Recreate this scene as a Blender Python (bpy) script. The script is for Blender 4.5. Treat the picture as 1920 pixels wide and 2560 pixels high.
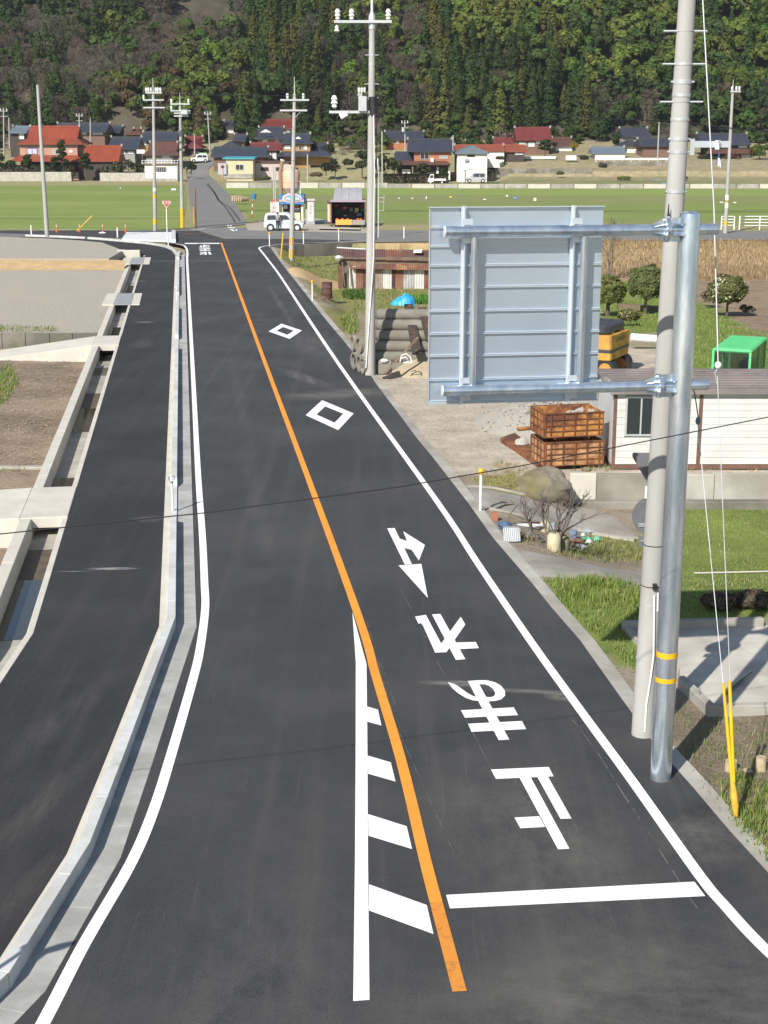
import bpy, bmesh, math, random
import numpy as np
from mathutils import Vector, Matrix, noise

for o in list(bpy.data.objects): bpy.data.objects.remove(o)
SC = bpy.context.scene
COL = SC.collection
R = math.radians
rnd = random.Random(7)
rng = np.random.default_rng(11)

# ------------------------------------------------------------------ camera
F_PX, CX, CY, HZ, CAMH = 3600., 960., 1280., 339., 8.6       # solved from the photograph (1920 x 2560)
PITCH = math.atan((CY-HZ)/F_PX); CP, SP = math.cos(PITCH), math.sin(PITCH)
cd = bpy.data.cameras.new('camera'); cam = bpy.data.objects.new('camera', cd); COL.objects.link(cam)
cd.sensor_fit = 'VERTICAL'; cd.sensor_height = 24; cd.lens = 24*F_PX/2560
cd.clip_start = .1; cd.clip_end = 5000
cam.location = (0, 0, CAMH); cam.rotation_euler = (math.pi/2-PITCH, 0, 0)
SC.camera = cam
# ------------------------------------------------------------------ sky, sun, exposure
SUN_EL = R(38); SD = Vector((.48, .877, 0)).normalized()       # SD = where shadows fall
w = bpy.data.worlds.new('World'); SC.world = w; w.use_nodes = True
nt = w.node_tree; bg = nt.nodes['Background']
sk = nt.nodes.new('ShaderNodeTexSky'); sk.sky_type = 'NISHITA'; sk.sun_disc = False
sk.sun_elevation = SUN_EL; sk.sun_rotation = math.atan2(-SD.x, -SD.y); sk.air_density = 1.0; sk.dust_density = .6
nt.links.new(sk.outputs[0], bg.inputs[0]); bg.inputs[1].default_value = .085
sl = bpy.data.lights.new('sun', 'SUN'); sl.energy = 4.5; sl.angle = R(.53); sl.color = (1, .955, .88)
so = bpy.data.objects.new('sun', sl); COL.objects.link(so)
ldir = Vector((SD.x*math.cos(SUN_EL), SD.y*math.cos(SUN_EL), -math.sin(SUN_EL)))
so.rotation_euler = ldir.to_track_quat('-Z', 'Y').to_euler(); so.location = (-30, -50, 60)
SC.view_settings.view_transform = 'Standard'; SC.view_settings.look = 'None'
SC.view_settings.exposure = .5; SC.view_settings.gamma = 1

# ------------------------------------------------------------------ pixel -> place
def ray(x, y):
    u = (x-CX)/F_PX; v = (y-CY)/F_PX
    return Vector((u, CP-v*SP, -SP-v*CP))
def P(x, y, z=0.):
    d = ray(x, y); t = (z-CAMH)/d.z
    return Vector((d.x*t, d.y*t, z))
def D(x, y, Y):
    d = ray(x, y); t = Y/d.y
    return Vector((d.x*t, Y, CAMH+d.z*t))
def hit(x, y, q, n):
    d = ray(x, y); o = Vector((0, 0, CAMH)); t = (Vector(q)-o).dot(n)/d.dot(n)
    return o+d*t
def lerp(a, b, t): return a+(b-a)*t
def sm(x, a, b):
    t = min(1, max(0, (x-a)/(b-a))); return t*t*(3-2*t)

# ------------------------------------------------------------------ mesh helpers
XF = {}
def tag(o, label=None, cat=None, group=None, kind=None):
    if label: o['label'] = label
    if cat: o['category'] = cat
    if group: o['group'] = group
    if kind: o['kind'] = kind
    return o
def thing(name, label, cat, loc=(0, 0, 0), rz=0., group=None):
    o = bpy.data.objects.new(name, None); COL.objects.link(o); o.empty_display_size = .2
    o.location = loc; o.rotation_euler = (0, 0, rz)
    XF[o.name] = Matrix.Translation(Vector(loc)) @ Matrix.Rotation(rz, 4, 'Z')
    return tag(o, label, cat, group)
def rootxf(p):
    while p is not None:
        if p.name in XF: return XF[p.name]
        p = p.parent
    return Matrix.Identity(4)
class MB:
    def __init__(s): s.v = []; s.f = []
    def add(s, vs, fs):
        n = len(s.v); s.v += [tuple(a) for a in vs]; s.f += [tuple(n+i for i in f) for f in fs]; return s
    def box(s, x0, x1, y0, y1, z0, z1, m=None):
        vs = [Vector((x, y, z)) for z in (z0, z1) for y in (y0, y1) for x in (x0, x1)]
        if m is not None: vs = [m @ a for a in vs]
        return s.add(vs, [(0, 2, 3, 1), (4, 5, 7, 6), (0, 1, 5, 4), (2, 6, 7, 3), (0, 4, 6, 2), (1, 3, 7, 5)])
    def hexa(s, b, t):
        return s.add(list(b)+list(t), [(3, 2, 1, 0), (4, 5, 6, 7), (0, 1, 5, 4), (1, 2, 6, 5), (2, 3, 7, 6), (3, 0, 4, 7)])
    def tube(s, pts, r, n=10, cap=True):
        pts = [Vector(p) for p in pts]; k = len(pts)
        rr = r if isinstance(r, (list, tuple)) else [r]*k
        base = len(s.v); up = None
        for i, p in enumerate(pts):
            d = (pts[min(i+1, k-1)]-pts[max(i-1, 0)]).normalized()
            if up is None:
                up = Vector((0, 0, 1)) if abs(d.z) < .9 else Vector((1, 0, 0))
            a = d.cross(up).normalized(); b = a.cross(d).normalized(); up = b
            for j in range(n):
                t = 2*math.pi*j/n
                s.v.append(tuple(p+a*(math.cos(t)*rr[i])+b*(math.sin(t)*rr[i])))
        for i in range(k-1):
            for j in range(n):
                a0 = base+i*n+j; a1 = base+i*n+(j+1) % n
                s.f.append((a0, a1, a1+n, a0+n))
        if cap:
            s.f.append(tuple(base+j for j in reversed(range(n)))); s.f.append(tuple(base+(k-1)*n+j for j in range(n)))
        return s
    def cyl(s, a, b, r0, r1=None, n=12): return s.tube([a, b], [r0, r0 if r1 is None else r1], n)
    def lathe(s, c, prof, n=16):
        base = len(s.v); c = Vector(c)
        for (r, z) in prof:
            for j in range(n):
                t = 2*math.pi*j/n; s.v.append((c.x+r*math.cos(t), c.y+r*math.sin(t), c.z+z))
        k = len(prof)
        for i in range(k-1):
            for j in range(n):
                a0 = base+i*n+j; a1 = base+i*n+(j+1) % n
                s.f.append((a0, a1, a1+n, a0+n))
        s.f.append(tuple(base+j for j in reversed(range(n)))); s.f.append(tuple(base+(k-1)*n+j for j in range(n)))
        return s
    def prism(s, poly, z0, z1):
        n = len(poly); a = sum(poly[i][0]*poly[(i+1) % n][1]-poly[(i+1) % n][0]*poly[i][1] for i in range(n))
        if a < 0: poly = poly[::-1]
        g = lambda z, i: z[i] if isinstance(z, (list, tuple)) else z
        vs = [(p[0], p[1], g(z0, i)) for i, p in enumerate(poly)]+[(p[0], p[1], g(z1, i)) for i, p in enumerate(poly)]
        fs = [tuple(reversed(range(n))), tuple(range(n, 2*n))]+[(i, (i+1) % n, n+(i+1) % n, n+i) for i in range(n)]
        return s.add(vs, fs)
    def extr(s, pts, vec):
        pts = [Vector(p) for p in pts]; n = len(pts); vec = Vector(vec)
        vs = pts+[p+vec for p in pts]
        nr = sum(((pts[i]-pts[0]).cross(pts[(i+1) % n]-pts[0]) for i in range(n)), Vector())
        fs = [tuple(reversed(range(n))), tuple(range(n, 2*n))]+[(i, (i+1) % n, n+(i+1) % n, n+i) for i in range(n)]
        if nr.dot(vec) < 0: fs = [tuple(reversed(f)) for f in fs]
        return s.add(vs, fs)
    def sheet(s, poly, z):
        n = len(poly); a = sum(poly[i][0]*poly[(i+1) % n][1]-poly[(i+1) % n][0]*poly[i][1] for i in range(n))
        if a < 0: poly = poly[::-1]
        return s.add([(p[0], p[1], z) for p in poly], [tuple(range(n))])
    def ribbon(s, poly, o0, o1, z0, z1):
        L = offs(poly, o0); Rr = offs(poly, o1); k = len(poly)
        g = lambda z, i: z[i] if isinstance(z, (list, tuple)) else z
        if z0 is None:
            vs = [(p[0], p[1], g(z1, i)) for i, p in enumerate(L)]+[(p[0], p[1], g(z1, i)) for i, p in enumerate(Rr)]
            return s.add(vs, [(i, k+i, k+i+1, i+1) for i in range(k-1)])
        vs = []
        for i in range(k):
            vs += [(L[i][0], L[i][1], g(z0, i)), (Rr[i][0], Rr[i][1], g(z0, i)), (Rr[i][0], Rr[i][1], g(z1, i)), (L[i][0], L[i][1], g(z1, i))]
        fs = [(0, 1, 2, 3), tuple(4*(k-1)+j for j in (3, 2, 1, 0))]
        for i in range(k-1):
            for j in range(4):
                a = 4*i+j; b = 4*i+(j+1) % 4
                fs.append((b, a, a+4, b+4))
        return s.add(vs, fs)
    def blob(s, c, r, seed=0, n=10, amp=.25):
        c = Vector(c); r = Vector(r) if not isinstance(r, (int, float)) else Vector((r, r, r)); base = len(s.v); m = n*2
        for i in range(n+1):
            for j in range(m):
                a = math.pi*i/n; b = 2*math.pi*j/m
                d = Vector((math.sin(a)*math.cos(b), math.sin(a)*math.sin(b), math.cos(a)))
                k = 1+amp*noise.noise(d*1.7+Vector((seed*3.1, seed, 0)))+amp*.5*noise.noise(d*4+Vector((seed, 0, 5)))
                s.v.append((c.x+d.x*r.x*k, c.y+d.y*r.y*k, c.z+d.z*r.z*k))
        for i in range(n):
            for j in range(m):
                s.f.append((base+i*m+j, base+(i+1)*m+j, base+(i+1)*m+(j+1) % m, base+i*m+(j+1) % m))
        return s
    def build(s, name, mat, parent=None, smooth=False, bevel=0., world=True, label=None, cat=None, group=None, kind=None, mats=None, mi=None):
        me = bpy.data.meshes.new(name); vs = s.v
        org = None
        if parent is not None:
            if world:
                inv = rootxf(parent).inverted(); vs = [tuple(inv @ Vector(a)) for a in vs]
        else:
            A = np.array(vs); org = Vector(((A[:, 0].min()+A[:, 0].max())/2, (A[:, 1].min()+A[:, 1].max())/2, A[:, 2].min()))
            vs = [tuple(Vector(a)-org) for a in vs]
        me.from_pydata(vs, [], s.f)
        if bevel:
            bm = bmesh.new(); bm.from_mesh(me)
            es = [e for e in bm.edges if len(e.link_faces) == 2 and e.calc_face_angle(0) > .5]
            bmesh.ops.bevel(bm, geom=es, offset=bevel, segments=1, affect='EDGES', clamp_overlap=True)
            bm.to_mesh(me); bm.free()
        if mats:
            for m_ in mats: me.materials.append(m_)
            if mi: me.polygons.foreach_set('material_index', mi)
        else: me.materials.append(mat)
        if smooth:
            me.polygons.foreach_set('use_smooth', [True]*len(me.polygons))
            try: me.set_sharp_from_angle(angle=R(40))
            except Exception: pass
        o = bpy.data.objects.new(name, me); COL.objects.link(o)
        if parent is not None: o.parent = parent
        else: o.location = org; XF[o.name] = Matrix.Translation(org)
        return tag(o, label, cat, group, kind)
def offs(poly, o):
    """offset a polyline to its right by o with mitred corners"""
    k = len(poly); out = []
    q = [Vector((p[0], p[1])) for p in poly]
    for i in range(k):
        d0 = (q[i]-q[i-1]).normalized() if i > 0 else None
        d1 = (q[i+1]-q[i]).normalized() if i < k-1 else None
        if d0 is None: d0 = d1
        if d1 is None: d1 = d0
        n0 = Vector((d0.y, -d0.x)); n1 = Vector((d1.y, -d1.x)); n = (n0+n1)
        n = n.normalized() if n.length > 1e-6 else n0
        c = max(.4, n.dot(n0)); p = q[i]+n*(o/c); out.append((p.x, p.y))
    return out
def pieces(poly, L, gap=.013):
    """cut a polyline into lengths of about L with small gaps between"""
    q = [Vector((p[0], p[1])) for p in poly]; cum = [0]
    for a, b in zip(q, q[1:]): cum.append(cum[-1]+(b-a).length)
    tot = cum[-1]; n = max(1, round(tot/L)); out = []
    def at(t):
        for i in range(len(q)-1):
            if t <= cum[i+1]+1e-9: return q[i]+(q[i+1]-q[i])*((t-cum[i])/max(1e-9, cum[i+1]-cum[i]))
        return q[-1]
    for i in range(n):
        a = tot*i/n+gap/2; b = tot*(i+1)/n-gap/2
        pts = [at(a)]+[q[j] for j in range(len(q)) if a+.02 < cum[j] < b-.02]+[at(b)]
        out.append([(p.x, p.y) for p in pts])
    return out
def smooth_poly(pts, n=6):
    """Catmull-Rom through 2-D points"""
    q = [Vector((p[0], p[1])) for p in pts]; out = []
    for i in range(len(q)-1):
        a = q[max(i-1, 0)]; b = q[i]; c = q[i+1]; d = q[min(i+2, len(q)-1)]
        for k in range(n):
            t = k/n
            v = .5*((2*b)+(c-a)*t+(2*a-5*b+4*c-d)*t*t+(3*b-a-3*c+d)*t**3); out.append((v.x, v.y))
    out.append((q[-1].x, q[-1].y)); return out
def cut(poly, y0, y1):
    """the part of a polyline with y0 <= Y <= y1 (monotone Y)"""
    out = []
    for a, b in zip(poly, poly[1:]):
        lo, hi = sorted((a[1], b[1]))
        if hi < y0 or lo > y1: continue
        f = lambda y: (a[0]+(b[0]-a[0])*(y-a[1])/(b[1]-a[1]+1e-12), y)
        A = a if y0 <= a[1] <= y1 else f(y0 if a[1] < y0 else y1)
        B = b if y0 <= b[1] <= y1 else f(y0 if b[1] < y0 else y1)
        if not out or (abs(out[-1][0]-A[0])+abs(out[-1][1]-A[1])) > 1e-4: out.append((A[0], A[1]))
        if abs(B[0]-A[0])+abs(B[1]-A[1]) > 1e-4: out.append((B[0], B[1]))
    return out
def copy_tree(o, loc=None, rz=None, label=None, group=None, parent=None):
    c = o.copy(); COL.objects.link(c); c.parent = parent
    if loc is not None: c.location = loc
    if rz is not None: c.rotation_euler = (0, 0, rz)
    if label: c['label'] = label
    if group: c['group'] = group
    for ch in list(o.children): copy_tree(ch, parent=c)
    return c
def text(s, size, mat, parent, mtx, name='lettering', space=1.):
    cu = bpy.data.curves.new('t', 'FONT'); cu.body = s; cu.size = size; cu.align_x = 'CENTER'; cu.align_y = 'CENTER'
    cu.space_line = space; cu.resolution_u = 2
    ob = bpy.data.objects.new('t', cu); COL.objects.link(ob)
    dg = bpy.context.evaluated_depsgraph_get(); me = bpy.data.meshes.new_from_object(ob.evaluated_get(dg))
    bpy.data.objects.remove(ob); bpy.data.curves.remove(cu)
    inv = rootxf(parent).inverted(); me.transform(inv @ mtx); me.materials.clear(); me.materials.append(mat); me.name = name
    o = bpy.data.objects.new(name, me); COL.objects.link(o); o.parent = parent
    return o
def frame(o, x, y):
    """matrix with given origin, x and y axes"""
    x = Vector(x).normalized(); y = Vector(y).normalized(); z = x.cross(y)
    m = Matrix((x, y, z)).transposed().to_4x4(); m.translation = Vector(o); return m

# ------------------------------------------------------------------ materials
def pm(name, c1, c2=None, s=1.5, rough=.8, metal=0., bump=0., bs=30., c3=None, s3=.15, st=None, spec=.5, det=5., lo=.35, hi=.65, coords='P'):
    m = bpy.data.materials.new(name); m.use_nodes = True; n = m.node_tree.nodes; l = m.node_tree.links
    b = n['Principled BSDF']; b.inputs['Roughness'].default_value = rough; b.inputs['Metallic'].default_value = metal
    b.inputs['Specular IOR Level'].default_value = spec
    b.inputs['Base Color'].default_value = (*c1, 1)
    if coords == 'P': g = n.new('ShaderNodeNewGeometry').outputs['Position']
    else: g = n.new('ShaderNodeTexCoord').outputs['Object']
    if st:
        mp = n.new('ShaderNodeMapping'); mp.inputs['Scale'].default_value = st; l.new(g, mp.inputs[0]); g = mp.outputs[0]
    def nz(sc, d=det):
        t = n.new('ShaderNodeTexNoise'); t.inputs['Scale'].default_value = sc; t.inputs['Detail'].default_value = d
        t.inputs['Roughness'].default_value = .6; l.new(g, t.inputs['Vector']); return t.outputs['Fac']
    def ramp(f, a, b_):
        r = n.new('ShaderNodeMapRange'); r.inputs[1].default_value = a; r.inputs[2].default_value = b_; l.new(f, r.inputs[0]); return r.outputs[0]
    def mix(f, a, b_):
        x = n.new('ShaderNodeMix'); x.data_type = 'RGBA'; l.new(f, x.inputs[0])
        for i, c in ((6, a), (7, b_)):
            if isinstance(c, tuple): x.inputs[i].default_value = (*c, 1)
            else: l.new(c, x.inputs[i])
        return x.outputs[2]
    cc = None
    if c2: cc = mix(ramp(nz(s), lo, hi), c1, c2); l.new(cc, b.inputs['Base Color'])
    if c3: cc = mix(ramp(nz(s3, 4), .42, .62), cc if cc else c1, c3); l.new(cc, b.inputs['Base Color'])
    if bump:
        bp = n.new('ShaderNodeBump'); bp.inputs['Strength'].default_value = 1; bp.inputs['Distance'].default_value = bump
        l.new(nz(bs, 6), bp.inputs['Height']); l.new(bp.outputs[0], b.inputs['Normal'])
    m['_h'] = 0
    return m
def V(a, b): return (a, a*b[0], a*b[1])
def vmul(n, l, a, bv):
    x = n.new('ShaderNodeMath'); x.operation = 'MULTIPLY'
    for i, q in ((0, a), (1, bv)):
        if isinstance(q, (int, float)): x.inputs[i].default_value = q
        else: l.new(q, x.inputs[i])
    return x.outputs[0]
def asphalt(name, base, dust, stains=(), grain=.012, dust_amt=.35, streak=True):
    """dark asphalt: fine aggregate, dust along the wheel paths, named dry stains"""
    m = bpy.data.materials.new(name); m.use_nodes = True; n = m.node_tree.nodes; l = m.node_tree.links
    b = n['Principled BSDF']; b.inputs['Roughness'].default_value = .78; b.inputs['Specular IOR Level'].default_value = .35
    pos = n.new('ShaderNodeNewGeometry').outputs['Position']
    def mapped(rot, sc):
        mp = n.new('ShaderNodeMapping'); mp.inputs['Rotation'].default_value = (0, 0, rot); mp.inputs['Scale'].default_value = sc; l.new(pos, mp.inputs[0]); return mp.outputs[0]
    def nz(v, sc, d=5, ro=.6):
        t = n.new('ShaderNodeTexNoise'); t.inputs['Scale'].default_value = sc; t.inputs['Detail'].default_value = d; t.inputs['Roughness'].default_value = ro; l.new(v, t.inputs['Vector']); return t.outputs['Fac']
    def ramp(f, a, b_, c=0., d=1.):
        r = n.new('ShaderNodeMapRange'); r.inputs[1].default_value = a; r.inputs[2].default_value = b_; r.inputs[3].default_value = c; r.inputs[4].default_value = d; l.new(f, r.inputs[0]); return r.outputs[0]
    def mix(f, a, b_):
        x = n.new('ShaderNodeMix'); x.data_type = 'RGBA'; l.new(f, x.inputs[0])
        for i, c in ((6, a), (7, b_)):
            if isinstance(c, tuple): x.inputs[i].default_value = (*c, 1)
            else: l.new(c, x.inputs[i])
        return x.outputs[2]
    dk = tuple(c*.5 for c in base); lt = tuple(c*1.6 for c in base)
    grains = nz(pos, 48, 3, .75)
    col = mix(ramp(grains, .3, .7), dk, lt)
    col = mix(vmul(n, l, ramp(nz(pos, 5.5, 6, .7), .5, .72), .35), col, tuple(c*1.55 for c in base))
    col = mix(vmul(n, l, ramp(nz(pos, 1.1, 5, .6), .52, .75), .35), col, tuple(c*.6 for c in base))
    col = mix(vmul(n, l, ramp(nz(pos, .22, 6, .65), .42, .75), dust_amt*.9), col, dust)
    if streak:
        sv = mapped(R(-7.8), (2.2, .07, 1)); col = mix(vmul(n, l, ramp(nz(sv, 1.3, 5), .5, .8), dust_amt*.8), col, dust)
        sv2 = mapped(R(-7.8), (9, .3, 1)); col = mix(vmul(n, l, ramp(nz(sv2, 1.5, 4), .62, .8), dust_amt*.6), col, tuple(c*1.4 for c in dust))
    for (x, y, rx, ry, rot, amt, c) in stains:
        mp = n.new('ShaderNodeMapping'); mp.vector_type = 'TEXTURE'
        mp.inputs['Location'].default_value = (x, y, 0); mp.inputs['Rotation'].default_value = (0, 0, rot); mp.inputs['Scale'].default_value = (rx, ry, 1)
        l.new(pos, mp.inputs[0])
        sx = n.new('ShaderNodeSeparateXYZ'); l.new(mp.outputs[0], sx.inputs[0]); cb = n.new('ShaderNodeCombineXYZ'); l.new(sx.outputs[0], cb.inputs[0]); l.new(sx.outputs[1], cb.inputs[1])
        ln = n.new('ShaderNodeVectorMath'); ln.operation = 'LENGTH'; l.new(cb.outputs[0], ln.inputs[0])
        e = ramp(ln.outputs['Value'], 1., .25)
        k = vmul(n, l, e, ramp(nz(mapped(rot, (1/rx, 1/ry, 1)), 2.2, 8, .75), .36, .62))
        col = mix(vmul(n, l, k, amt), col, c)
    sp = ramp(nz(pos, 140, 2, .5), .74, .8); col = mix(vmul(n, l, sp, .5), col, (.3, .29, .26))
    l.new(col, b.inputs['Base Color'])
    bp = n.new('ShaderNodeBump'); bp.inputs['Strength'].default_value = .8; bp.inputs['Distance'].default_value = grain; l.new(nz(pos, 60, 4, .7), bp.inputs['Height']); l.new(bp.outputs[0], b.inputs['Normal'])
    return m
def foliage(name, rough=.75, trans=.35):
    m = bpy.data.materials.new(name); m.use_nodes = True; n = m.node_tree.nodes; l = m.node_tree.links
    b = n['Principled BSDF']; b.inputs['Roughness'].default_value = rough; b.inputs['Specular IOR Level'].default_value = .25
    a = n.new('ShaderNodeAttribute'); a.attribute_name = 'Col'; l.new(a.outputs['Color'], b.inputs['Base Color'])
    t = n.new('ShaderNodeBsdfTranslucent'); l.new(a.outputs['Color'], t.inputs['Color'])
    mx = n.new('ShaderNodeMixShader'); mx.inputs[0].default_value = trans
    l.new(b.outputs[0], mx.inputs[1]); l.new(t.outputs[0], mx.inputs[2]); l.new(mx.outputs[0], n['Material Output'].inputs['Surface'])
    return m
def glass(name, c, rough=.08):
    return pm(name, c, None, rough=rough, spec=.8)

W = {}
W['white_paint'] = pm('white_paint', (.84, .84, .82), (.74, .74, .71), s=.9, rough=.7, bump=.003, bs=70, lo=.55, hi=.9)
W['orange_paint'] = pm('orange_paint', (.83, .31, .035), (.72, .24, .03), s=1.4, rough=.65, bump=.003, bs=70, lo=.45, hi=.8)
W['orange_worn'] = pm('orange_worn', (.66, .25, .035), (.40, .16, .03), s=9, rough=.7, bump=.004, bs=90, lo=.5, hi=.72)
W['kerb'] = pm('kerb_concrete', (.60, .61, .59), (.52, .53, .51), s=3, rough=.85, bump=.004, bs=45, c3=(.46, .455, .42), s3=.9)
W['concrete'] = pm('concrete', (.44, .42, .37), (.34, .32, .28), s=1.2, rough=.9, bump=.006, bs=25, c3=(.28, .26, .22), s3=.5)
W['concrete_new'] = pm('concrete_new', (.58, .55, .48), (.50, .47, .40), s=1.5, rough=.9, bump=.004, bs=30)
W['concrete_old'] = pm('concrete_old', (.30, .28, .235), (.20, .185, .15), s=.8, rough=.95, bump=.012, bs=18, c3=(.14, .13, .10), s3=.35)
W['pole'] = pm('pole_concrete', (.42, .415, .39), (.33, .325, .305), s=2, rough=.85, bump=.003, bs=60, st=(1, 1, .25))
W['galv'] = pm('galvanised_steel', (.74, .81, .87), (.44, .52, .60), s=5.5, rough=.27, metal=.86, bump=.004, bs=12, st=(1, 1, .22), lo=.36, hi=.66)
W['galv_far'] = pm('galvanised_fitting', (.56, .58, .58), (.46, .48, .49), s=3, rough=.5, metal=.35)
W['alu'] = pm('aluminium_sheet', (.60, .70, .79), (.52, .61, .71), s=.9, rough=.28, metal=.70, bump=.0010, bs=9, lo=.3, hi=.7)
W['alu_rail'] = pm('aluminium_rail', (.68, .74, .79), None, rough=.32, metal=.6)
W['zinc_white'] = pm('zinc_edge', (.75, .77, .78), None, rough=.4, metal=.2)
W['rust'] = pm('rusty_steel', (.15, .055, .028), (.27, .10, .035), s=7, rough=.92, bump=.01, bs=30, c3=(.09, .04, .025), s3=2.)
W['rust_orange'] = pm('orange_rust', (.36, .13, .035), (.56, .27, .07), s=6, rough=.92, bump=.012, bs=25, c3=(.13, .05, .03), s3=2.5)
W['rust_pale'] = pm('flaking_rust', (.44, .21, .09), (.58, .37, .18), s=7, rough=.95, bump=.012, bs=25, c3=(.22, .09, .04), s3=3)
W['black_wire'] = pm('cable_sheath', (.012, .012, .013), None, rough=.6)
W['black'] = pm('black_plastic', (.018, .018, .02), None, rough=.5)
W['white'] = pm('white_enamel', (.8, .8, .78), (.72, .72, .69), s=2, rough=.5)
W['yellow'] = pm('yellow_plastic', (.75, .44, .01), (.66, .37, .01), s=5, rough=.5)
W['amber'] = pm('amber_plastic', (.66, .40, .05), (.56, .31, .04), s=8, rough=.42)
W['cone'] = pm('orange_plastic', (.72, .13, .03), None, rough=.5)
W['red'] = pm('red_sheet', (.52, .03, .025), None, rough=.45)
W['porcelain'] = pm('porcelain', (.80, .79, .76), None, rough=.25)
W['grey_paint'] = pm('grey_paint', (.36, .38, .38), (.30, .32, .32), s=4, rough=.55)
W['glass'] = glass('window_glass', (.03, .035, .04))
W['gutter'] = pm('gutter_concrete', (.43, .43, .41), (.35, .35, .33), s=3, rough=.9, bump=.005, bs=40, c3=(.30, .295, .275), s3=1.2)
def clear_glass(name, c, k=.65):
    m = pm(name, c, None, rough=.08, spec=.7); n = m.node_tree.nodes; l = m.node_tree.links
    t = n.new('ShaderNodeBsdfTransparent'); x = n.new('ShaderNodeMixShader'); x.inputs[0].default_value = k; l.new(n['Principled BSDF'].outputs[0], x.inputs[1]); l.new(t.outputs[0], x.inputs[2]); l.new(x.outputs[0], n['Material Output'].inputs['Surface']); return m
W['cab_glass'] = clear_glass('cab_glass', (.03, .035, .035))
W['water'] = pm('still_water', (.035, .035, .03), None, rough=.04, spec=.9)
W['wood'] = pm('weathered_wood', (.20, .15, .10), (.12, .09, .06), s=3, rough=.9, bump=.006, bs=20, st=(1, 1, .2))
W['bark'] = pm('bark', (.13, .105, .08), (.075, .06, .045), s=8, rough=.95, bump=.01, bs=20)
W['twig'] = pm('grey_twig', (.17, .145, .12), (.11, .09, .075), s=10, rough=.95)
W['leaf'] = foliage('leaves')
W['grass'] = foliage('grass_blades', .7, .3)
W['chalk'] = pm('chalk_line', (.13, .128, .12), (.055, .055, .055), s=3, rough=.9, lo=.42, hi=.58)

# ================================================================== ground heights
RE_PX = [(674.7, 616.7), (702, 655.7), (764.4, 735), (779, 754), (813.6, 797.5), (842.5, 832), (880, 877), (913, 912.6), (935.7, 953), (999, 1036.7), (1042, 1095), (1087.6, 1150), (1171, 1258), (1232, 1343.6), (1330, 1457.5), (1379, 1518.5), (1450, 1600), (1546, 1735), (1640, 1865), (1730, 1965), (1823, 2075), (1920, 2181)]
RE = [P(*q).to_2d() for q in RE_PX]                      # right edge of the asphalt, far to near
_ey = np.array([p.y for p in RE][::-1]); _ex = np.array([p.x for p in RE][::-1])
def Xe(Y): return float(np.interp(Y, _ey, _ex))
_vy = [297, 304, 312, 322, 335, 350]; _vz = [0, 1.8, 3.3, 4.7, 6.2, 8.6]; _wy = [268, 284, 289.6, 290.3, 296, 301, 312, 335, 350]; _wz = [0, .5, .9, 1.9, 2.5, 3.6, 4.2, 6.2, 8.6]
def village(Y, X=0.):
    if Y < 268: return 0.
    k = sm(X, 21.5, 25); a = float(np.interp(Y, _vy, _vz)) if k < 1 else 0; b = float(np.interp(Y, _wy, _wz)) if k > 0 else 0
    return a*(1-k)+b*k
def zr(X, Y):
    t = X-Xe(Y)
    if Y > 136: return -.06+village(Y, X)
    if t < -9.2: return -.9 if Y < 121 else -.06
    if t < -.02: return -.3 if Y < 121 else -.06
    if Y > 121.4: return -.08
    if Y < 15: return -.06
    z = -.04
    if Y < 36.9:
        d = .82*sm(t, .25, 3.4)*sm(Y, 26.6, 31.)
        if X < 4.5: d *= 1-sm(Y, 35., 37.2)
        z -= d
    elif Y > 56:
        d = .95*sm(Y, 58, 84)*sm(t, .3, 2.5)
        if X > 3: d *= 1-sm(Y, 100, 120)*sm(X, 3, 9)
        z -= d
    return z+.025*noise.noise(Vector((X*.9, Y*.9, 0)))*sm(t, .2, 1)
def PG(x, y):
    z = 0.
    for i in range(14):
        p = P(x, y, z); z = lerp(z, zr(p.x, p.y), .7)
    return P(x, y, z)
def proj(X, Y, Z):
    dz = Z-CAMH; fw = Y*CP-dz*SP; up = Y*SP+dz*CP
    return CX+F_PX*X/fw, CY-F_PX*up/fw
def inpoly(x, y, poly):
    c = False; j = len(poly)-1
    for i in range(len(poly)):
        xi, yi = poly[i]; xj, yj = poly[j]
        if (yi > y) != (yj > y) and x < (xj-xi)*(y-yi)/(yj-yi)+xi: c = not c
        j = i
    return c
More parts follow.
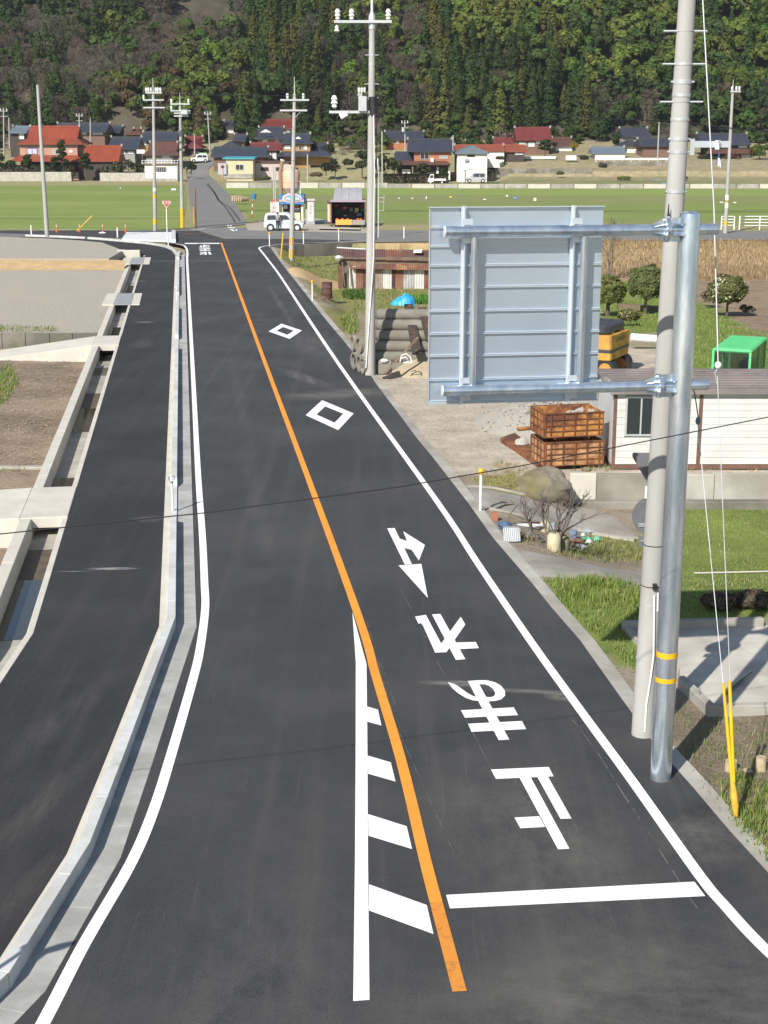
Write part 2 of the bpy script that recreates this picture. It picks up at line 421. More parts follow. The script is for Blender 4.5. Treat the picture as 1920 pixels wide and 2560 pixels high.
# zones of ground cover, outlined in the photograph: (outline, colour)
STRAW = (.42, .31, .17); LAWN = (.18, .225, .055); DIRT = (.30, .25, .185); YARD = (.47, .41, .325); TURF = (.24, .225, .085); TILL = (.27, .20, .135); MUD = (.215, .175, .125)
ZONES = [
    ([(900, 603), (2300, 598), (2300, 660), (1790, 662), (1650, 655), (1480, 660), (1070, 660), (1060, 640)], STRAW),
    ([(1060, 640), (1070, 655), (2300, 655), (2300, 700), (1790, 705), (1650, 695), (1480, 708), (1070, 705)], (.30, .205, .125)),
    ([(1640, 640), (2300, 700), (2300, 860), (1900, 850), (1800, 780), (1700, 740)], TILL),
    ([(1480, 700), (1660, 690), (1790, 760), (1890, 830), (2300, 860), (2300, 960), (1700, 940), (1640, 830), (1570, 840), (1490, 780)], LAWN),
    ([(680, 628), (1075, 640), (1075, 760), (905, 790), (790, 740), (770, 690)], TURF),
    ([(880, 790), (860, 850), (835, 830), (800, 775), (860, 765)], TURF),
    ([(1640, 1262), (2300, 1262), (2300, 1560), (1640, 1560)], LAWN),
    ([(1340, 1440), (1660, 1470), (1660, 1660), (1570, 1680), (1480, 1640), (1380, 1520)], LAWN),
    ([(1480, 1330), (1660, 1340), (1660, 1400), (1420, 1390)], TURF),
    ([(1600, 1760), (2300, 1760), (2300, 2560), (1990, 2260), (1700, 1925)], MUD),
    ([(1180, 1200), (1310, 1170), (1300, 1230), (1400, 1260), (1250, 1250)], TURF),
    ([(1220, 1290), (1640, 1330), (1640, 1420), (1300, 1400)], DIRT),
]
def zone(X, Y, Z):
    px, py = proj(X, Y, Z)
    for poly, c in ZONES:
        if inpoly(px, py, poly): return c
    if Y < 36.9: return DIRT
    if Y < 60: return YARD
    if Y < 121: return (.33, .28, .18)
    if Y > 264 and X > 20: return [(.20, .21, .085), (.26, .235, .125), (.30, .255, .15)][int(min(2, max(0, (Y-270)/9+1.1*noise.noise(Vector((X*.06, Y*.3, 2))))))]
    return (.29, .265, .14)
ts = [-420, -220, -120, -80, -55, -40, -30, -22, -16, -12, -9.6, -8.8, -5, -2, -.1, .12, .5, .9]+[1.3+.45*i for i in range(26)]+[13.6+1.2*i for i in range(22)]+[42, 48, 56, 66, 80, 100, 130, 180, 260, 420]
ys = [-60, -30, 0, 8, 13]+[14.5+.5*i for i in range(45)]+[36.86, 36.94]+[37.5+.8*i for i in range(34)]+[65+1.5*i for i in range(38)]+[121.3, 121.5, 124, 130, 136, 145, 170, 200, 230, 262, 268, 275, 280, 284, 289.6, 290.3, 293, 297, 300, 304, 308, 312, 317, 322, 328, 335, 342, 352, 380, 440, 560, 900]
mb = MB(); cols = []
for Y in ys:
    xe = Xe(Y)
    for t in ts:
        X = xe+t; z = zr(X, Y); mb.v.append((X, Y, z)); cols.append((*zone(X, Y, z), 1))
nx = len(ts)
for j in range(len(ys)-1):
    for i in range(nx-1):
        a = j*nx+i; mb.f.append((a, a+1, a+nx+1, a+nx))
def ground_mat():
    m = bpy.data.materials.new('open_ground'); m.use_nodes = True; n = m.node_tree.nodes; l = m.node_tree.links
    b = n['Principled BSDF']; b.inputs['Roughness'].default_value = .95; b.inputs['Specular IOR Level'].default_value = .2
    a = n.new('ShaderNodeAttribute'); a.attribute_name = 'Col'; pos = n.new('ShaderNodeNewGeometry').outputs['Position']
    def nz(sc, d, a_, b_, lo, hi):
        t = n.new('ShaderNodeTexNoise'); t.inputs['Scale'].default_value = sc; t.inputs['Detail'].default_value = d; t.inputs['Roughness'].default_value = .7; l.new(pos, t.inputs['Vector'])
        r = n.new('ShaderNodeMapRange'); r.inputs[1].default_value = a_; r.inputs[2].default_value = b_; r.inputs[3].default_value = lo; r.inputs[4].default_value = hi; l.new(t.outputs['Fac'], r.inputs[0]); return r.outputs[0], t.outputs['Fac']
    k1, _ = nz(.8, 6, .3, .7, .72, 1.25); k2, h = nz(14, 5, .3, .7, .7, 1.3)
    mv = n.new('ShaderNodeVectorMath'); mv.operation = 'SCALE'; l.new(a.outputs['Color'], mv.inputs[0]); l.new(vmul(n, l, k1, k2), mv.inputs['Scale'])
    l.new(mv.outputs[0], b.inputs['Base Color'])
    bp = n.new('ShaderNodeBump'); bp.inputs['Distance'].default_value = .05; l.new(h, bp.inputs['Height']); l.new(bp.outputs[0], b.inputs['Normal'])
    return m
g = mb.build('ground', ground_mat(), smooth=True, label='open ground around the new road', cat='ground', kind='structure')
ca = g.data.color_attributes.new('Col', 'FLOAT_COLOR', 'POINT'); ca.data.foreach_set('color', np.array(cols, 'f').ravel())

# ================================================================== main road
def PX(x, y): p = P(x, y, 0); return p.x, p.y
TH = R(7.8); CEM = (.27, .26, .23)
st_r = [(*PX(1150, 1708), .75, .16, R(-4), .85, CEM), (*PX(1320, 1728), .85, .13, R(-8), .7, CEM), (*PX(1400, 1740), .3, .25, R(-30), .6, CEM),
        (*PX(780, 860), 1.1, 6.5, TH, .28, (.20, .19, .17)), (*PX(850, 985), 2.6, 1.1, R(18), .6, (.23, .22, .19)), (*PX(760, 945), .5, 3.0, R(25), .45, (.23, .22, .19)),
        (*PX(700, 760), .22, 14, TH, .45, (.17, .165, .15)), (*PX(735, 720), .18, 15, TH, .4, (.17, .165, .15)), (*PX(640, 1250), .3, 8, TH, .3, (.12, .118, .11)), (*PX(600, 1000), .25, 14, TH, .25, (.12, .118, .11)),
        (4.0, 16.6, .8, .9, R(20), .4, (.19, .18, .155)), (4.1, 17.3, .7, .35, R(30), .6, (.02, .02, .02)), (3.9, 15.4, .9, .5, R(40), .5, (.022, .022, .022)), (2.0, 16.6, 1.6, 3.2, R(12), .32, (.20, .19, .165)),
        (2.5, 12.6, 3.4, 2.2, R(20), .5, (.19, .18, .155)), (-1.2, 13, 1.6, 3, R(10), .25, (.17, .165, .15)), (*PX(650, 800), .9, .14, R(5), .5, CEM), (*PX(520, 652), 4, .4, 0, .4, (.22, .22, .2))]
A_ROAD = asphalt('new_asphalt', (.042, .0422, .0438), (.115, .110, .098), st_r, dust_amt=.42)
st_w = [(*PX(280, 1425), .62, .12, R(2), .95, (.46, .44, .40)), (*PX(180, 1432), .45, .025, R(2), .9, (.46, .44, .40)), (*PX(370, 1300), .5, .35, 0, .4, (.22, .21, .19)), (*PX(150, 1800), .35, 2.6, R(-14), .2, (.17, .165, .15)), (*PX(120, 2000), .25, 2.4, R(-14), .22, (.18, .175, .155)), (*PX(60, 2230), .2, 1.6, R(-14), .2, (.17, .165, .15)),
        (*PX(362, 807), .55, .16, 0, .9, (.50, .49, .45)), (*PX(353, 704), .35, .2, 0, .7, (.45, .44, .4)), (*PX(405, 654), 2.6, .35, 0, .6, (.27, .27, .25)), (*PX(360, 860), .5, 2, TH, .3, (.2, .19, .17))]
A_WALK = asphalt('footway_asphalt', (.027, .027, .0285), (.085, .082, .074), st_w, dust_amt=.42)
A_OLD = asphalt('old_asphalt', (.175, .172, .163), (.25, .24, .215), dust_amt=.5, streak=False)
A_MID = asphalt('cross_road_asphalt', (.075, .075, .077), (.16, .155, .14), dust_amt=.4, streak=False)

DX = -.1366                                                # the road runs along (DX, 1)
KB = P(438.8, 1541.6, .2).to_2d()
def kx(Y): return KB.x+DX*(Y-KB.y)
# kerb: right edge of its top, near to far
KERB = [P(-60, 2565, .2).to_2d(), P(27, 2425, .2).to_2d(), P(93, 2318, .2).to_2d(), P(225.6, 2104.5, .2).to_2d(), P(311, 1883, .2).to_2d(), P(379, 1700, .2).to_2d(), KB, Vector((kx(108), 108))]
CORN = [Vector((kx(105), 105)), Vector((kx(110), 110)), P(443, 631, .2).to_2d(), P(433, 620, .2).to_2d(), P(412, 612, .2).to_2d(), P(370, 605, .2).to_2d(), P(300, 598.5, .2).to_2d(), P(225, 592.5, .2).to_2d(), P(140, 588.5, .2).to_2d(), P(65, 586, .2).to_2d()]
KERB_T = [(p.x, p.y) for p in KERB]; CORN_T = smooth_poly(CORN[1:], 4)
NEAR_K = [(-11, 6.5), (-6, 9.2), (-4.6, 11.1)]
KERB_T = NEAR_K+KERB_T[1:]
GUT_R = offs(KERB_T, .37)
right = [(p.x, p.y) for p in RE]
main = GUT_R[:-1]+[(kx(116)+.45, 116), (kx(116)-.6, 119), (kx(116)-2.2, 121.6), (-6.2, 121.6), (-7.2, 119.6)]+right+[(6.2, 13.2), (9, 11), (16, 9), (40, 6), (40, -40), (-40, -40), (-40, 4), (-16, 6)]
# one flat sheet, triangulated from its outline
road = MB().sheet(main, 0.).build('road', A_ROAD, label='newly laid black asphalt road with fresh lane markings', cat='road', kind='structure')
edge = MB().ribbon(right, .001, -.26, -1.3, -.004).build('road_edge', W['concrete'], label='thin concrete edging along the right of the new road', cat='edging', kind='structure')

def Z1(x, y): return P(850+x/2.4583, 1250+y/2.4583, .005)
def Z2(x, y): return P(850+x/2.765, 1880+y/2.765, .005)
def Z3(x, y): return P(400+x/3.318, 580+y/3.318, .005)
def Z4(x, y): return P(1400+x/2.91, 1800+y/2.91, .005)
def mark(name, polys, mat=None, z=.005, label=None):
    m = MB()
    for i, q in enumerate(polys): m.sheet([(p[0], p[1]) for p in q], z+.0007*i)
    return m.build(name, mat or W['white_paint'], road, label=label)
def strip(o, i):
    return [[o[k], o[k+1], i[k+1], i[k]] for k in range(len(o)-1)]
# lane lines
ow = .075
orange = [P(553, 607).to_2d(), P(642.6, 852.8).to_2d(), P(764.7, 1180).to_2d(), P(892.7, 1530.7).to_2d(), P(939.5, 1689.4).to_2d(), P(1002.6, 1900.9).to_2d(), P(1061.5, 2145).to_2d(), P(1090, 2255).to_2d()]
MB().ribbon(smooth_poly(orange, 5), -ow, ow, None, .005).build('centre_line', W['orange_paint'], road)
MB().ribbon([(p.x, p.y) for p in (orange[-1], P(1118, 2360).to_2d(), P(1149, 2479).to_2d())], -ow, ow, None, .005).build('centre_line', W['orange_worn'], road, label='scuffed near end of the orange centre line')
rl = [P(*q).to_2d() for q in [(701.4, 691.5), (800.8, 842.2), (897.3, 982.3), (1090, 1250), (1191.7, 1404.6), (1330, 1608), (1468.7, 1800), (1582, 1954.6), (1748, 2188), (1815, 2268), (1881, 2341), (1960, 2415), (2100, 2520)]]
rc = [P(*q).to_2d() for q in [(920, 602), (800, 606.5), (720, 610), (672, 614), (655, 617), (648, 621), (655, 630), (672, 652)]]
MB().ribbon(smooth_poly(rc+rl, 5), -.075, .075, None, .005).build('edge_line', W['white_paint'], road)
ll = [P(*q).to_2d() for q in [(440, 609.5), (458, 613), (466, 621), (468.5, 632)]]+[(P(495, 1180).x+DX*(Y-37.08), Y) for Y in (104, 90, 70, 50)]+[P(*q).to_2d() for q in [(495, 1180), (506, 1339), (511, 1454), (513, 1521), (500, 1622.6), (482, 1700), (428, 1887), (385, 2023), (327, 2159), (210, 2361), (109, 2556), (-30, 2800)]]
MB().ribbon(smooth_poly(ll, 5), -.075, .075, None, .005).build('edge_line', W['white_paint'], road)
# island: long taper line and its four bars
mark('taper_line', [[P(880.9, 1530.7), P(889.5, 1656.8), P(889, 1900), P(887.4, 2150), P(883, 2503.5), P(923.8, 2500.6), P(920, 2150), P(918.7, 1880), P(916.3, 1661)]])
for q in ([(165, 1268), (233, 1288), (255, 1386), (167, 1362)], [(169, 1570), (312, 1612), (341, 1730), (172, 1682)], [(173, 1930), (410, 2005), (443, 2145), (175, 2063)]):
    mark('hatch_bar', [[Z1(*a) for a in q]])
mark('hatch_bar', [[Z2(*a) for a in [(200, 914), (600, 1058), (646, 1258), (200, 1095)]]])
mark('stop_line', [[P(1115, 2238), P(1736, 2205), P(1763, 2241), P(1125, 2272)]])
mark('stop_line', [[P(462, 607.6), P(549, 607.3), P(549, 609.6), P(462, 610)]])
# lettering that faces the oncoming driver
mark('road_letter', [[Z1(*a) for a in q] for q in ([(928, 1656), (1283, 1640), (1313, 1698), (958, 1714)], [(1104, 1708), (1172, 1704), (1410, 2143), (1340, 2147)], [(1213, 1702), (1278, 1700), (1423, 1958), (1355, 1960)], [(1072, 1952), (1225, 1944), (1261, 2010), (1108, 2018)])])
lo = [(842, 1108), (900, 1108), (950, 1120), (990, 1142), (1014, 1175), (1014, 1205), (990, 1228), (950, 1238), (905, 1240)]
li = [(853, 1132), (890, 1133), (915, 1143), (940, 1162), (954, 1185), (952, 1202), (935, 1212), (915, 1214), (893, 1212)]
to = [(852, 1238), (815, 1234), (770, 1218), (725, 1190), (690, 1160), (661, 1122)]; ti = [(840, 1212), (815, 1206), (785, 1190), (750, 1165), (715, 1140), (663, 1122)]
mark('road_letter', [[Z1(*a) for a in q] for q in [[(743, 1292), (1068, 1274), (1094, 1322), (768, 1338)], [(787, 1375), (1118, 1358), (1144, 1408), (808, 1425)], [(785, 1113), (842, 1108), (1040, 1472), (975, 1476)]]+strip(lo, li)+strip(to, ti)])
mark('road_letter', [[Z1(*a) for a in q] for q in ([(462, 716), (528, 706), (622, 882), (655, 935), (585, 938), (510, 772), (498, 757), (482, 760)], [(565, 703), (617, 700), (770, 978), (712, 983)], [(742, 718), (770, 765), (708, 855), (655, 935), (622, 882), (678, 805)], [(712, 876), (835, 873), (853, 911), (732, 917)])])
mark('road_arrow', [[Z1(*a) for a in q] for q in ([(290, 174), (336, 172), (442, 394), (399, 397)], [(358, 225), (366, 237), (412, 252), (388, 192), (522, 276), (485, 372), (440, 306), (398, 296)], [(360, 402), (500, 393), (540, 602)])])
for o, i in (([(1345, 1395), (1607, 1505), (1478, 1643), (1208, 1520)], [(1370, 1447), (1520, 1507), (1448, 1582), (1298, 1514)]), ([(1008, 760), (1177, 817), (1075, 887), (900, 825)], [(1020, 788), (1110, 818), (1057, 853), (967, 820)])):
    a = [Z3(*q) for q in o+o[:1]]; b = [Z3(*q) for q in i+i[:1]]; mark('diamond_mark', strip(a, b))
# far stop lettering for the lane going away, and the worn one beyond the junction
def zf(q): return [P(480+x/10.37, 540+y/10.37, .005) for x, y in q]
mark('road_letter', [zf([(185, 805), (460, 795), (462, 815), (188, 818)]), zf([(285, 745), (345, 745), (350, 800), (292, 800)]), zf([(205, 765), (262, 765), (262, 800), (212, 800)]), zf([(350, 760), (455, 758), (455, 778), (352, 780)])])
mark('road_letter', [zf([(190, 845), (470, 835), (474, 856), (195, 866)]), zf([(198, 885), (480, 875), (484, 893), (204, 906)]), zf([(318, 836), (362, 836), (368, 906), (326, 908)])])
mark('road_letter', [zf([(205, 935), (385, 928), (386, 946), (208, 952)]), zf([(318, 930), (382, 928), (384, 1004), (326, 1006)]), zf([(206, 975), (330, 962), (332, 978), (210, 1004)]), zf([(415, 930), (470, 930), (508, 1000), (440, 998)])])
# layout chalk lines left between the letters
for a, b in (((370, 540), (700, 1190)), ((480, 760), (930, 1655)), ((350, 1400), (720, 2212)), ((160, 720), (350, 1420)), ((1420, 1960), (1475, 2050)), ((250, 1000), (340, 1260))):
    p, q = Z1(*a).to_2d(), Z1(*b).to_2d(); MB().ribbon([p, lerp(p, q, .5), q], -.006, .006, None, .004).build('chalk_line', W['chalk'], road)
for a, b in (((95, 0), (240, 190)), ((270, 230), (400, 440)), ((410, 460), (500, 600)), ((530, 640), (580, 720)), ((610, 770), (680, 870)), ((720, 940), (785, 1045)), ((820, 1095), (875, 1185)), ((940, 1290), (1000, 1370))):
    p, q = Z4(*a).to_2d(), Z4(*b).to_2d(); MB().ribbon([p, q], -.009, .009, None, .004).build('chalk_line', W['chalk'], road)

# ================================================================== kerb and gutter
kerb = MB().ribbon(KERB_T, -.30, -.152, -.5, .028).build('kerb', W['concrete_new'], label='pale concrete kerb between footway and carriageway', cat='kerb', kind='structure')
gaps = [(P(440, 1283, .2).y, P(440, 1200, .2).y), (P(446, 860, .2).y, P(446, 838, .2).y), (P(446, 761, .2).y, P(446, 731, .2).y), (P(446, 660, .2).y, P(446, 643, .2).y)]
def kerb_run(poly, lowered=False, L=2.):
    for q in pieces(poly, L):
        if lowered: MB().ribbon(q, -.15, 0, -.3, .035).build('kerb_stone', W['kerb'], kerb, bevel=.004)
        else: MB().ribbon(q, -.15, 0, -.3, .2).build('kerb_stone', W['kerb'], kerb, bevel=.004)
y0 = KERB_T[0][1]
for (g0, g1) in gaps+[(108, 109)]:
    kerb_run(cut(KERB_T, y0, g0-.3))
    q = cut(KERB_T, g0-.3, g0); MB().ribbon(q, -.15, 0, -.3, [.2]+[.035]*(len(q)-1)).build('kerb_stone', W['kerb'], kerb)
    if g1 < 108.5:
        kerb_run(cut(KERB_T, g0, g1), True)
        q = cut(KERB_T, g1, g1+.3); MB().ribbon(q, -.15, 0, -.3, [.035]*(len(q)-1)+[.2]).build('kerb_stone', W['kerb'], kerb)
    y0 = g1+.3
kerb_run(CORN_T, L=2.5)
for q in pieces(KERB_T, 2.): MB().ribbon(q, .002, .37, -.3, -.002).build('gutter_slab', W['gutter'], kerb, bevel=.003)
for q in pieces(smooth_poly([(kx(108), 108)]+[(p.x, p.y) for p in CORN[1:4]], 4), 2.5): MB().ribbon(q, .002, .37, -.3, -.002).build('gutter_slab', W['gutter'], kerb)

# ================================================================== footway and ditch on the left
SLP = [P(*q, .03).to_2d() for q in [(0, 1710), (84, 1582)]]
s0 = SLP[1]
SL = [(-7.6, 17.), (-6.75, 19.8), (SLP[0].x, SLP[0].y), (s0.x, s0.y)]+[(P(169, 1297, .03).x+DX*(Y-32.16), Y) for Y in (28, 98, 108.5)]
KL = offs(KERB_T, -.301); KLc = offs(CORN_T, -.17)
walk = [SL[-1], (-19.5, 113), (-25, 118.5), (-33, 121)]+KLc[::-1]+KL[::-1]+[(-14, 6), (-14, 10), (-9.5, 13.8)]+SL[:-1]
footway = MB().sheet(walk, .03).build('footway', A_WALK, label='black asphalt footway between the ditch and the kerb', cat='footway', kind='structure')
ditch = thing('drainage_ditch', 'open concrete drainage ditch running beside the footway', 'ditch', (SL[4][0], SL[4][1], -.6))
WT = .13; OPW = .70; LW = .26
DT = cut(SL, 17, 108)
MB().ribbon(DT, 0, -WT, -.75, .026).build('side_wall', W['concrete_new'], ditch, bevel=.01)
for q in pieces(DT, 4., .012): MB().ribbon(q, -WT-OPW, -WT-OPW-LW, -.9, .035).build('side_wall', W['concrete_new'], ditch, bevel=.012)
for q in pieces(DT, 4., .015): MB().ribbon(q, -WT, -WT-OPW, -.8, -.42).build('floor_slab', W['concrete'], ditch)
# shallow water left standing on the ditch floor
for a, b in ((25.2, 28.9), (33.4, 36.3), (36.7, 38.2), (44.5, 48.5), (58, 62), (66, 70), (84, 90)):
    q = cut(SL, a, b); MB().ribbon(q, -WT-.07, -WT-OPW+.002, None, -.412).build('standing_water', W['water'], ditch)
# mud left under the water's edge
MUDM = pm('wet_silt', (.13, .10, .065), (.08, .06, .04), s=3, rough=.6)
for a, b in ((28.4, 31.2), (48.2, 51.5), (55.5, 57.5)):
    MB().ribbon(cut(SL, a, b), -WT-.03, -WT-OPW+.002, None, -.416).build('silt', MUDM, ditch)
def dline(Y, o):
    q = cut(SL, Y-.01, Y+.01); return Vector(offs(q, o)[0])
SOIL_Z = -.66
# ramp crossings
def ramp(name, label, Yn, Yf, run, drop, th):
    n0, n1 = dline(Yn, -.0), dline(Yf, -.0); o0, o1 = dline(Yn, -WT-OPW-LW), dline(Yf, -WT-OPW-LW)
    u = Vector((-1, .10)).normalized(); e0, e1 = o0+u*run, o1+u*run*.96
    t = thing(name, label, 'ramp', (o0.x, o0.y, SOIL_Z))
    v3 = lambda p, z: Vector((p.x, p.y, z))
    MB().hexa([v3(o0, -.2), v3(n0, -.2), v3(n1, -.2), v3(o1, -.2)], [v3(o0, .06), v3(n0, .06), v3(n1, .06), v3(o1, .06)]).build('deck', W['concrete_new'], t, bevel=.015)
    MB().hexa([v3(e0, drop-.3), v3(o0, -1), v3(o1, -1), v3(e1, drop-.3)], [v3(e0, drop), v3(o0, .058), v3(o1, .058), v3(e1, drop)]).build('ramp_slab', W['concrete_new'], t, bevel=.015)
    return t
ramp('access_ramp', 'long pale concrete ramp dropping from the footway to the tilled soil below the block wall', P(289, 862, .05).y, P(298, 839, .05).y, 4.6, SOIL_Z+.03, .2)
ramp('access_ramp', 'broad pale concrete crossing beside the two puddled stretches of ditch', P(155, 1292, .05).y, P(179, 1216, .05).y, 4.2, -.30, .2)
# steel covers over the ditch
STEEL = pm('checker_steel', (.40, .41, .41), (.34, .35, .36), s=3, rough=.55, metal=.3)
def cover(label, pn, pf, w=.4):
    Yn, Yf = P(*pn, .05).y, P(*pf, .05).y
    a, b, c, d = dline(Yn, .02), dline(Yf, .02), dline(Yf, -WT-OPW-.05), dline(Yn, -WT-OPW-.05)
    t = thing('ditch_cover', label, 'cover', (a.x, a.y, .03), group='steel covers over the ditch')
    k = 7
    for i in range(k):
        f0, f1 = (i+.04)/k, (i+.96)/k
        q = [lerp(a, b, f0), lerp(a, b, f1), lerp(d, c, f1), lerp(d, c, f0)]
        MB().prism([(p.x, p.y) for p in q], .036, .085).build('grating_panel', STEEL, t, bevel=.006)
    for (e, f, o0, o1) in ((a, b, .005, .45), (d, c, -.005, -.6)):
        q = [e+Vector((o0, 0)), f+Vector((o0, 0)), f+Vector((o1, 0)), e+Vector((o1, 0))]
        MB().prism([(p.x, p.y) for p in q], -.1, .075).build('end_block', W['concrete_new'], t, bevel=.012)
cover('grey steel cover with pale end blocks midway along the ditch', (333, 762), (340, 734))
cover('grey steel cover with pale end blocks at the head of the ditch', (362, 660), (370, 644))
hw0, hw1 = dline(106.2, -.3), dline(106.2, -2.)
MB().box(hw1.x, hw0.x, 105.8, 106.3, -.8, .55).build('head_wall', W['concrete_new'], ditch, bevel=.02)

# ---- land left of the ditch: tilled soil, block wall, gravel lots
OL = [Vector(p) for p in offs(DT, -WT-OPW-LW-.002)]
WALLY = P(200, 833, 0).y
def soil_mat():
    return pm('tilled_soil', (.235, .178, .122), (.14, .102, .07), s=2.4, rough=1, bump=.07, bs=7, c3=(.28, .215, .15), s3=.35)
def dgrid(name, poly_r, y0, y1, xl, zfun, mat, ny=40, nxx=30, **k):
    m = MB()
    for j in range(ny+1):
        Y = lerp(y0, y1, j/ny); q = cut([(p.x, p.y) for p in OL], Y-.005, Y+.005); xr = q[0][0] if q else OL[-1].x
        for i in range(nxx+1):
            f = (i/nxx)**1.6; X = lerp(xr, xl, f); m.v.append((X, Y, zfun(X, Y)))
    for j in range(ny):
        for i in range(nxx):
            a = j*(nxx+1)+i; m.f.append((a, a+nxx+1, a+nxx+2, a+1))
    return m.build(name, mat, smooth=True, **k)
dgrid('soil_field', OL, 17.05, WALLY+.2, -60, lambda X, Y: SOIL_Z+.05*noise.noise(Vector((X*1.6, Y*1.6, 1)))+.03*noise.noise(Vector((X*5, Y*5, 1))), soil_mat(), 150, 60, label='dark tilled soil field left of the ditch', cat='soil', kind='structure')
GRAV = pm('grey_gravel', (.41, .375, .31), (.30, .272, .222), s=5, rough=1, bump=.03, bs=14, c3=(.37, .33, .265), s3=.22)
SAND = pm('orange_sand', (.52, .37, .19), (.42, .29, .14), s=1.5, rough=1, bump=.04, bs=6)
YS = P(150, 676, 0).y; YS2 = P(150, 646, .5).y
dgrid('gravel_lot', OL, WALLY+.02, YS, -70, lambda X, Y: .0+.04*noise.noise(Vector((X*.5, Y*.5, 3))), GRAV, 30, 30, label='grey gravel lot behind the block wall', cat='gravel', kind='structure')
dgrid('sand_bank', OL, YS, YS2, -70, lambda X, Y: .5*sm(Y, YS, YS2)*(.8+.2*noise.noise(Vector((X*.6, Y*.6, 3)))) if Y > YS+.01 else .0, SAND, 10, 40, label='strip of orange sand banked across the gravel lot', cat='sand', kind='structure')
m = MB(); up = [(OL[-1].x, YS2), (OL[-1].x-.3, 107.5), P(300, 623, .5).to_2d(), P(255, 606, .5).to_2d(), P(200, 601, .5).to_2d(), P(118, 596, .5).to_2d(), P(0, 592, .5).to_2d(), (-70, 122), (-70, YS2)]
m.prism([(p[0], p[1]) for p in up], -.8, .5); m.build('upper_lot', GRAV, label='raised grey gravel lot behind the sand bank', cat='gravel', kind='structure')
bw = thing('block_wall', 'weathered grey concrete panel wall between gravel lot and soil', 'wall', (-20, WALLY, SOIL_Z))
xr = [p for p in OL if True][0]; xw = cut([(p.x, p.y) for p in OL], WALLY-.01, WALLY+.01)[0][0]
xs_ = [xw-.02]+[P(x, 835, -.1).x for x in (188, 131, 71, 13)]+[-20.5, -24, -28, -34]
for a, b in zip(xs_, xs_[1:]): MB().box(b+.02, a, WALLY-.16, WALLY, -1., .02).build('wall_panel', W['concrete_old'], bw, bevel=.012)
# thin concrete beam across the soil
b0 = P(112, 1166, SOIL_Z+.06)
MB().box(-40, b0.x+.2, b0.y-.12, b0.y+.12, SOIL_Z-.2, SOIL_Z+.07).build('boundary_beam', W['concrete'], None, bevel=.02, label='low concrete beam dividing the tilled soil', cat='beam')

# ================================================================== cross road, junction, far road
cross = [(-120, 122.5), (-34, 122), (-28, 124.2), (-22, 123.6), (kx(116)-2.5, 121.4), (-6.1, 121.2), (0, 122.2), (12, 123.5), (60, 125.), (140, 127), (140, 137), (60, 137), (6, 136.8), (-1, 138), (-4, 141), (-12, 141), (-16, 142), (-18.6, 138.8), (-22, 136.6), (-120, 135.5)]
crossr = MB().sheet(cross, -.004).build('cross_road', A_OLD, label='older grey road crossing beyond the new junction', cat='road', kind='structure')
nw = [P(0, 577).to_2d(), P(490, 574).to_2d(), P(520, 585).to_2d(), P(560, 597).to_2d(), P(720, 597).to_2d(), P(920, 602).to_2d(), P(672, 612).to_2d(), P(640, 616).to_2d(), P(470, 608).to_2d(), P(400, 600).to_2d(), P(100, 586).to_2d(), P(0, 583).to_2d()]
MB().sheet([(p.x, p.y) for p in nw], -.0005).build('new_surface', A_ROAD, crossr)
MB().ribbon([P(0, 571.5).to_2d(), P(380, 577).to_2d(), P(480, 576).to_2d(), P(512, 571.5).to_2d()], -.09, .09, None, .006).build('edge_line', W['white_paint'], crossr)
MB().ribbon([P(460, 584.3).to_2d(), P(528, 584.3).to_2d()], -.07, .07, None, .006).build('centre_line', W['orange_worn'], crossr)
def zg(q): return [P(480+x/10.37, 540+y/10.37, .004) for x, y in q]
for q in ([[(900, 232), (940, 236), (960, 262), (915, 258)], [(975, 236), (1015, 240), (1045, 268), (995, 262)]], [[(920, 285), (1130, 300), (1150, 318), (935, 305)], [(1080, 290), (1120, 285), (1150, 320), (1110, 322)]], [[(955, 340), (1060, 345), (1110, 390), (1070, 392)], [(1120, 340), (1165, 345), (1172, 380), (1140, 378)]]):
    m = MB()
    for a in q: m.sheet([(p.x, p.y) for p in zg(a)], .003)
    m.build('road_letter', W['white_paint'], crossr)
fl = [(492, 573), (478, 520), (472, 489), (470, 462), (467, 440), (478, 418), (505, 402), (520, 394)]; fr = [(620, 560), (596, 522), (567, 480), (545, 458), (522, 438), (520, 425), (532, 412), (545, 404)]
def onv(x, y):
    p = P(x, y, 0)
    if p.y > 290 or p.y < 0:
        Y = 290.
        for i in range(400):
            q = D(x, y, Y)
            if q.z <= village(Y, q.x)+.05: return q
            Y += .25
    return p
fl_w = [onv(*q) for q in fl]; fr_w = [onv(*q) for q in fr]
m = MB(); k = len(fl)
m.add([v+Vector((0, 0, .02 if i else -.002)) for i, v in enumerate(fl_w)]+[v+Vector((0, 0, .02 if i else -.002)) for i, v in enumerate(fr_w)], [(i, k+i, k+i+1, i+1) for i in range(k-1)])
far_road = m.build('far_road', A_OLD, label='grey lane climbing from the junction into the village', cat='road', kind='structure')
SKID = pm('tyre_mark', (.06, .058, .055), None, rough=.9)
for pts in ([(588, 556), (565, 520), (545, 500), (535, 480), (520, 465), (512, 450), (513, 438)], [(600, 552), (575, 520), (552, 505), (540, 488), (528, 470), (518, 455), (517, 440)]):
    MB().ribbon(smooth_poly([P(*q).to_2d() for q in pts], 4), -.11, .11, None, .028).build('tyre_mark', SKID, far_road)
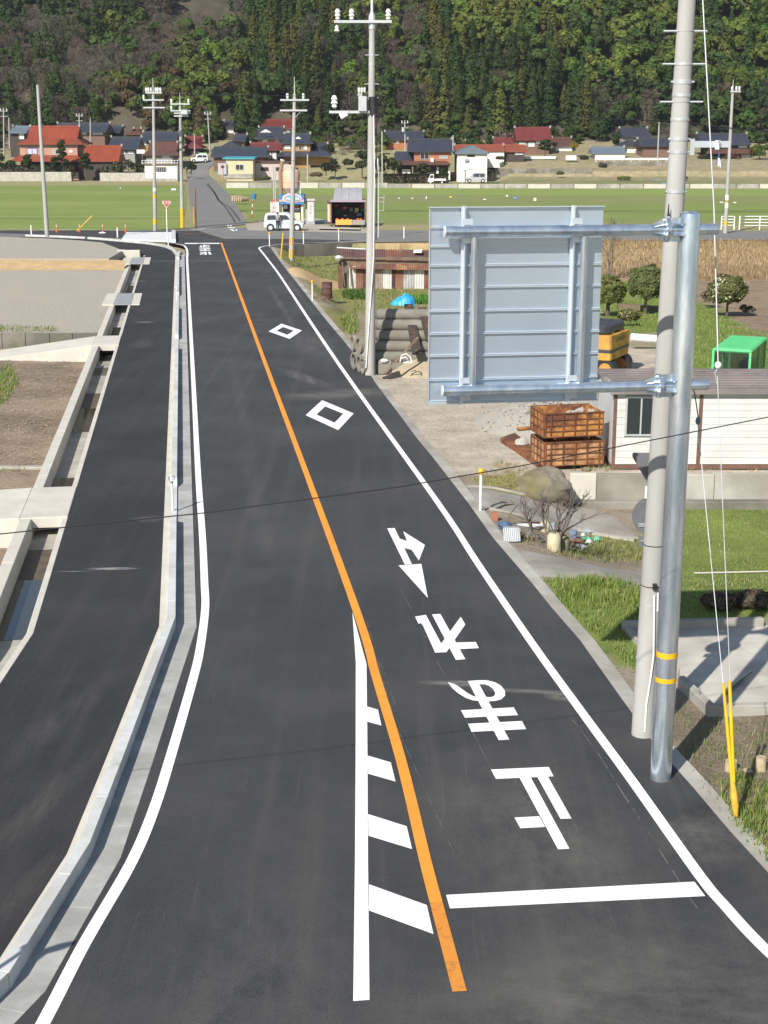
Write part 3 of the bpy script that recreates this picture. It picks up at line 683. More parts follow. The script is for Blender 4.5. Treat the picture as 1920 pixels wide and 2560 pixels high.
# forecourt strip and gravel verge before the stalls
MB().sheet([(p.x, p.y) for p in [P(613, 560), P(650, 553), P(700, 556), P(830, 563), P(940, 577), P(940, 583), P(620, 576)]], .002).build('verge', pm('gravel_verge', (.40, .36, .29), (.32, .28, .22), s=3, rough=1, bump=.02, bs=8), label='pale gravel forecourt beside the stalls', cat='verge', kind='structure')
MB().sheet([(p.x, p.y) for p in [P(764, 562), P(850, 556), P(790, 546), P(745, 546)]], .005).build('pad', W['concrete'], label='concrete pad under the coin kiosk', cat='pad', kind='structure')
# rice fields in strips
def field(px, c1, c2, z, label, c3=None):
    m = MB().sheet([(p.x, p.y) for p in [P(*q) for q in px]], z)
    return m.build('field', pm('young_crop', c1, c2, s=.5, rough=1, bump=.05, bs=5, st=(.3, 1.4, 1), c3=c3, s3=.05), label=label, cat='field', kind='structure')
G1 = (.195, .255, .052); G2 = (.155, .205, .043); OLV = (.24, .225, .095); DRY = (.33, .275, .135)
field([(-900, 574), (380, 575), (455, 570), (462, 530), (466, 490), (462, 464), (-900, 464)], G1, G2, -.02, 'flat green field left of the village lane', c3=(.215, .262, .062))
for yy, c_, w_ in ((546, (.085, .105, .03), .35), (493, (.10, .13, .035), .4), (541, (.33, .33, .17), .16), (505, (.30, .31, .14), .2), (575.5, (.20, .19, .09), .5)):
    xs0, xs1 = -900, 456
    MB().ribbon([P(xs0+(xs1-xs0)*i/16, yy+.5*math.sin(i*2.1), 0).to_2d() for i in range(17)], -w_, w_, None, -.012).build('field_row', pm('field_row', c_, tuple(q*1.35 for q in c_), s=.6, rough=1), None, label='thin furrow line across the flat left field', cat='furrow', kind='structure')
m = field([(-900, 464), (462, 464), (466, 449), (-900, 452)], OLV, DRY, .0, 'dry grass margin below the stone walls')
yb = [577, 560, 546, 528, 523, 506, 486, 469]
cc = [(DRY, OLV), (OLV, G2), (G1, G2), (G2, (.10, .14, .03)), (G1, G2), (OLV, G2), (G1, (.22, .28, .06))]
nm = ['dry grass strip along the cross road', 'olive strip behind the stalls', 'wide green strip behind the stalls', 'dark narrow furrow between green strips', 'green strip beyond the dark furrow', 'olive strip littered with scraps', 'bright green strip below the low far wall']
for i in range(7):
    l0 = 620 if yb[i] > 540 else 590 if yb[i] > 500 else 560
    field([(l0, yb[i]), (2900, yb[i]+6), (2900, yb[i+1]+6), (l0-(6 if i else 0), yb[i+1])], cc[i][0], cc[i][1], -.03+.004*i, nm[i])
# retaining wall of the cross road
MB().ribbon([P(676, 618).to_2d(), P(760, 612).to_2d(), P(920, 604.5).to_2d(), (14, 123.6), (40, 124.8)], .0, -.25, -1.4, .03).build('retaining_wall', pm('stained_wall', (.15, .135, .11), (.095, .085, .07), s=.6, rough=.95, bump=.01, bs=10, c3=(.2, .18, .15), s3=.2), None, bevel=.02, label='dark stained retaining wall along the cross road', cat='wall')

# ================================================================== overhead sign on its steel pole
RN = Vector((1, -DX, 0)).normalized()                       # across the road, to the right
RF = Vector((DX, 1, 0)).normalized()                        # along the road, away
SB = P(1651, 1945); SB.z = -.01
sg = thing('overhead_sign', 'large grey traffic sign seen from behind on a galvanised steel post', 'traffic sign', SB)
MB().tube([SB, SB+Vector((0, 0, 7.6)), SB+Vector((0, 0, 7.67)), SB+Vector((0, 0, 7.70))], [.145, .135, .125, .06], 32).build('post', W['galv'], sg, smooth=True)
for y0, y1 in ((1625, 1638), (1688, 1699)):
    z0, z1 = hit(1665, y1, SB, RF).z, hit(1665, y0, SB, RF).z
    MB().tube([SB+Vector((0, 0, z0)), SB+Vector((0, 0, z1))], .1455, 32).build('yellow_band', W['yellow'], sg, smooth=True)
zu, zl = hit(1690, 572, SB, RF).z, hit(1670, 962, SB, RF).z
PQ = SB+RF*.20                                               # plane of the panel
uu = lambda x, y, q=SB: (hit(x, y, q, RF)-SB).dot(RN)
for zz, xl, xr, yy in ((zu, 1113, 1793, 572), (zl, 1107, 1769, 964)):
    a = SB+RN*uu(xl, yy)+Vector((0, 0, zz)); b = SB+RN*uu(xr, yy)+Vector((0, 0, zz))
    arm = MB().cyl(a, b, .070, n=24).build('arm', W['galv'], sg, smooth=True)
    MB().cyl(a-RN*.012, a, .072, n=24).build('end_cap', W['zinc_white'], arm, smooth=True)
    c = SB+Vector((0, 0, zz))
    MB().cyl(c-RN*.30, c-RN*.275, .155, n=20).build('flange', W['galv'], arm, smooth=True)
    MB().cyl(c-RN*.325, c-RN*.302, .155, n=20).build('flange', W['galv'], arm, smooth=True)
    for k in range(6):
        t = k*math.pi/3+.5; e = (RF*math.cos(t)+Vector((0, 0, 1))*math.sin(t))
        s_ = e.cross(RN)*.006
        MB().extr([c-RN*.33+e*.06, c-RN*.33+e*.145, c-RN*.47+e*.078, c-RN*.47+e*.06], s_).build('gusset', W['galv'], arm)
        MB().extr([c-RN*.27+e*.06, c-RN*.27+e*.145, c-RN*.10+e*.15, c-RN*.10+e*.06], s_).build('gusset', W['galv'], arm)
        MB().cyl(c-RN*.345+e*.12, c-RN*.255+e*.12, .014, n=6).build('bolt', W['zinc_white'], arm)
ul, ur = uu(1071, 760, PQ), uu(1500, 760, PQ)
ribs = [518, 569, 616, 664, 718, 777, 833, 888, 947, 1002]
zs = [hit(1280, y, PQ, RF).z for y in ribs]
def lbox(m, u0, u1, f0, f1, z0, z1):
    q = [SB+RN*u0+RF*f0, SB+RN*u1+RF*f0, SB+RN*u1+RF*f1, SB+RN*u0+RF*f1]
    m.hexa([Vector((p.x, p.y, z0)) for p in q], [Vector((p.x, p.y, z1)) for p in q]); return m
for a, b in zip(zs, zs[1:]):
    pn = lbox(MB(), ul, ur, .20, .206, b+.002, a-.002).build('sign_panel', W['alu'], sg)
    lbox(MB(), ul, ur, .165, .1995, b+.002, b+.012).build('panel_rib', W['alu_rail'], pn)
    lbox(MB(), ul, ur, .180, .1995, b+.020, b+.026).build('panel_rib', W['alu_rail'], pn)
    lbox(MB(), ul, ul+.012, .178, .1995, b+.03, a-.005).build('panel_edge', W['alu_rail'], pn)
lbox(MB(), ul-.006, ur+.006, .150, .206, zs[0]+.001, zs[0]+.012).build('sign_panel', W['alu_rail'], sg)
lbox(MB(), ul-.006, ur+.006, .150, .206, zs[-1]-.014, zs[-1]-.001).build('sign_panel', W['alu_rail'], sg)
for xa, xp in ((1155, 1177), (1424, 1446)):
    u = uu(xa, 760, PQ); up_ = uu(xp, 760, PQ)
    r_ = lbox(MB(), u-.035, u+.035, .145, .163, zs[-1]-.02, zs[0]+.02)
    lbox(r_, u-.006, u+.006, .085, .145, zs[-1]-.02, zs[0]+.02).build('mounting_rail', W['alu_rail'], sg)
    a = SB+RN*up_+RF*.02
    MB().cyl(a+Vector((0, 0, zl)), a+Vector((0, 0, zu)), .045, n=16).build('stay_pipe', W['galv'], sg, smooth=True)
    for zz in (zu, zl):
        lbox(MB(), u-.03, u+.10, .07, .08, zz+.065, zz+.14).build('bracket', W['alu_rail'], sg)
        lbox(MB(), u-.03, u+.10, .07, .08, zz-.16, zz-.075).build('bracket', W['alu_rail'], sg)

# ================================================================== utility poles
POLES = {}
def pole(base, top, r0, r1, label, group=None, n=16, mat='pole', name='utility_pole', cat='utility pole', rings=()):
    t = thing(name, label, cat, base, group=group)
    sh = MB().tube([base, lerp(base, top, .5), top], [r0, (r0+r1)/2, r1], n).build('shaft', W[mat], t, smooth=True)
    for z, h, w_ in rings:
        f = (z-base.z)/(top.z-base.z); c = lerp(base, top, f); r = lerp(r0, r1, f)+.006
        MB().tube([c, c+Vector((0, 0, h))], r, n).build('band', W['galv_far'], t, smooth=True)
        for s_ in (-1, 1):
            if w_: MB().cyl(c+Vector((s_*r*.9, -.03, h/2)), c+Vector((s_*(r+w_), -.03, h/2)), .014, n=6).build('step_bolt', W['galv_far'], t)
    return t, sh
def ins(m, p, s=1.):
    m.lathe(p, [(.02*s, 0), (.05*s, .03*s), (.035*s, .06*s), (.065*s, .09*s), (.04*s, .13*s), (.06*s, .16*s), (.03*s, .22*s)], 10)
def crossarm(t, c, L, Rr, insul=(), brace=True, ang=0., s=.045, sc=1.3):
    d = Vector((math.cos(ang), math.sin(ang), 0)); f = Vector((-d.y, d.x, 0))
    a, b = c-d*L, c+d*Rr
    q = [a-f*s-Vector((0, 0, s)), b-f*s-Vector((0, 0, s)), b+f*s-Vector((0, 0, s)), a+f*s-Vector((0, 0, s))]
    ar = MB().hexa(q, [p+Vector((0, 0, 2*s)) for p in q]).build('crossarm', W['galv_far'], t)
    for k in insul:
        m = MB(); ins(m, c+d*k+Vector((0, 0, s+.001)), sc); m.build('insulator', W['porcelain'], ar, smooth=True)
    return ar
def vpole(pb, pt, z, r0, r1, label, **k):
    b = P(*pb, z); tp = D(*pt, b.y); return (b, tp)+pole(b, tp, r0, r1, label, **k)
# near concrete pole behind the sign post
b6 = P(1606, 1840, -.03); t6 = D(1738, -330, b6.y+.05)
zy = lambda y, x=1690: D(x, y, b6.y).z
near_pole, nsh = pole(b6, t6, .165, .105, 'thick grey concrete pole with steel bands standing behind the sign post', n=32,
    rings=[(zy(163), .03, .16), (zy(210), .055, .03), (zy(242), .04, .0), (zy(255), .004, .16), (zy(302), .035, .0), (zy(352), .045, .02), (zy(384), .04, .02), (zy(483), .04, .01), (zy(78), .004, .17)])
def on6(x, y, off=0.): return D(x, y, b6.y-.17+off)
p = on6(1728, 353, .12); q = on6(1727, 388, .12)
MB().box(p.x-.015, p.x+.045, p.y-.02, p.y+.02, q.z, p.z+.03).build('bracket', W['galv_far'], near_pole)
a_ = D(1728, 362, 20.0); c_ = D(1822, 362, 20.0)
box6 = MB().box(a_.x+.03, c_.x, a_.y-.03, a_.y+.03, a_.z-.035, a_.z+.05).build('side_arm', W['alu_rail'], near_pole)
p = D(1794, 362, 19.93); MB().box(p.x-.03, p.x+.03, p.y-.02, p.y+.02, p.z-.06, p.z+.06).build('arm_clip', W['porcelain'], box6)
p = D(1799, 372, 19.93); MB().tube([p, p+Vector((.0, 0, -.08)), p+Vector((-.03, 0, -.2))], .008, 6).build('blue_lead', pm('blue_plastic', (.05, .12, .5), None), box6)
p = D(1797, 395, 19.93)
for k in range(2): MB().tube([p+Vector((k*.03, 0, -.02*k)), p+Vector((k*.03+.005, 0, -.1-.02*k))], .016, 8).build('cap', W['porcelain'], box6)
# conduit and small box on the pole
cp_ = [on6(1636, 1488), on6(1634, 1640), on6(1626, 1700), on6(1616, 1762), on6(1612, 1830)]
MB().tube(cp_, .014, 8).build('conduit', W['porcelain'], near_pole, smooth=True)
MB().tube([on6(1645, 1482), on6(1644, 1528)], .012, 8).build('conduit', W['porcelain'], near_pole)
p = on6(1637, 1467); MB().box(p.x-.03, p.x+.03, p.y-.03, p.y+.03, p.z-.045, p.z+.045).build('junction_box', W['black'], near_pole, bevel=.006)
for y in (1463, 1508, 1645, 1770, 1362): 
    f = (D(1640, y, b6.y).z-b6.z)/(t6.z-b6.z); c = lerp(b6, t6, f); MB().tube([c, c+Vector((0, 0, .012))], lerp(.165, .105, f)+.004, 24).build('strap', W['black_wire'] if y in (1463, 1362) else W['galv_far'], near_pole)
p = on6(1672, 510); MB().tube([p, p+Vector((0, 0, -.1)), p+Vector((.004, 0, -.16))], [.006, .012, .022], 8).build('hanging_clip', W['black_wire'], near_pole)
# signs strapped to that pole, seen from behind
SIGNB = pm('sign_back', (.17, .175, .18), (.14, .145, .15), s=4, rough=.6, metal=.3)
YB = b6.y+.06
st = thing('stop_sign', 'dark back of an inverted triangle sign strapped to the concrete pole', 'road sign', D(1625, 1175, YB))
rt = [D(1583, 1132, YB), D(1581, 1137, YB), D(1582, 1144, YB), D(1629, 1225, YB), D(1635, 1225, YB), D(1683, 1144, YB), D(1685, 1137, YB), D(1681, 1132, YB)]
MB().extr(rt, (0, .012, 0)).build('plate', SIGNB, st)
MB().cyl(D(1616, 1215, YB)-Vector((0, .02, 0)), D(1614, 1245, YB)-Vector((0, .02, 0)), .02, n=12).build('mount_pipe', W['white'], st, smooth=True)
rs = thing('round_sign', 'grey back of a round sign strapped to the concrete pole', 'road sign', D(1626, 1290, YB))
c = D(1632, 1290, YB); rr = (D(1632, 1240, YB)-c).length
MB().cyl(c, c+Vector((0, .012, 0)), rr, n=40).build('plate', SIGNB, rs)
for yy in (1310, 1315): p = D(1612, yy, YB-.012); MB().box(p.x-.09, p.x+.2, p.y-.008, p.y+.008, p.z-.008, p.z+.008).build('stiffener', W['galv_far'], rs)
p = D(1622, 1322, YB-.03); MB().box(p.x-.03, p.x+.0, p.y-.01, p.y+.01, p.z-.11, p.z+.11).build('clamp', W['white'], rs)
ps = thing('plate_sign', 'small grey back of a rectangular plate under the round sign', 'road sign', D(1612, 1355, YB))
p, q = D(1597, 1341, YB), D(1650, 1367, YB); MB().box(p.x, q.x, YB, YB+.01, q.z, p.z).build('plate', SIGNB, ps)
p = D(1615, 1352, YB-.012); MB().box(p.x-.08, p.x+.1, p.y-.008, p.y+.008, p.z-.006, p.z+.006).build('stiffener', W['galv_far'], ps)

# middle pole with crossarm and switch gear
b5 = P(925, 940, -.05); t5 = D(930, 66, b5.y)
mid, msh = pole(b5, t5, .20, .10, 'tall concrete pole carrying a crossarm and grey switch box beside the pipe stack', n=24, rings=[(D(930, 140, b5.y).z, .06, .12), (D(930, 163, b5.y).z, .05, .0), (D(930, 211, b5.y).z, .02, .14), (D(930, 245, b5.y).z, .02, .12)])
tp = t5; MB().tube([tp+Vector((0, 0, -.1)), tp+Vector((0, 0, .35)), tp+Vector((0, 0, .5)), tp+Vector((0, 0, 2.2))], [.12, .12, .05, .04], 12).build('top_spike', W['galv_far'], mid, smooth=True)
a1 = crossarm(mid, D(930, 54, b5.y-.13), (930-842)/3600*b5.y*1.02, (976-930)/3600*b5.y*1.02, (-1.2, -.71, .57), sc=1.7)
p = D(842, 66, b5.y-.13); MB().lathe(p+Vector((0, 0, -.2)), [(.03, 0), (.1, .05), (.06, .12), (.08, .17), (.02, .25)], 10).build('hanging_insulator', W['porcelain'], a1, smooth=True)
wr = [D(842, 78, b5.y-.13), D(840, 150, b5.y-.13), D(835, 255, b5.y-.13)]
MB().tube(wr, .022, 6).build('down_lead', W['black_wire'], a1)
c = D(925, 280, b5.y-.13); d_ = D(823, 274, b5.y-.13); L = (c-d_).length
a2 = crossarm(mid, c, L, .0, (), ang=math.atan2(0, 1)); a2.rotation_euler = (0, 0, 0)
m = MB(); ins(m, D(836, 271, b5.y-.13), 2.); m.build('insulator', W['porcelain'], a2, smooth=True)
p = D(859, 287, b5.y-.16); mt = Matrix.Translation(p) @ Matrix.Rotation(R(-28), 4, 'Y')
MB().box(-.14, .14, -.09, .09, -.1, .1, mt).build('switch_box', W['porcelain'], a2, bevel=.02)
for k in (-1, 1): MB().tube([p+Vector((-.14, 0, -.02*k)), p+Vector((-.26, 0, -.12+.05*k)), p+Vector((-.3, 0, -.02+.05*k))], .018, 6).build('lead', W['black_wire'], a2)
p = D(906, 254, b5.y-.15); bx = MB().box(p.x-.14, p.x+.16, p.y-.15, p.y+.12, p.z-.34, p.z+.18).build('switch_cabinet', W['galv_far'], mid, bevel=.02)
MB().box(p.x-.17, p.x+.0, p.y-.12, p.y+.1, p.z+.181, p.z+.3).build('terminal', W['grey_paint'], bx)
for k in range(3): m = MB(); ins(m, p+Vector((-.12+.1*k, -.05, .30)), .8); m.build('insulator', W['porcelain'], bx)
MB().tube([D(932, 242, b5.y-.13), D(934, 285, b5.y-.14)], .15, 12).build('cable_wrap', W['black'], mid, smooth=True)
MB().tube([D(934, 285, b5.y-.2), D(936, 420, b5.y-.21), D(934, 640, b5.y-.22), D(915, 920, b5.y-.22)], .022, 6).build('conduit', W['porcelain'], mid)
MB().tube([D(941, 300, b5.y-.19), D(942, 420, b5.y-.2), D(940, 600, b5.y-.21)], .018, 6).build('conduit', W['black_wire'], mid)

# poles further off
def armpole(pb, pt, z, r0, r1, label, arms, spike=0, stripes=(), posts=()):
    b, tp, t, sh = vpole(pb, pt, z, r0, r1, label)
    for (y, lx, rx, ii) in arms:
        xc = pb[0]+(pt[0]-pb[0])*(pb[1]-y)/(pb[1]-pt[1]); k = b.y/3600*1.03
        crossarm(t, D(xc, y, b.y-.14), (xc-lx)*k, (rx-xc)*k, [(x-xc)*k for x in ii], s=.06, sc=1.8)
    if spike: MB().cyl(tp, tp+Vector((0, 0, spike)), .05, .02, n=8).build('top_spike', W['galv_far'], t)
    for (y0, y1, mat) in stripes:
        f0, f1 = [(D(pb[0], y, b.y).z-b.z)/(tp.z-b.z) for y in (y1, y0)]
        MB().tube([lerp(b, tp, f0), lerp(b, tp, f1)], [lerp(r0, r1, f0)+.008, lerp(r0, r1, f1)+.008], 16).build('marker_sleeve', mat, t, smooth=True)
    return b, tp, t
STR = bpy.data.materials.new('yellow_black_stripe'); STR.use_nodes = True
_n = STR.node_tree.nodes; _l = STR.node_tree.links; _w = _n.new('ShaderNodeTexWave'); _w.inputs['Scale'].default_value = 1.9; _w.bands_direction = 'X'
_p = _n.new('ShaderNodeNewGeometry'); _l.new(_p.outputs['Position'], _w.inputs['Vector']); _r = _n.new('ShaderNodeValToRGB'); _r.color_ramp.interpolation = 'CONSTANT'
_r.color_ramp.elements[0].color = (.75, .48, .01, 1); _r.color_ramp.elements[1].color = (.25, .22, .14, 1); _r.color_ramp.elements[1].position = .62
_l.new(_w.outputs['Fac'], _r.inputs[0]); _l.new(_r.outputs[0], _n['Principled BSDF'].inputs['Base Color'])
armpole((118, 592), (94, 212), .5, .19, .12, 'bare grey concrete pole leaning beside the raised gravel lot', [])
armpole((388, 577), (383, 226), 0, .19, .12, 'concrete pole with three crossarms at the green field corner', [(232, 365, 403, (367, 372, 378, 389, 394, 400)), (250, 359, 408, (361,)), (269, 360, 410, ())], spike=1.1, stripes=[(470, 478, W['white']), (487, 495, W['yellow']), (548, 560, W['yellow'])])
b3, t3, p3 = armpole((456, 570), (450, 256), 0, .19, .12, 'concrete pole with stacked crossarms beside the village lane', [(260, 428, 473, (430, 470)), (277, 428, 474, (430,)), (283, 436, 474, ()), (290, 436, 470, ())], spike=.9, stripes=[(521, 569, W['yellow'])])
p = D(462, 280, b3.y-.3); MB().box(p.x-.35, p.x+.3, p.y-.3, p.y+.2, p.z-.25, p.z+.2).build('transformer', W['galv_far'], p3, bevel=.04)
b4, t4, p4 = armpole((728, 667), (736.5, 235), -.75, .19, .12, 'concrete pole with yellow striped sleeves behind the rusty shack', [(250, 703, 770, (720, 757)), (276, 702, 766, ())], spike=1.2, stripes=[(594, 612, STR), (622, 644, STR)])
for k in (1, -1): MB().cyl(D(736, 297, b4.y-.1), D(736+18, 276, b4.y-.1), .03, n=6).build('brace', W['galv_far'], p4)
armpole((1813, 583), (1832, 222), 0, .18, .12, 'leaning concrete pole standing by the white railing', [(229, 1826, 1850, (1830, 1840, 1847))], spike=.8, stripes=[(487, 520, W['white']), (500, 507, W['yellow']), (552, 563, W['yellow'])])
# small far poles of the village: foot pixel, head pixel, distance
VP = [((10, 395), (9, 270), 300), ((24, 372), (22, 294), 320), ((199, 345), (198, 283), 325), ((226, 366), (226, 296), 325), ((525, 382), (519, 278), 318), ((487, 392), (486, 334), 312), ((1013, 378), (1012, 300), 315), ((956, 462), (955, 328), 268), ((1132, 388), (1133, 338), 306), ((1159, 372), (1164, 347), 330), ((1644, 396), (1648, 305), 300), ((769, 455), (769, 386), 268), ((689, 505), (688, 416), 160), ((685, 505), (683, 416), 160)]
VL = ['slim pole beside the pine hedge left of the great red roof', 'short bare pole left of the great red roof', 'slim pole in front of the dark roof with white gables', 'bare slim pole behind the long red annex roof', 'tapering pole rising over the village lane', 'slim white pole beside the lane by the green hoarding', 'pole with a grey can behind the orange brick house', 'slim pole standing in the hedge left of the orange brick house', 'short stout pole between the brick house and white store', 'short pole behind the white store gable', 'pole behind the white road railing', 'thin pole on the grass terrace below the ochre house', 'twin steel post standing behind the red lettered board', 'twin steel post standing behind the red lettered board']
for i, ((pb, pt, Y), lb) in enumerate(zip(VP, VL)):
    b = D(*pb, Y); tp = D(*pt, Y); r_ = .055 if Y == 160 else .12
    t, sh = pole(b, tp, r_*1.25, r_, lb, n=8, mat='galv_far' if Y == 160 else 'pole', group='twin posts' if Y == 160 else None)
    if i in (0, 2, 4, 6): crossarm(t, tp+Vector((0, 0, -.6)), .8, .8, (-.6, .6), sc=2.); crossarm(t, tp+Vector((0, 0, -1.6)), .7, .7, ())
    if i == 6: MB().cyl(tp+Vector((-.3, -.3, -2.4)), tp+Vector((-.3, -.3, -1.5)), .35, n=10).build('transformer', W['galv_far'], t)
# slim steel post with ladder bracket by the cross road
b, tp, t, sh = vpole((946, 594), (947, 426), 0, .07, .05, 'slim steel post with a small ladder bracket beside the cross road', mat='galv_far', name='steel_post', cat='post')
k = b.y
for y in (494, 505, 526): q = D(947, y, k); MB().cyl(q, q+Vector((.46, 0, 0)), .02, n=6).build('rung', W['galv_far'], t)
q = D(947, 486, k); MB().cyl(q+Vector((.46, 0, 0)), D(959, 528, k), .025, n=6).build('rail', W['galv_far'], t)
q = D(945, 395, k); MB().tube([tp, D(944, 410, k), q], [.1, .12, .04], 8).build('head', W['galv_far'], t)

# ================================================================== wires
def wire(name, label, pts, r, sag=0., n=14, mat='black_wire', group=None):
    m = []
    for a, b in zip(pts, pts[1:]):
        for i in range(n):
            f = i/n; p = lerp(Vector(a), Vector(b), f); p.z -= sag*4*f*(1-f); m.append(p)
    m.append(Vector(pts[-1])); MB().tube(m, r, 6).build(name, W[mat], None, smooth=True, label=label, cat='cable', group=group)
wire('overhead_cable', 'thick black cable slung low across the foreground road', [D(-700, 1402, 13.4), D(0, 1335, 14), D(513, 1282, 14.6), D(1000, 1217, 15.1), D(1300, 1165, 15.5), D(1920, 1043, 16.3), D(2700, 860, 17.5)], .0065, n=5)
wire('overhead_cable', 'thin dark line strung along the hill between far poles', [D(-200, 232, 141), D(383, 236, 137), D(737, 240, 100), D(950, 240, 92)], .02, .0, 4)
wire('overhead_cable', 'dark line running right from the middle pole past the wooded slope', [D(945, 238, 52.4), D(1300, 268, 46), D(1690, 302, 36), D(2300, 340, 26)], .012, .1)
wire('overhead_cable', 'faint dark line above the wooded slope right of the middle pole', [D(940, 248, 52.4), D(1500, 300, 60), D(2300, 330, 80)], .012, .2)
wire('overhead_cable', 'thin line crossing below the dark village roofs', [D(520, 396, 250), D(740, 402, 100), D(735, 402, 98)], .012, .1, 4)
# guy wires with insulators and yellow guards
an = P(1838, 2043, -.05)
gw = thing('guy_wire', 'pair of steel guy wires with yellow guards anchored in the grass', 'guy wire', an)
i1 = D(1795, 913, 18.5); i2 = D(1745, 1052, 19.0)
MB().tube([D(1826, 1720, 17.55), i1-Vector((0, 0, .14)), ], .006, 6).build('wire', W['galv_far'], gw)
MB().tube([i1+Vector((0, 0, .03)), D(1785, 520, 19.1), D(1757, 0, 19.7), D(1746, -300, 19.9)], .009, 6).build('wire', W['galv_far'], gw)
MB().tube([D(1808, 1712, 17.5), i2-Vector((0, 0, .05))], .006, 6).build('wire', W['galv_far'], gw)
MB().tube([i2+Vector((0, 0, .05)), D(1737, 985, 19.25), D(1690, 860, 19.85)], .008, 6).build('wire', W['black_wire'], gw)
MB().blob(i1, (.045, .04, .05), 1, 8, .02).build('insulator', W['porcelain'], gw, smooth=True)
MB().tube([i1-Vector((.0, 0, .04)), i1-Vector((.035, 0, .1)), i1-Vector((0, 0, .24))], .006, 6).build('wire', W['galv_far'], gw)
MB().blob(i2, (.035, .03, .055), 2, 8, .02).build('insulator', pm('blue_grey_porcelain', (.12, .17, .22), None, rough=.3), gw, smooth=True)
MB().tube([D(1808, 1708, 17.5), D(1831, 1958, 17.2)], [.020, .024], 10).build('guard', W['yellow'], gw, smooth=True)
MB().tube([D(1824, 1702, 17.55), D(1834, 1958, 17.2)], [.022, .026], 10).build('guard', W['yellow'], gw, smooth=True)
MB().tube([D(1831, 1952, 17.2), D(1835, 1990, 17.17), D(1838, 2015, 17.15), D(1839, 2034, 17.13), D(1840, 2040, 17.13)], [.03, .05, .047, .033, .03], 14).build('guard_boot', W['amber'], gw, smooth=True)
MB().tube([D(1840, 2040, 17.13), an+Vector((.01, 0, .0)), an-Vector((0, 0, .2))], .018, 8).build('anchor_rod', W['galv'], gw)

# ================================================================== marker posts
def mpost(px, top, z, label, cap='ball', ring=False, group=None, r=.03):
    b = P(*px, z); h = D(px[0], top, b.y).z-b.z
    t = thing('marker_post', label, 'marker post', b, group=group)
    MB().tube([b, b+Vector((0, 0, h-.06))], r, 12).build('post', W['white'], t, smooth=True)
    if cap == 'ball': MB().lathe(b+Vector((0, 0, h-.1)), [(r, 0), (r*1.9, .02), (r*2.2, .07), (r*1.9, .12), (r*.8, .15)], 12).build('reflector', W['yellow'], t, smooth=True)
    elif cap == 'ring':
        c = b+Vector((0, 0, h-.07)); m = MB(); m.tube([c+Vector((.07*math.cos(a), 0, .07*math.sin(a))) for a in [2*math.pi*i/16 for i in range(17)]], .012, 8, False); m.build('ring', W['galv'], t, smooth=True)
        MB().cyl(b+Vector((0, 0, h-.19)), b+Vector((0, 0, h-.14)), r+.006, n=12).build('collar', W['galv'], t)
    else: MB().cyl(b+Vector((0, 0, h-.06)), b+Vector((0, 0, h)), r, r*.6, n=12).build('cap', W['white'], t)
    return t
mpost((1201, 1276), 1176, -.0, 'white marker post with yellow head beside the sloping paved path', r=.034)
mpost((781, 753), 703, -.02, 'white marker post with yellow head near the rusty drum', r=.036)
for px, top, lb in (((674, 616), 582, 'white marker post with yellow head at the junction corner beside the leaning yellow stake'), ((759, 610), 578, 'white marker post with yellow head between the striped pole and stall'), ((847, 603), 572, 'white marker post with yellow head in front of the maroon stall')):
    mpost(px, top, .0, lb, r=.045)
mpost((1010, 596), 567, 0, 'plain white post by the cross road next to the sign panel', 'plain', r=.05)
mpost((79, 590), 563, 0, 'plain white post near the leaning concrete pole', 'plain', r=.06)
mpost((294, 594), 569, 0, 'plain white post beside the striped steel grating', 'plain', r=.06)
mpost((432, 1277), 1188, .03, 'white kerb post with a steel ring top at the lowered kerb', 'ring', r=.028)
mpost((442.5, 751), 718, .03, 'white kerb post with a steel ring top further along the kerb', 'ring', r=.032)
# a sign post just left of the frame, whose shadow lies over kerb and edge line
lp = thing('road_sign', 'sign post beside the kerb casting its shadow over the edge line', 'road sign', (-5.35, 10.9, .03))
MB().tube([(-5.35, 10.9, .03), (-5.35, 10.9, 2.75)], .03, 12).build('post', W['white'], lp, smooth=True)
MB().cyl((-5.30, 10.88, 2.8), (-5.315, 10.895, 2.82), .16, n=24).build('plate', SIGNB, lp)
b = P(211.5/1*3.3, 660, 0)
ys_ = P(702, 648, -.05); yt = D(708, 582, ys_.y)
MB().cyl(ys_, yt, .055, n=10).build('guard_stake', W['yellow'], None, smooth=True, label='yellow stake leaning at the junction corner', cat='stake')
for x, lb in ((142, 'banded orange flexible post nearest the leaning concrete pole'), (199, 'banded orange flexible post with a yellow bar beside it'), (257, 'banded orange flexible post standing by a white lump'), (314, 'banded orange flexible post next to the striped steel grating')):
    b = P(x, 580, 0); t = thing('lane_post', lb, 'lane post', b, group='orange posts along the field edge')
    MB().lathe(b, [(.13, 0), (.13, .05), (.05, .07), (.04, .72), (.02, .76)], 12).build('post', W['cone'], t, smooth=True)
    for z in (.45, .58): MB().cyl(b+Vector((0, 0, z)), b+Vector((0, 0, z+.07)), .046, n=12).build('reflective_band', W['white'], t)
a_, b_ = P(192, 578, 0), D(230, 540, 136.5); MB().cyl(a_, b_, .05, n=8).build('guy_guard', W['yellow'], None, label='long yellow bar slanting at the field edge', cat='bar')
MB().blob(P(256, 582.5, .05), (.35, .3, .09), 3, 6).build('sandbag', W['white'], None, smooth=True, label='white sandbag lying by the cross road', cat='sandbag')
# yellow guard on lane pole and second yellow stick
a_, b_ = P(486, 560, 0), D(483, 519, 147); MB().cyl(a_, b_, .06, n=8).build('guard_stake', W['yellow'], None, label='yellow stick on the verge of the village lane', cat='stake')
a_, b_ = P(490, 572, 0), D(488.5, 470, 140); MB().cyl(a_, b_, .07, .05, n=8).build('rusty_post', W['rust'], None, label='thin rusty post at the mouth of the village lane', cat='post')
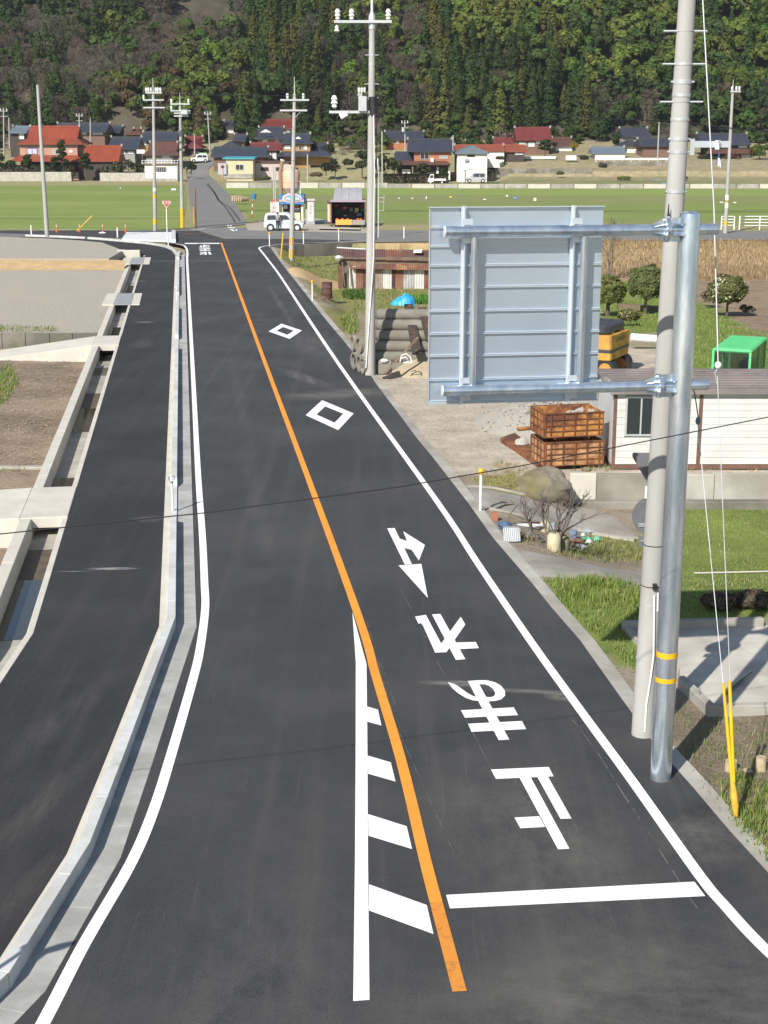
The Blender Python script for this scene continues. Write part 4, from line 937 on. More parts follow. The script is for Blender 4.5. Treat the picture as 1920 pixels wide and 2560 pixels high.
# far stop sign
b = P(422, 617, .03); t = thing('stop_sign', 'red inverted triangle stop sign on a bent white post', 'road sign', b)
Yk = b.y
MB().tube([b, D(419.5, 603, Yk), D(418, 590, Yk), D(416, 520, Yk)], .045, 10).build('post', W['white'], t, smooth=True)
tri = lambda k, Y: [D(416.2-11.2*k, 505.5-3*k-2*(k-1), Y), D(416.2+11.2*k, 505.5-3*k-2*(k-1), Y), D(416.2, 505.5+15.5*k, Y)]
MB().extr(tri(1.08, Yk-.06), (0, .01, 0)).build('plate', W['red'], t)
MB().extr(tri(1.0, Yk-.068), (0, .006, 0)).build('border', W['white'], t)
MB().extr(tri(.86, Yk-.076), (0, .006, 0)).build('face', W['red'], t)
text('止まれ', .24, W['white'], t, frame(D(416.2, 507.5, Yk-.085), (1, 0, 0), (0, 0, 1)))
# striped steel grating at the junction corner
gp = [P(316, 580.5, .1), P(429, 580.5, .1), P(429, 604, .1), P(304, 598, .1)]
t = thing('steel_grating', 'pale striped steel grating laid at the junction corner', 'grating', (gp[0].x, gp[0].y, 0))
for i in range(8):
    f0, f1 = i/8+.004, (i+1)/8-.035
    q = [lerp(gp[0], gp[3], f0), lerp(gp[1], gp[2], f0), lerp(gp[1], gp[2], f1), lerp(gp[0], gp[3], f1)]
    MB().prism([(p.x, p.y) for p in q], .0, .13).build('slat', W['zinc_white'], t)
q = [gp[1]+Vector((.02, 0, 0)), gp[1]+Vector((.35, 0, 0)), gp[2]+Vector((.35, 0, 0)), gp[2]+Vector((.02, 0, 0))]
MB().prism([(p.x, p.y) for p in q], 0, .3).build('side_rail', W['zinc_white'], t)

# ================================================================== right-hand side, near
def drape(name, up, lo, mat, dz=.02, nu=6, na=24, th=.0, **k):
    def along(pts, f):
        f *= len(pts)-1; i = min(int(f), len(pts)-2); return lerp(Vector(pts[i]), Vector(pts[i+1]), f-i)
    m = MB()
    for i in range(na+1):
        a, b = along(up, i/na), along(lo, i/na)
        for j in range(nu+1):
            q = lerp(a, b, j/nu); p = PG(q.x, q.y); m.v.append((p.x, p.y, p.z+dz-(.05 if j in (0, nu) else 0)))
    for i in range(na):
        for j in range(nu): a = i*(nu+1)+j; m.f.append((a, a+1, a+nu+2, a+nu+1))
    return m.build(name, mat, smooth=True, **k)
PATHM = pm('worn_path', (.37, .345, .30), (.28, .26, .225), s=1.6, rough=.95, bump=.01, bs=25, c3=(.24, .215, .175), s3=.6)
drape('path', [(1262, 1345), (1293, 1367), (1362, 1383), (1453, 1405), (1536, 1420), (1610, 1425), (1660, 1434)], [(1335, 1440), (1352, 1446), (1400, 1447), (1443, 1448), (1524, 1461), (1610, 1476), (1660, 1492)], PATHM, label='worn grey path branching off the road', cat='path', kind='structure', dz=.03)
drape('path', [(1166, 1218), (1220, 1222), (1314, 1240), (1435, 1256), (1539, 1288), (1600, 1347)], [(1198, 1262), (1230, 1272), (1321, 1292), (1430, 1318), (1524, 1338), (1600, 1349)], PATHM, label='worn paved path sloping down past the boulder', cat='path', kind='structure', dz=.04)
def lip(pts, w, h, label):
    p3 = [PG(*q) for q in pts]; m = MB()
    for a, b in zip(p3, p3[1:]):
        s_ = (b-a).normalized().cross(Vector((0, 0, 1)))*w
        m.hexa([a-Vector((0, 0, .2)), b-Vector((0, 0, .2)), b+s_-Vector((0, 0, .2)), a+s_-Vector((0, 0, .2))], [a+Vector((0, 0, h)), b+Vector((0, 0, h)), b+s_+Vector((0, 0, h)), a+s_+Vector((0, 0, h))])
    m.build('path_edging', W['concrete'], None, label=label, cat='edging')
lip([(1222, 1272), (1321, 1294), (1430, 1320), (1524, 1341), (1590, 1352)], .12, .06, 'concrete lip below the sloping paved path')
lip([(1166, 1216), (1230, 1220), (1314, 1237), (1400, 1249)], .08, .05, 'narrow concrete lip above the sloping paved path')
# retaining wall under the hut, in panels
rw = thing('platform_wall', 'grey concrete retaining wall under the white hut', 'wall', (8, 36.8, -.85))
xs_ = [P(x, 1188, 0).x for x in (1427, 1494, 1640, 1790, 1930, 2100, 2400)]
for i, (a, b) in enumerate(zip(xs_, xs_[1:])): MB().box(a, b-.012, 36.78-.01*(i % 2), 36.95, -1.2, .02-.015*(i % 3)).build('wall_panel', W['concrete_new'] if i == 0 else W['concrete_old'] if i < 2 else W['concrete'], rw, bevel=.012)
MB().box(xs_[0]+.3, xs_[-1], 36.45, 36.77, -1.2, -.66).build('footing', W['concrete_old'], rw, bevel=.02)
bo = PG(1362, 1248); bo.z -= .1
ROCK = pm('boulder_stone', (.25, .22, .17), (.155, .138, .105), s=2.5, rough=.95, bump=.03, bs=9, c3=(.16, .14, .07), s3=1.2)
MB().blob(bo+Vector((0, .35, .30)), (.72, .6, .52), 5, 20, .22).build('boulder', ROCK, None, smooth=True, label='big rounded grey boulder in front of the rusty crates', cat='boulder')
# slab pit with low walls
sp = [P(1905, 1541, .14).to_2d(), P(1554, 1550, .14).to_2d(), P(1692, 1690, .14).to_2d(), P(1770, 1765, .14).to_2d(), P(2080, 1757, .14).to_2d()]
sl_ = thing('concrete_pit', 'unfinished concrete slab with low walls beside the poles', 'slab', (sp[2].x, sp[2].y, -.1))
for i, (a, b) in enumerate(zip(sp, sp[1:])):
    MB().ribbon([a, b], 0 if i else .0, -.14, -.3, .14-.012*(i % 2)-(.06 if i == 1 else 0)).build('low_wall', W['concrete'], sl_, bevel=.01)
MB().sheet([(p.x, p.y) for p in sp]+[(sp[-1].x+.4, sp[0].y)], -.02).build('slab', pm('slab_concrete', (.57, .54, .46), (.47, .44, .37), s=1.5, rough=.95, bump=.006, bs=20, c3=(.36, .33, .28), s3=.5), sl_)
p = P(1850, 1720, 0)
for i in range(6): a = P(1815+i*5, 1735-i*5, .0); b = P(1858+i*5, 1712-i*4, .0); MB().cyl(a+Vector((0, 0, .0)), b+Vector((0, .1, .04)), .012, n=6).build('stick', W['wood'], None, label='loose brown stick lying on the slab', cat='stick', group='sticks on the slab')
for x, y in ((1749, 1737), (1833, 1765), (1697, 1690)): q = P(x, y, .13); MB().cyl(q, q+Vector((0, 0, .12)), .006, n=6).build('rebar', W['rust'], sl_)
STUMP = pm('cut_wood', (.46, .37, .24), (.36, .28, .17), s=12, rough=.9)
for i, (x, y, r_, h, lb) in enumerate([(1827, 1925, .085, .15, 'squat tree stump behind the yellow guards'), (1901, 1925, .075, .20, 'pale tree stump with a long shadow in the dirt'), (1868, 1945, .07, .12, 'low tree stump sprouting green leaves')]):
    q = PG(x, y); t = thing('tree_stump', lb, 'stump', q)
    MB().lathe(q+Vector((0, 0, -.05)), [(r_*1.25, 0), (r_*1.05, .06), (r_, h+.04)], 14).build('trunk', W['bark'] if i == 2 else STUMP, t, smooth=True)
    MB().cyl(q+Vector((0, 0, h-.009)), q+Vector((0, 0, h-.002)), r_*.96, n=14).build('cut_face', STUMP, t)
# soil heap right edge
MB().cyl(PG(1735, 1436)+Vector((0, 0, .03)), PG(1960, 1431)+Vector((0, 0, .03)), .018, n=8).build('pvc_pipe', W['concrete_new'], None, smooth=True, label='thin pale pipe lying across the grass', cat='pipe')

# ================================================================== hut
HX0, HX1, HY0, HY1 = 6.06, 12.6, 37.5, 40.1; HZ0 = .05; HZ1 = D(1530, 977, HY0).z
hut = thing('prefab_hut', 'white prefabricated hut with brown roof above the retaining wall', 'hut', (HX0, HY0, 0))
SID = pm('siding', (.62, .625, .61), (.54, .545, .53), s=1.2, rough=.65, c3=(.50, .48, .43), s3=.5)
SIDL = pm('side_sheet', (.60, .62, .62), (.52, .54, .54), s=1.5, rough=.55)
MB().box(HX0+.02, HX1-.02, HY0+.03, HY1-.02, HZ0+.08, HZ1-.02).build('core', W['grey_paint'], hut)
wx0, wx1 = D(1563, 1040, HY0).x, D(1642, 1040, HY0).x; wz0, wz1 = D(1600, 1090, HY0).z, D(1600, 991, HY0).z
nb = 11; bh = (HZ1-HZ0-.06)/nb; px_ = D(1751, 1050, HY0).x
for i in range(nb):
    z0, z1 = HZ0+.06+i*bh+.006, HZ0+.06+(i+1)*bh
    segs = [(HX0+.10, px_-.05), (px_+.05, HX1-.1)]
    if z1 > wz0 and z0 < wz1: segs = [(HX0+.10, wx0), (wx1, px_-.05), (px_+.05, HX1-.1)]
    for a, b in segs: MB().box(a, b, HY0, HY0+.028, z0, z1).build('siding_board', SID, hut, bevel=.004)
RB = pm('rust_brown_post', (.17, .09, .062), (.12, .062, .045), s=5, rough=.75)
for x in (HX0+.05, px_, HX1-.05): MB().box(x-.045, x+.045, HY0-.015, HY0+.03, HZ0-.02, HZ1).build('post', RB, hut, bevel=.005)
MB().box(HX0, HX1, HY0-.012, HY1, HZ0-.06, HZ0+.055).build('sill_beam', RB, hut)
MB().box(HX0, HX0+.02, HY0+.03, HY1, HZ0+.06, HZ1+.12).build('end_wall', SIDL, hut)
wf = MB().box(wx0, wx1, HY0-.02, HY0+.02, wz0, wz0+.05).box(wx0, wx1, HY0-.02, HY0+.02, wz1-.05, wz1).box(wx0, wx0+.05, HY0-.02, HY0+.02, wz0+.05, wz1-.05).box(wx1-.05, wx1, HY0-.02, HY0+.02, wz0+.05, wz1-.05).box((wx0+wx1)/2-.02, (wx0+wx1)/2+.02, HY0-.015, HY0+.018, wz0+.05, wz1-.05).build('window_frame', W['galv_far'], hut)
MB().box(wx0+.04, wx1-.04, HY0+.0, HY0+.01, wz0+.04, wz1-.04).build('pane', W['glass'], wf)
ROOFB = pm('brown_roof_sheet', (.21, .185, .175), (.155, .135, .127), s=3, rough=.6, metal=.1, c3=(.26, .22, .20), s3=.6)
za = HZ1+.03; zb = D(1530, 924, HY1).z
for i in range(9):
    f0, f1 = i/9, (i+1)/9; Y0, Y1 = lerp(HY0-.14, HY1+.1, f0), lerp(HY0-.14, HY1+.1, f1); a, b = lerp(za, zb, f0), lerp(za, zb, f1)
    MB().hexa([(HX0-.12, Y0, a-.02), (HX1+.1, Y0, a-.02), (HX1+.1, Y1-.012, b-.02), (HX0-.12, Y1-.012, b-.02)], [(HX0-.12, Y0, a+.05), (HX1+.1, Y0, a+.05), (HX1+.1, Y1-.012, b+.015), (HX0-.12, Y1-.012, b+.015)]).build('roof_sheet', ROOFB, hut)
MB().box(HX0-.12, HX1+.1, HY0-.165, HY0-.145, za-.1, za+.035).build('fascia', ROOFB, hut)
# ================================================================== rusty crates
def crate(z0, fl, w_, d_, h, ang, label, rust, fill):
    o = Vector((fl.x, fl.y, z0)); M_ = Matrix.Translation(o) @ Matrix.Rotation(ang, 4, 'Z')
    t = thing('steel_crate', label, 'crate', o, ang)
    k = dict(world=False)
    f = MB().box(0, w_, 0, .02, .06, h).build('front_panel', rust, t, **k)
    MB().box(0, .02, .021, d_-.021, .06, h).build('side_panel', rust, t, **k)
    MB().box(w_-.02, w_, .021, d_-.021, .06, h).build('side_panel', rust, t, **k)
    MB().box(0, w_, d_-.02, d_, .06, h).build('back_panel', rust, t, **k)
    MB().box(.021, w_-.021, .021, d_-.021, .06, .1).build('floor', rust, t, **k)
    for i in range(6):
        x = [0, .15, .48, .80, 1.12, 1.45][i]*w_/1.6+.02
        MB().box(x-.014, x+.014, -.035, -.001, .06, h).build('rib', W['rust'], f, **k)
    MB().box(w_-.03, w_, -.036, -.001, .06, h).build('rib', W['rust'], f, **k)
    for j in range(5):
        z = .06+(h-.08)*j/4; MB().box(-.01, w_+.01, -.03, -.002, z, z+.022).build('rib', W['rust'], f, **k)
    for j in range(4):
        z = .06+(h-.08)*j/3; MB().box(-.03, -.001, -.01, d_, z, z+.025).build('rib', W['rust'], t, **k)
    for j in range(5): y = d_*j/4; MB().box(-.028, -.001, y-.012, y+.012, .06, h).build('rib', W['rust'], t, **k)
    MB().box(-.02, w_+.02, -.04, -.001, h+.001, h+.02).box(-.02, w_+.02, d_, d_+.03, h+.001, h+.02).build('rim', W['rust'], t, **k)
    for x in (.3, w_-.4): MB().cyl((x, .0, .03), (x, d_, .03), .03, n=8).build('runner', W['rust'], t, **k)
    for (x, y, z, s_) in fill: MB().blob((x, y, z), s_, int(x*99), 5, .5).build('rubble', W['concrete'], t, world=False)
    return t
fl0 = P(1357, 1173, .02); 
cz = .02; ca_ = R(12)
crate(cz, Vector((4.26, 37.35, 0)), 1.66, 1.15, .70, ca_, 'lower rusty steel crate under another crate beside the hut', W['rust_pale'], [])
crate(cz+.78, Vector((4.24, 37.36, 0)), 1.64, 1.15, .70, ca_, 'upper rusty steel crate holding broken rubble beside the hut', W['rust_orange'], [(.75+.14*rnd.random()+.11*i, .35+.5*rnd.random(), .52+.1*rnd.random(), .10+.05*rnd.random()) for i in range(7)]+[(.2+.12*i, .2+.3*rnd.random(), .50, .06+.04*rnd.random()) for i in range(6)])
# steel beams and scrap left of the crates
q = PG(1255, 1120)
MB().hexa(*[[PG(1250, 1105)+Vector((0, 0, h)), PG(1345, 1170)+Vector((0, 0, h)), PG(1345, 1170)+Vector((.35, .15, h+.05)), PG(1262, 1098)+Vector((.3, .15, h+.05))] for h in (.0, .12)]).build('steel_beam', W['rust'], None, label='rusty channel beam lying left of the crates', cat='beam')
MB().cyl(PG(1292, 1092)+Vector((0, 0, .25)), PG(1340, 1098)+Vector((.3, 0, .35)), .05, n=8).build('steel_pipe', W['rust_orange'], None, label='short rusty pipe poking out beside the crates', cat='pipe')
MB().blob(PG(1305, 1120)+Vector((0, 0, .12)), (.22, .2, .17), 4, 8, .4).build('rubble_block', W['concrete'], None, smooth=True, label='lump of broken concrete beside the crates', cat='rubble')
MB().blob(PG(1465, 1178)+Vector((0, 0, .04)), (.13, .1, .08), 9, 6, .4).build('brown_stone', ROCK, None, smooth=True, label='brown stone under the lower crate', cat='stone')

# ================================================================== heaps
def heap(name, label, c, rx, ry, h, mat, seed, rough=.12, n=40):
    m = MB()
    for j in range(n+1):
        for i in range(n+1):
            x, y = -1.15+2.3*i/n, -1.15+2.3*j/n; r_ = math.hypot(x, y)
            k = max(0, 1-r_**1.3)+rough*noise.noise(Vector((x*2.2+seed, y*2.2, 0)))*max(0, 1-r_*.8)+.03*noise.noise(Vector((x*9+seed, y*9, 0)))
            X, Y = c.x+x*rx, c.y+y*ry; m.v.append((X, Y, zr(X, Y)-.05+h*k if r_ < 1.12 else zr(X, Y)-.1))
    for j in range(n):
        for i in range(n): a = j*(n+1)+i; m.f.append((a, a+1, a+n+2, a+n+1))
    return m.build(name, mat, None, smooth=True, label=label, cat='heap')
GRV = pm('crushed_stone', (.44, .41, .36), (.28, .26, .22), s=22, rough=1, bump=.04, bs=24, c3=(.38, .35, .29), s3=.6)
SANDY = pm('sandy_soil', (.44, .36, .25), (.34, .27, .18), s=1.4, rough=1, bump=.03, bs=9)
heap('gravel_heap', 'heap of pale crushed stone behind the rusty crates', P(1420, 1055, 0), 3.0, 3.2, 1.25, GRV, 2)
heap('sand_heap', 'sandy soil heap at the foot of the pipe stack', P(1030, 935, 0)+Vector((.4, .6, 0)), 1.5, 1.5, .75, SANDY, 5)
heap('sand_heap', 'mound of orange sand below the striped pole', P(745, 690, -.3)+Vector((1.0, .5, 0)), 2.2, 4.5, .55, SAND, 8, n=24)
m = MB()
for i in range(500):
    a, r_ = rnd.uniform(0, 6.283), min(4, abs(rnd.gauss(0, 1))*1.7); c = P(1400, 1060, 0); X, Y = c.x+r_*math.cos(a)-.4, c.y+r_*math.sin(a)*1.1-.5
    s_ = rnd.uniform(.012, .04);
    if X-Xe(Y) < 2.2: continue
    z = max(0, 1-(math.hypot((X-P(1420, 1055, 0).x)/3., (Y-P(1420, 1055, 0).y)/3.2))**1.3)*1.2-.04
    M_ = Matrix.Translation((X, Y, max(z, 0)+.01)) @ Matrix.Rotation(rnd.uniform(0, 3), 4, 'Z') @ Matrix.Rotation(rnd.uniform(0, 1), 4, 'X')
    m.box(-s_, s_, -s_*.7, s_*.7, -s_*.5, s_*.5, M_)
m.build('loose_stones', GRV, None, label='loose stones scattered over the gravel heap', cat='gravel', kind='stuff')
# ================================================================== concrete pipes
CPIPE = pm('pipe_concrete', (.235, .222, .19), (.165, .154, .128), s=2.5, rough=.95, bump=.008, bs=25, c3=(.17, .155, .125), s3=.8)
PR = .215; PL = 2.7; p0 = Vector((-.58, 53.6, 0)); pa = R(-2)
def pipe_mesh():
    t = thing('concrete_pipe', 'grey concrete pipe in the bottom row of the roadside stack', 'concrete pipe', p0, pa, 'stacked concrete pipes')
    ro, ri = PR, PR*.76; n = 20; m = MB(); prof = [(0, ri), (0, ro*1.0), (PL, ro), (PL, ri)]
    for (x, r_) in prof:
        for j in range(n): a = 2*math.pi*j/n; m.v.append((x, r_*math.cos(a), r_*math.sin(a)))
    for k in range(4):
        for j in range(n): a0, a1, b = k*n+j, k*n+(j+1) % n, ((k+1) % 4)*n; m.f.append((a0, a1, b+(j+1) % n, b+j))
    m.build('barrel', CPIPE, t, smooth=True, world=False)
    m = MB()
    for (x, r_) in [(-.14, ri), (-.14, ro*1.16), (.16, ro*1.16), (.2, ro*1.003)]:
        for j in range(n): a = 2*math.pi*j/n; m.v.append((x, r_*math.cos(a), r_*math.sin(a)))
    for k in range(3):
        for j in range(n): a0, a1 = k*n+j, k*n+(j+1) % n; m.f.append((a0, a1, a1+n, a0+n))
    m.build('socket', CPIPE, t, smooth=True, world=False)
    return t
proto = pipe_mesh(); first = True
for k in range(6):
    for j in range(6-k):
        loc = Vector((p0.x+.05*math.sin(k*7+j*3)+.03*k, p0.y+PR*k+2*PR*j, PR*.98-.03+PR*1.735*k))
        if first: proto.location = loc; first = False
        else: copy_tree(proto, loc, label='grey concrete pipe in the %s row of the roadside stack' % ('bottom', 'second', 'third', 'fourth', 'fifth', 'top')[k])
RING = pm('ring_concrete', (.27, .25, .21), (.17, .155, .125), s=4, rough=.95, bump=.012, bs=20)
for i, (x, y, Y, dz) in enumerate(((887, 880, 54.4, 0), (900, 890, 53.7, 0), (884, 838, 54.6, .63), (899, 850, 53.9, .65), (909, 905, 53.2, 0))):
    c = D(x, y, Y); c.z = .33+dz; t = thing('concrete_ring', ['lower concrete ring standing on edge at the pipe ends', 'lower concrete ring behind the middle pole foot', 'upper concrete ring propped on the stack end', 'upper concrete ring beside the top pipes', 'concrete ring closest to the middle pole'][i], 'concrete ring', c)
    ax = Vector((.92, .38-.1*(i % 3), 0)).normalized(); e = Vector((-ax.y, ax.x, 0)); m = MB(); n = 22
    for (o_, r_) in ((-.06, .25), (-.06, .33), (.06, .33), (.06, .25)):
        for j in range(n): a = 2*math.pi*j/n; m.v.append(tuple(c+ax*o_+e*(r_*math.cos(a))+Vector((0, 0, r_*math.sin(a)))))
    for k in range(4):
        for j in range(n): b_ = ((k+1) % 4)*n; m.f.append((k*n+j, k*n+(j+1) % n, b_+(j+1) % n, b_+j))
    m.build('ring', RING, t, smooth=True)
DK = pm('dark_oily_steel', (.035, .03, .027), (.06, .045, .035), s=6, rough=.7)
for (a, b, w_, lb) in ((D(1022, 760, 55.2), D(1042, 882, 52.9), .17, 'dark pierced steel beam leaning on the pipe stack'), (D(1056, 768, 54.9), D(1076, 850, 53.1), .15, 'second dark steel beam leaning beside the pierced one')):
    t = thing('leaning_beam', lb, 'beam', Vector(b)); d_ = (a-b).normalized(); s_ = Vector((1, 0, 0)); n_ = d_.cross(s_).normalized()
    MB().hexa([b-s_*w_+n_*.0, b+s_*w_, b+s_*w_+n_*.1, b-s_*w_+n_*.1], [a-s_*w_, a+s_*w_, a+s_*w_+n_*.1, a-s_*w_+n_*.1]).build('web', DK, t)
    for k in range(14): c = lerp(b, a, (k+.7)/14.5)-n_*.004; MB().hexa([c-s_*.035-d_*.03, c+s_*.035-d_*.03, c+s_*.035-d_*.03-n_*.02, c-s_*.035-d_*.03-n_*.02], [c-s_*.035+d_*.03, c+s_*.035+d_*.03, c+s_*.035+d_*.03-n_*.02, c-s_*.035+d_*.03-n_*.02]).build('lug', W['rust'], t)
a, b = D(962, 930, 52.0), D(1044, 843, 52.6); MB().hexa([a+Vector((-.05, 0, -.05)), a+Vector((.06, 0, -.05)), a+Vector((.06, .05, -.05)), a+Vector((-.05, .05, -.05))], [b+Vector((-.03, 0, 0)), b+Vector((.06, 0, 0)), b+Vector((.06, .05, 0)), b+Vector((-.03, .05, 0))]).build('plank', W['wood'], None, label='weathered plank leaning on the sandy heap', cat='plank')
t = thing('broken_chair', 'tangled white plastic chair frame on the sandy heap', 'chair', D(1015, 905, 51.9))
for i, (px, a0) in enumerate((([(1000, 905), (1004, 888), (1016, 884), (1026, 893), (1030, 906)], 0), ([(1008, 907), (1030, 906), (1028, 898)], 0), ([(1003, 896), (1014, 893), (1022, 902), (1010, 908)], 0))): MB().tube([D(*q, 51.9+.15*i) for q in px], .022, 6).build('frame_tube', W['white'], t)
MB().blob(D(960, 902, 52.1), (.14, .1, .07), 3, 6, .5).build('white_bag', W['white'], None, smooth=True, label='crumpled white bag beside the foot of the middle pole', cat='bag')
MB().hexa(*[[D(946, 938, 52.1)+Vector((x, y, z)) for x, y in ((0, 0), (.5, .05), (.5, .5), (0, .5))] for z in (0, .5)]).build('stone_block', W['concrete_old'], None, bevel=.05, label='squared grey stone block between pole and sandy heap', cat='block')
# drum, tarp
b = PG(818, 746); DRUM = pm('rusty_drum', (.13, .06, .045), (.09, .045, .04), s=4, rough=.85, bump=.006, bs=20)
r_ = .30
MB().lathe(b, [(r_, 0), (r_, .3), (r_*1.04, .32), (r_, .34), (r_, .62), (r_*1.04, .64), (r_, .66), (r_, .92), (r_*1.03, .94), (r_*.93, .94), (r_*.93, .80)], 20).build('oil_drum', DRUM, None, smooth=True, label='rusty brown steel drum standing open at the verge', cat='drum')
MB().hexa(*[[PG(804, 751)+Vector((x, y, z)) for x, y in ((-.5, -.1), (.2, 0), (.2, .2), (-.5, .15))] for z in (0, .2)]).build('timber_offcut', W['wood'], None, label='short timber lying against the rusty drum', cat='timber')
m = MB(); c = D(1008, 756, 68); n = 26
for j in range(n+1):
    for i in range(n+1):
        x, y = -1+2*i/n, -1+2*j/n; k = max(0, 1-(abs(x)**2.2+abs(y)**2.2)); z = .52*k**.5*(.75+.35*x+.25*noise.noise(Vector((x*2, y*2, 3))))+.07*noise.noise(Vector((x*6, y*6, 1)))
        m.v.append((c.x+x*.58+.05*noise.noise(Vector((x*3, y*3, 9))), c.y+y*.6, c.z-.08+max(z, 0)))
for j in range(n):
    for i in range(n): a = j*(n+1)+i; m.f.append((a, a+1, a+n+2, a+n+1))
m.build('blue_tarp', pm('blue_tarpaulin', (.03, .30, .60), (.05, .38, .68), s=3, rough=.4), None, smooth=True, label='bright blue tarpaulin draped over a pile near the shack', cat='tarpaulin')

# ================================================================== rusty shack
SY = PG(950, 722).y; 
shk = thing('tin_shack', 'low shack of rusty corrugated sheets behind the middle pole', 'shack', D(850, 722, SY))
TIN = {'r': pm('rust_sheet', (.20, .075, .045), (.13, .05, .035), s=1.2, rough=.85, c3=(.26, .14, .09), s3=.6), 'o': pm('orange_rust_sheet', (.34, .15, .06), (.21, .08, .045), s=1.1, rough=.85, c3=(.40, .28, .16), s3=.7), 'd': pm('dark_rust_sheet', (.125, .062, .055), (.085, .045, .042), s=.9, rough=.8, c3=(.17, .085, .06), s3=.5),
       'g': pm('grey_tin', (.42, .42, .41), (.31, .30, .29), s=1.5, rough=.6, c3=(.30, .22, .17), s3=.8), 'w': pm('white_tin', (.62, .61, .57), (.5, .48, .44), s=1.2, rough=.7), 'k': pm('grey_board', (.24, .21, .18), (.16, .14, .12), s=2, rough=.9)}
def corr(m, a, b, dwn, k=7, amp=.018):
    """corrugated sheet between a and b, hanging along dwn"""
    a, b, dwn = Vector(a), Vector(b), Vector(dwn); nn = (b-a).cross(dwn).normalized(); n = len(m.v); N = k*4
    for i in range(N+1):
        p = lerp(a, b, i/N)+nn*amp*math.sin(i*math.pi/2); m.v += [tuple(p), tuple(p+dwn)]
    for i in range(N): m.f.append((n+2*i, n+2*i+2, n+2*i+3, n+2*i+1))
    return m
sx = [(845, 854, 'r'), (854, 861, 'k'), (861, 872, 'k'), (872, 890, 'w'), (890, 908, 'r'), (908, 920, 'd'), (920, 938, 'r'), (938, 957, 'g'), (957, 980, 'w'), (980, 988, 'd'), (988, 1008, 'r'), (1008, 1036, 'g'), (1036, 1061, 'w'), (1061, 1082, 'r'), (1082, 1105, 'g'), (1105, 1130, 'd')]
for i, (x0, x1, c) in enumerate(sx):
    yb_ = 712+i*.9; Yk = SY+(.55 if c in 'k' else 0)+.02*(i % 3)
    a, b = D(x0, 664+i*.6, Yk), D(x1-.4, 664+i*.6, Yk); corr(MB(), a, b, (0, 0, -(a.z-zr(a.x, a.y))-.05), 4).build('wall_sheet', TIN[c], shk)
q0, q1 = D(846, 650, SY), D(1130, 660, SY)
MB().box(q0.x, q1.x, SY+.6, SY+3.2, q0.z-2.2, q0.z+.1).build('core', W['wood'], shk)
for i in range(9):
    x0, x1 = 878+i*28, 878+(i+1)*28; a, b = D(x0, 672+i*.6, SY-.35), D(x1-.5, 672+i*.6, SY-.35); up_ = D(x0, 655+i*.4, SY+.8)-a
    corr(MB(), a, b, (0, up_.y, up_.z), 5).build('lower_roof_sheet', TIN['rrdrorrdr'[i]], shk)
for i in range(7):
    x0, x1 = 842+i*41, 842+(i+1)*41; a, b = D(x0, 648+i*1.1, SY+.45), D(x1-.5, 648+i*1.1, SY+.45); up_ = D(x0+6, 622+i*.6, SY+2.4)-a
    corr(MB(), a, b, (0, up_.y, up_.z), 7).build('upper_roof_sheet', TIN['dddrddd'[i]], shk)
    a2 = a+Vector((0, up_.y, up_.z)); corr(MB(), a2, b+Vector((0, up_.y, up_.z)), (0, 1.6, -.5), 7).build('upper_roof_sheet', TIN['d'], shk)
a, b = D(842, 619, SY+2.4), D(920, 624, SY+2.4); MB().cyl(a, b, .06, n=8).build('ridge_pipe', W['galv_far'], shk)
a = D(1033, 632, SY+1.2); MB().hexa([a, a+Vector((.55, 0, 0)), a+Vector((.6, .5, .12)), a+Vector((.05, .5, .12))], [a+Vector((0, 0, .05)), a+Vector((.55, 0, .05)), a+Vector((.6, .5, .17)), a+Vector((.05, .5, .17))]).build('patch_sheet', W['white'], shk)
MB().blob(D(848, 645, SY+.2), (.28, .2, .16), 6, 6, .3).build('tin_bowl', W['galv_far'], shk, smooth=True)
for x in (856, 874): MB().cyl(D(x, 655, SY-.1), D(x+6, 716, SY-.15), .05, n=6).build('prop', W['wood'], shk)

# ================================================================== junk under the bare shrub
CREAM = pm('cream_plastic', (.55, .50, .34), (.45, .40, .26), s=4, rough=.6)
b = PG(1277, 1352); t = thing('tin_tub', 'ribbed grey tin tub tipped over at the roadside', 'tub', b)
for k in range(9):
    a0 = math.pi*(k/8.); MB().tube([b+Vector((-.16+.33*k/8., -.02, .30)), b+Vector((-.14+.33*k/8., -.1-.05*math.sin(a0), .02))], .021, 6).build('rib', W['galv_far'], t)
MB().hexa([b+Vector((-.14, -.06, 0)), b+Vector((.22, -.06, 0)), b+Vector((.22, .2, 0)), b+Vector((-.14, .2, 0))], [b+Vector((-.16, 0, .30)), b+Vector((.18, 0, .30)), b+Vector((.18, .2, .28)), b+Vector((-.16, .2, .28))]).build('shell', W['grey_paint'], t)
for (x, y, r_, h, lb) in ((1384, 1376, .15, .40, 'cream plastic barrel behind the bare shrub'), (1408, 1378, .13, .36, 'olive plastic barrel behind the bare shrub'), (1362, 1330, .12, .26, 'small cream barrel lying behind the bare shrub')):
    b = PG(x, y); MB().lathe(b, [(r_*.9, 0), (r_, .05), (r_*1.03, h*.5), (r_, h-.06), (r_*.7, h), (r_*.3, h)], 16).build('plastic_barrel', CREAM if x != 1408 else pm('olive_plastic', (.22, .20, .12), None), None, smooth=True, label=lb, cat='barrel')
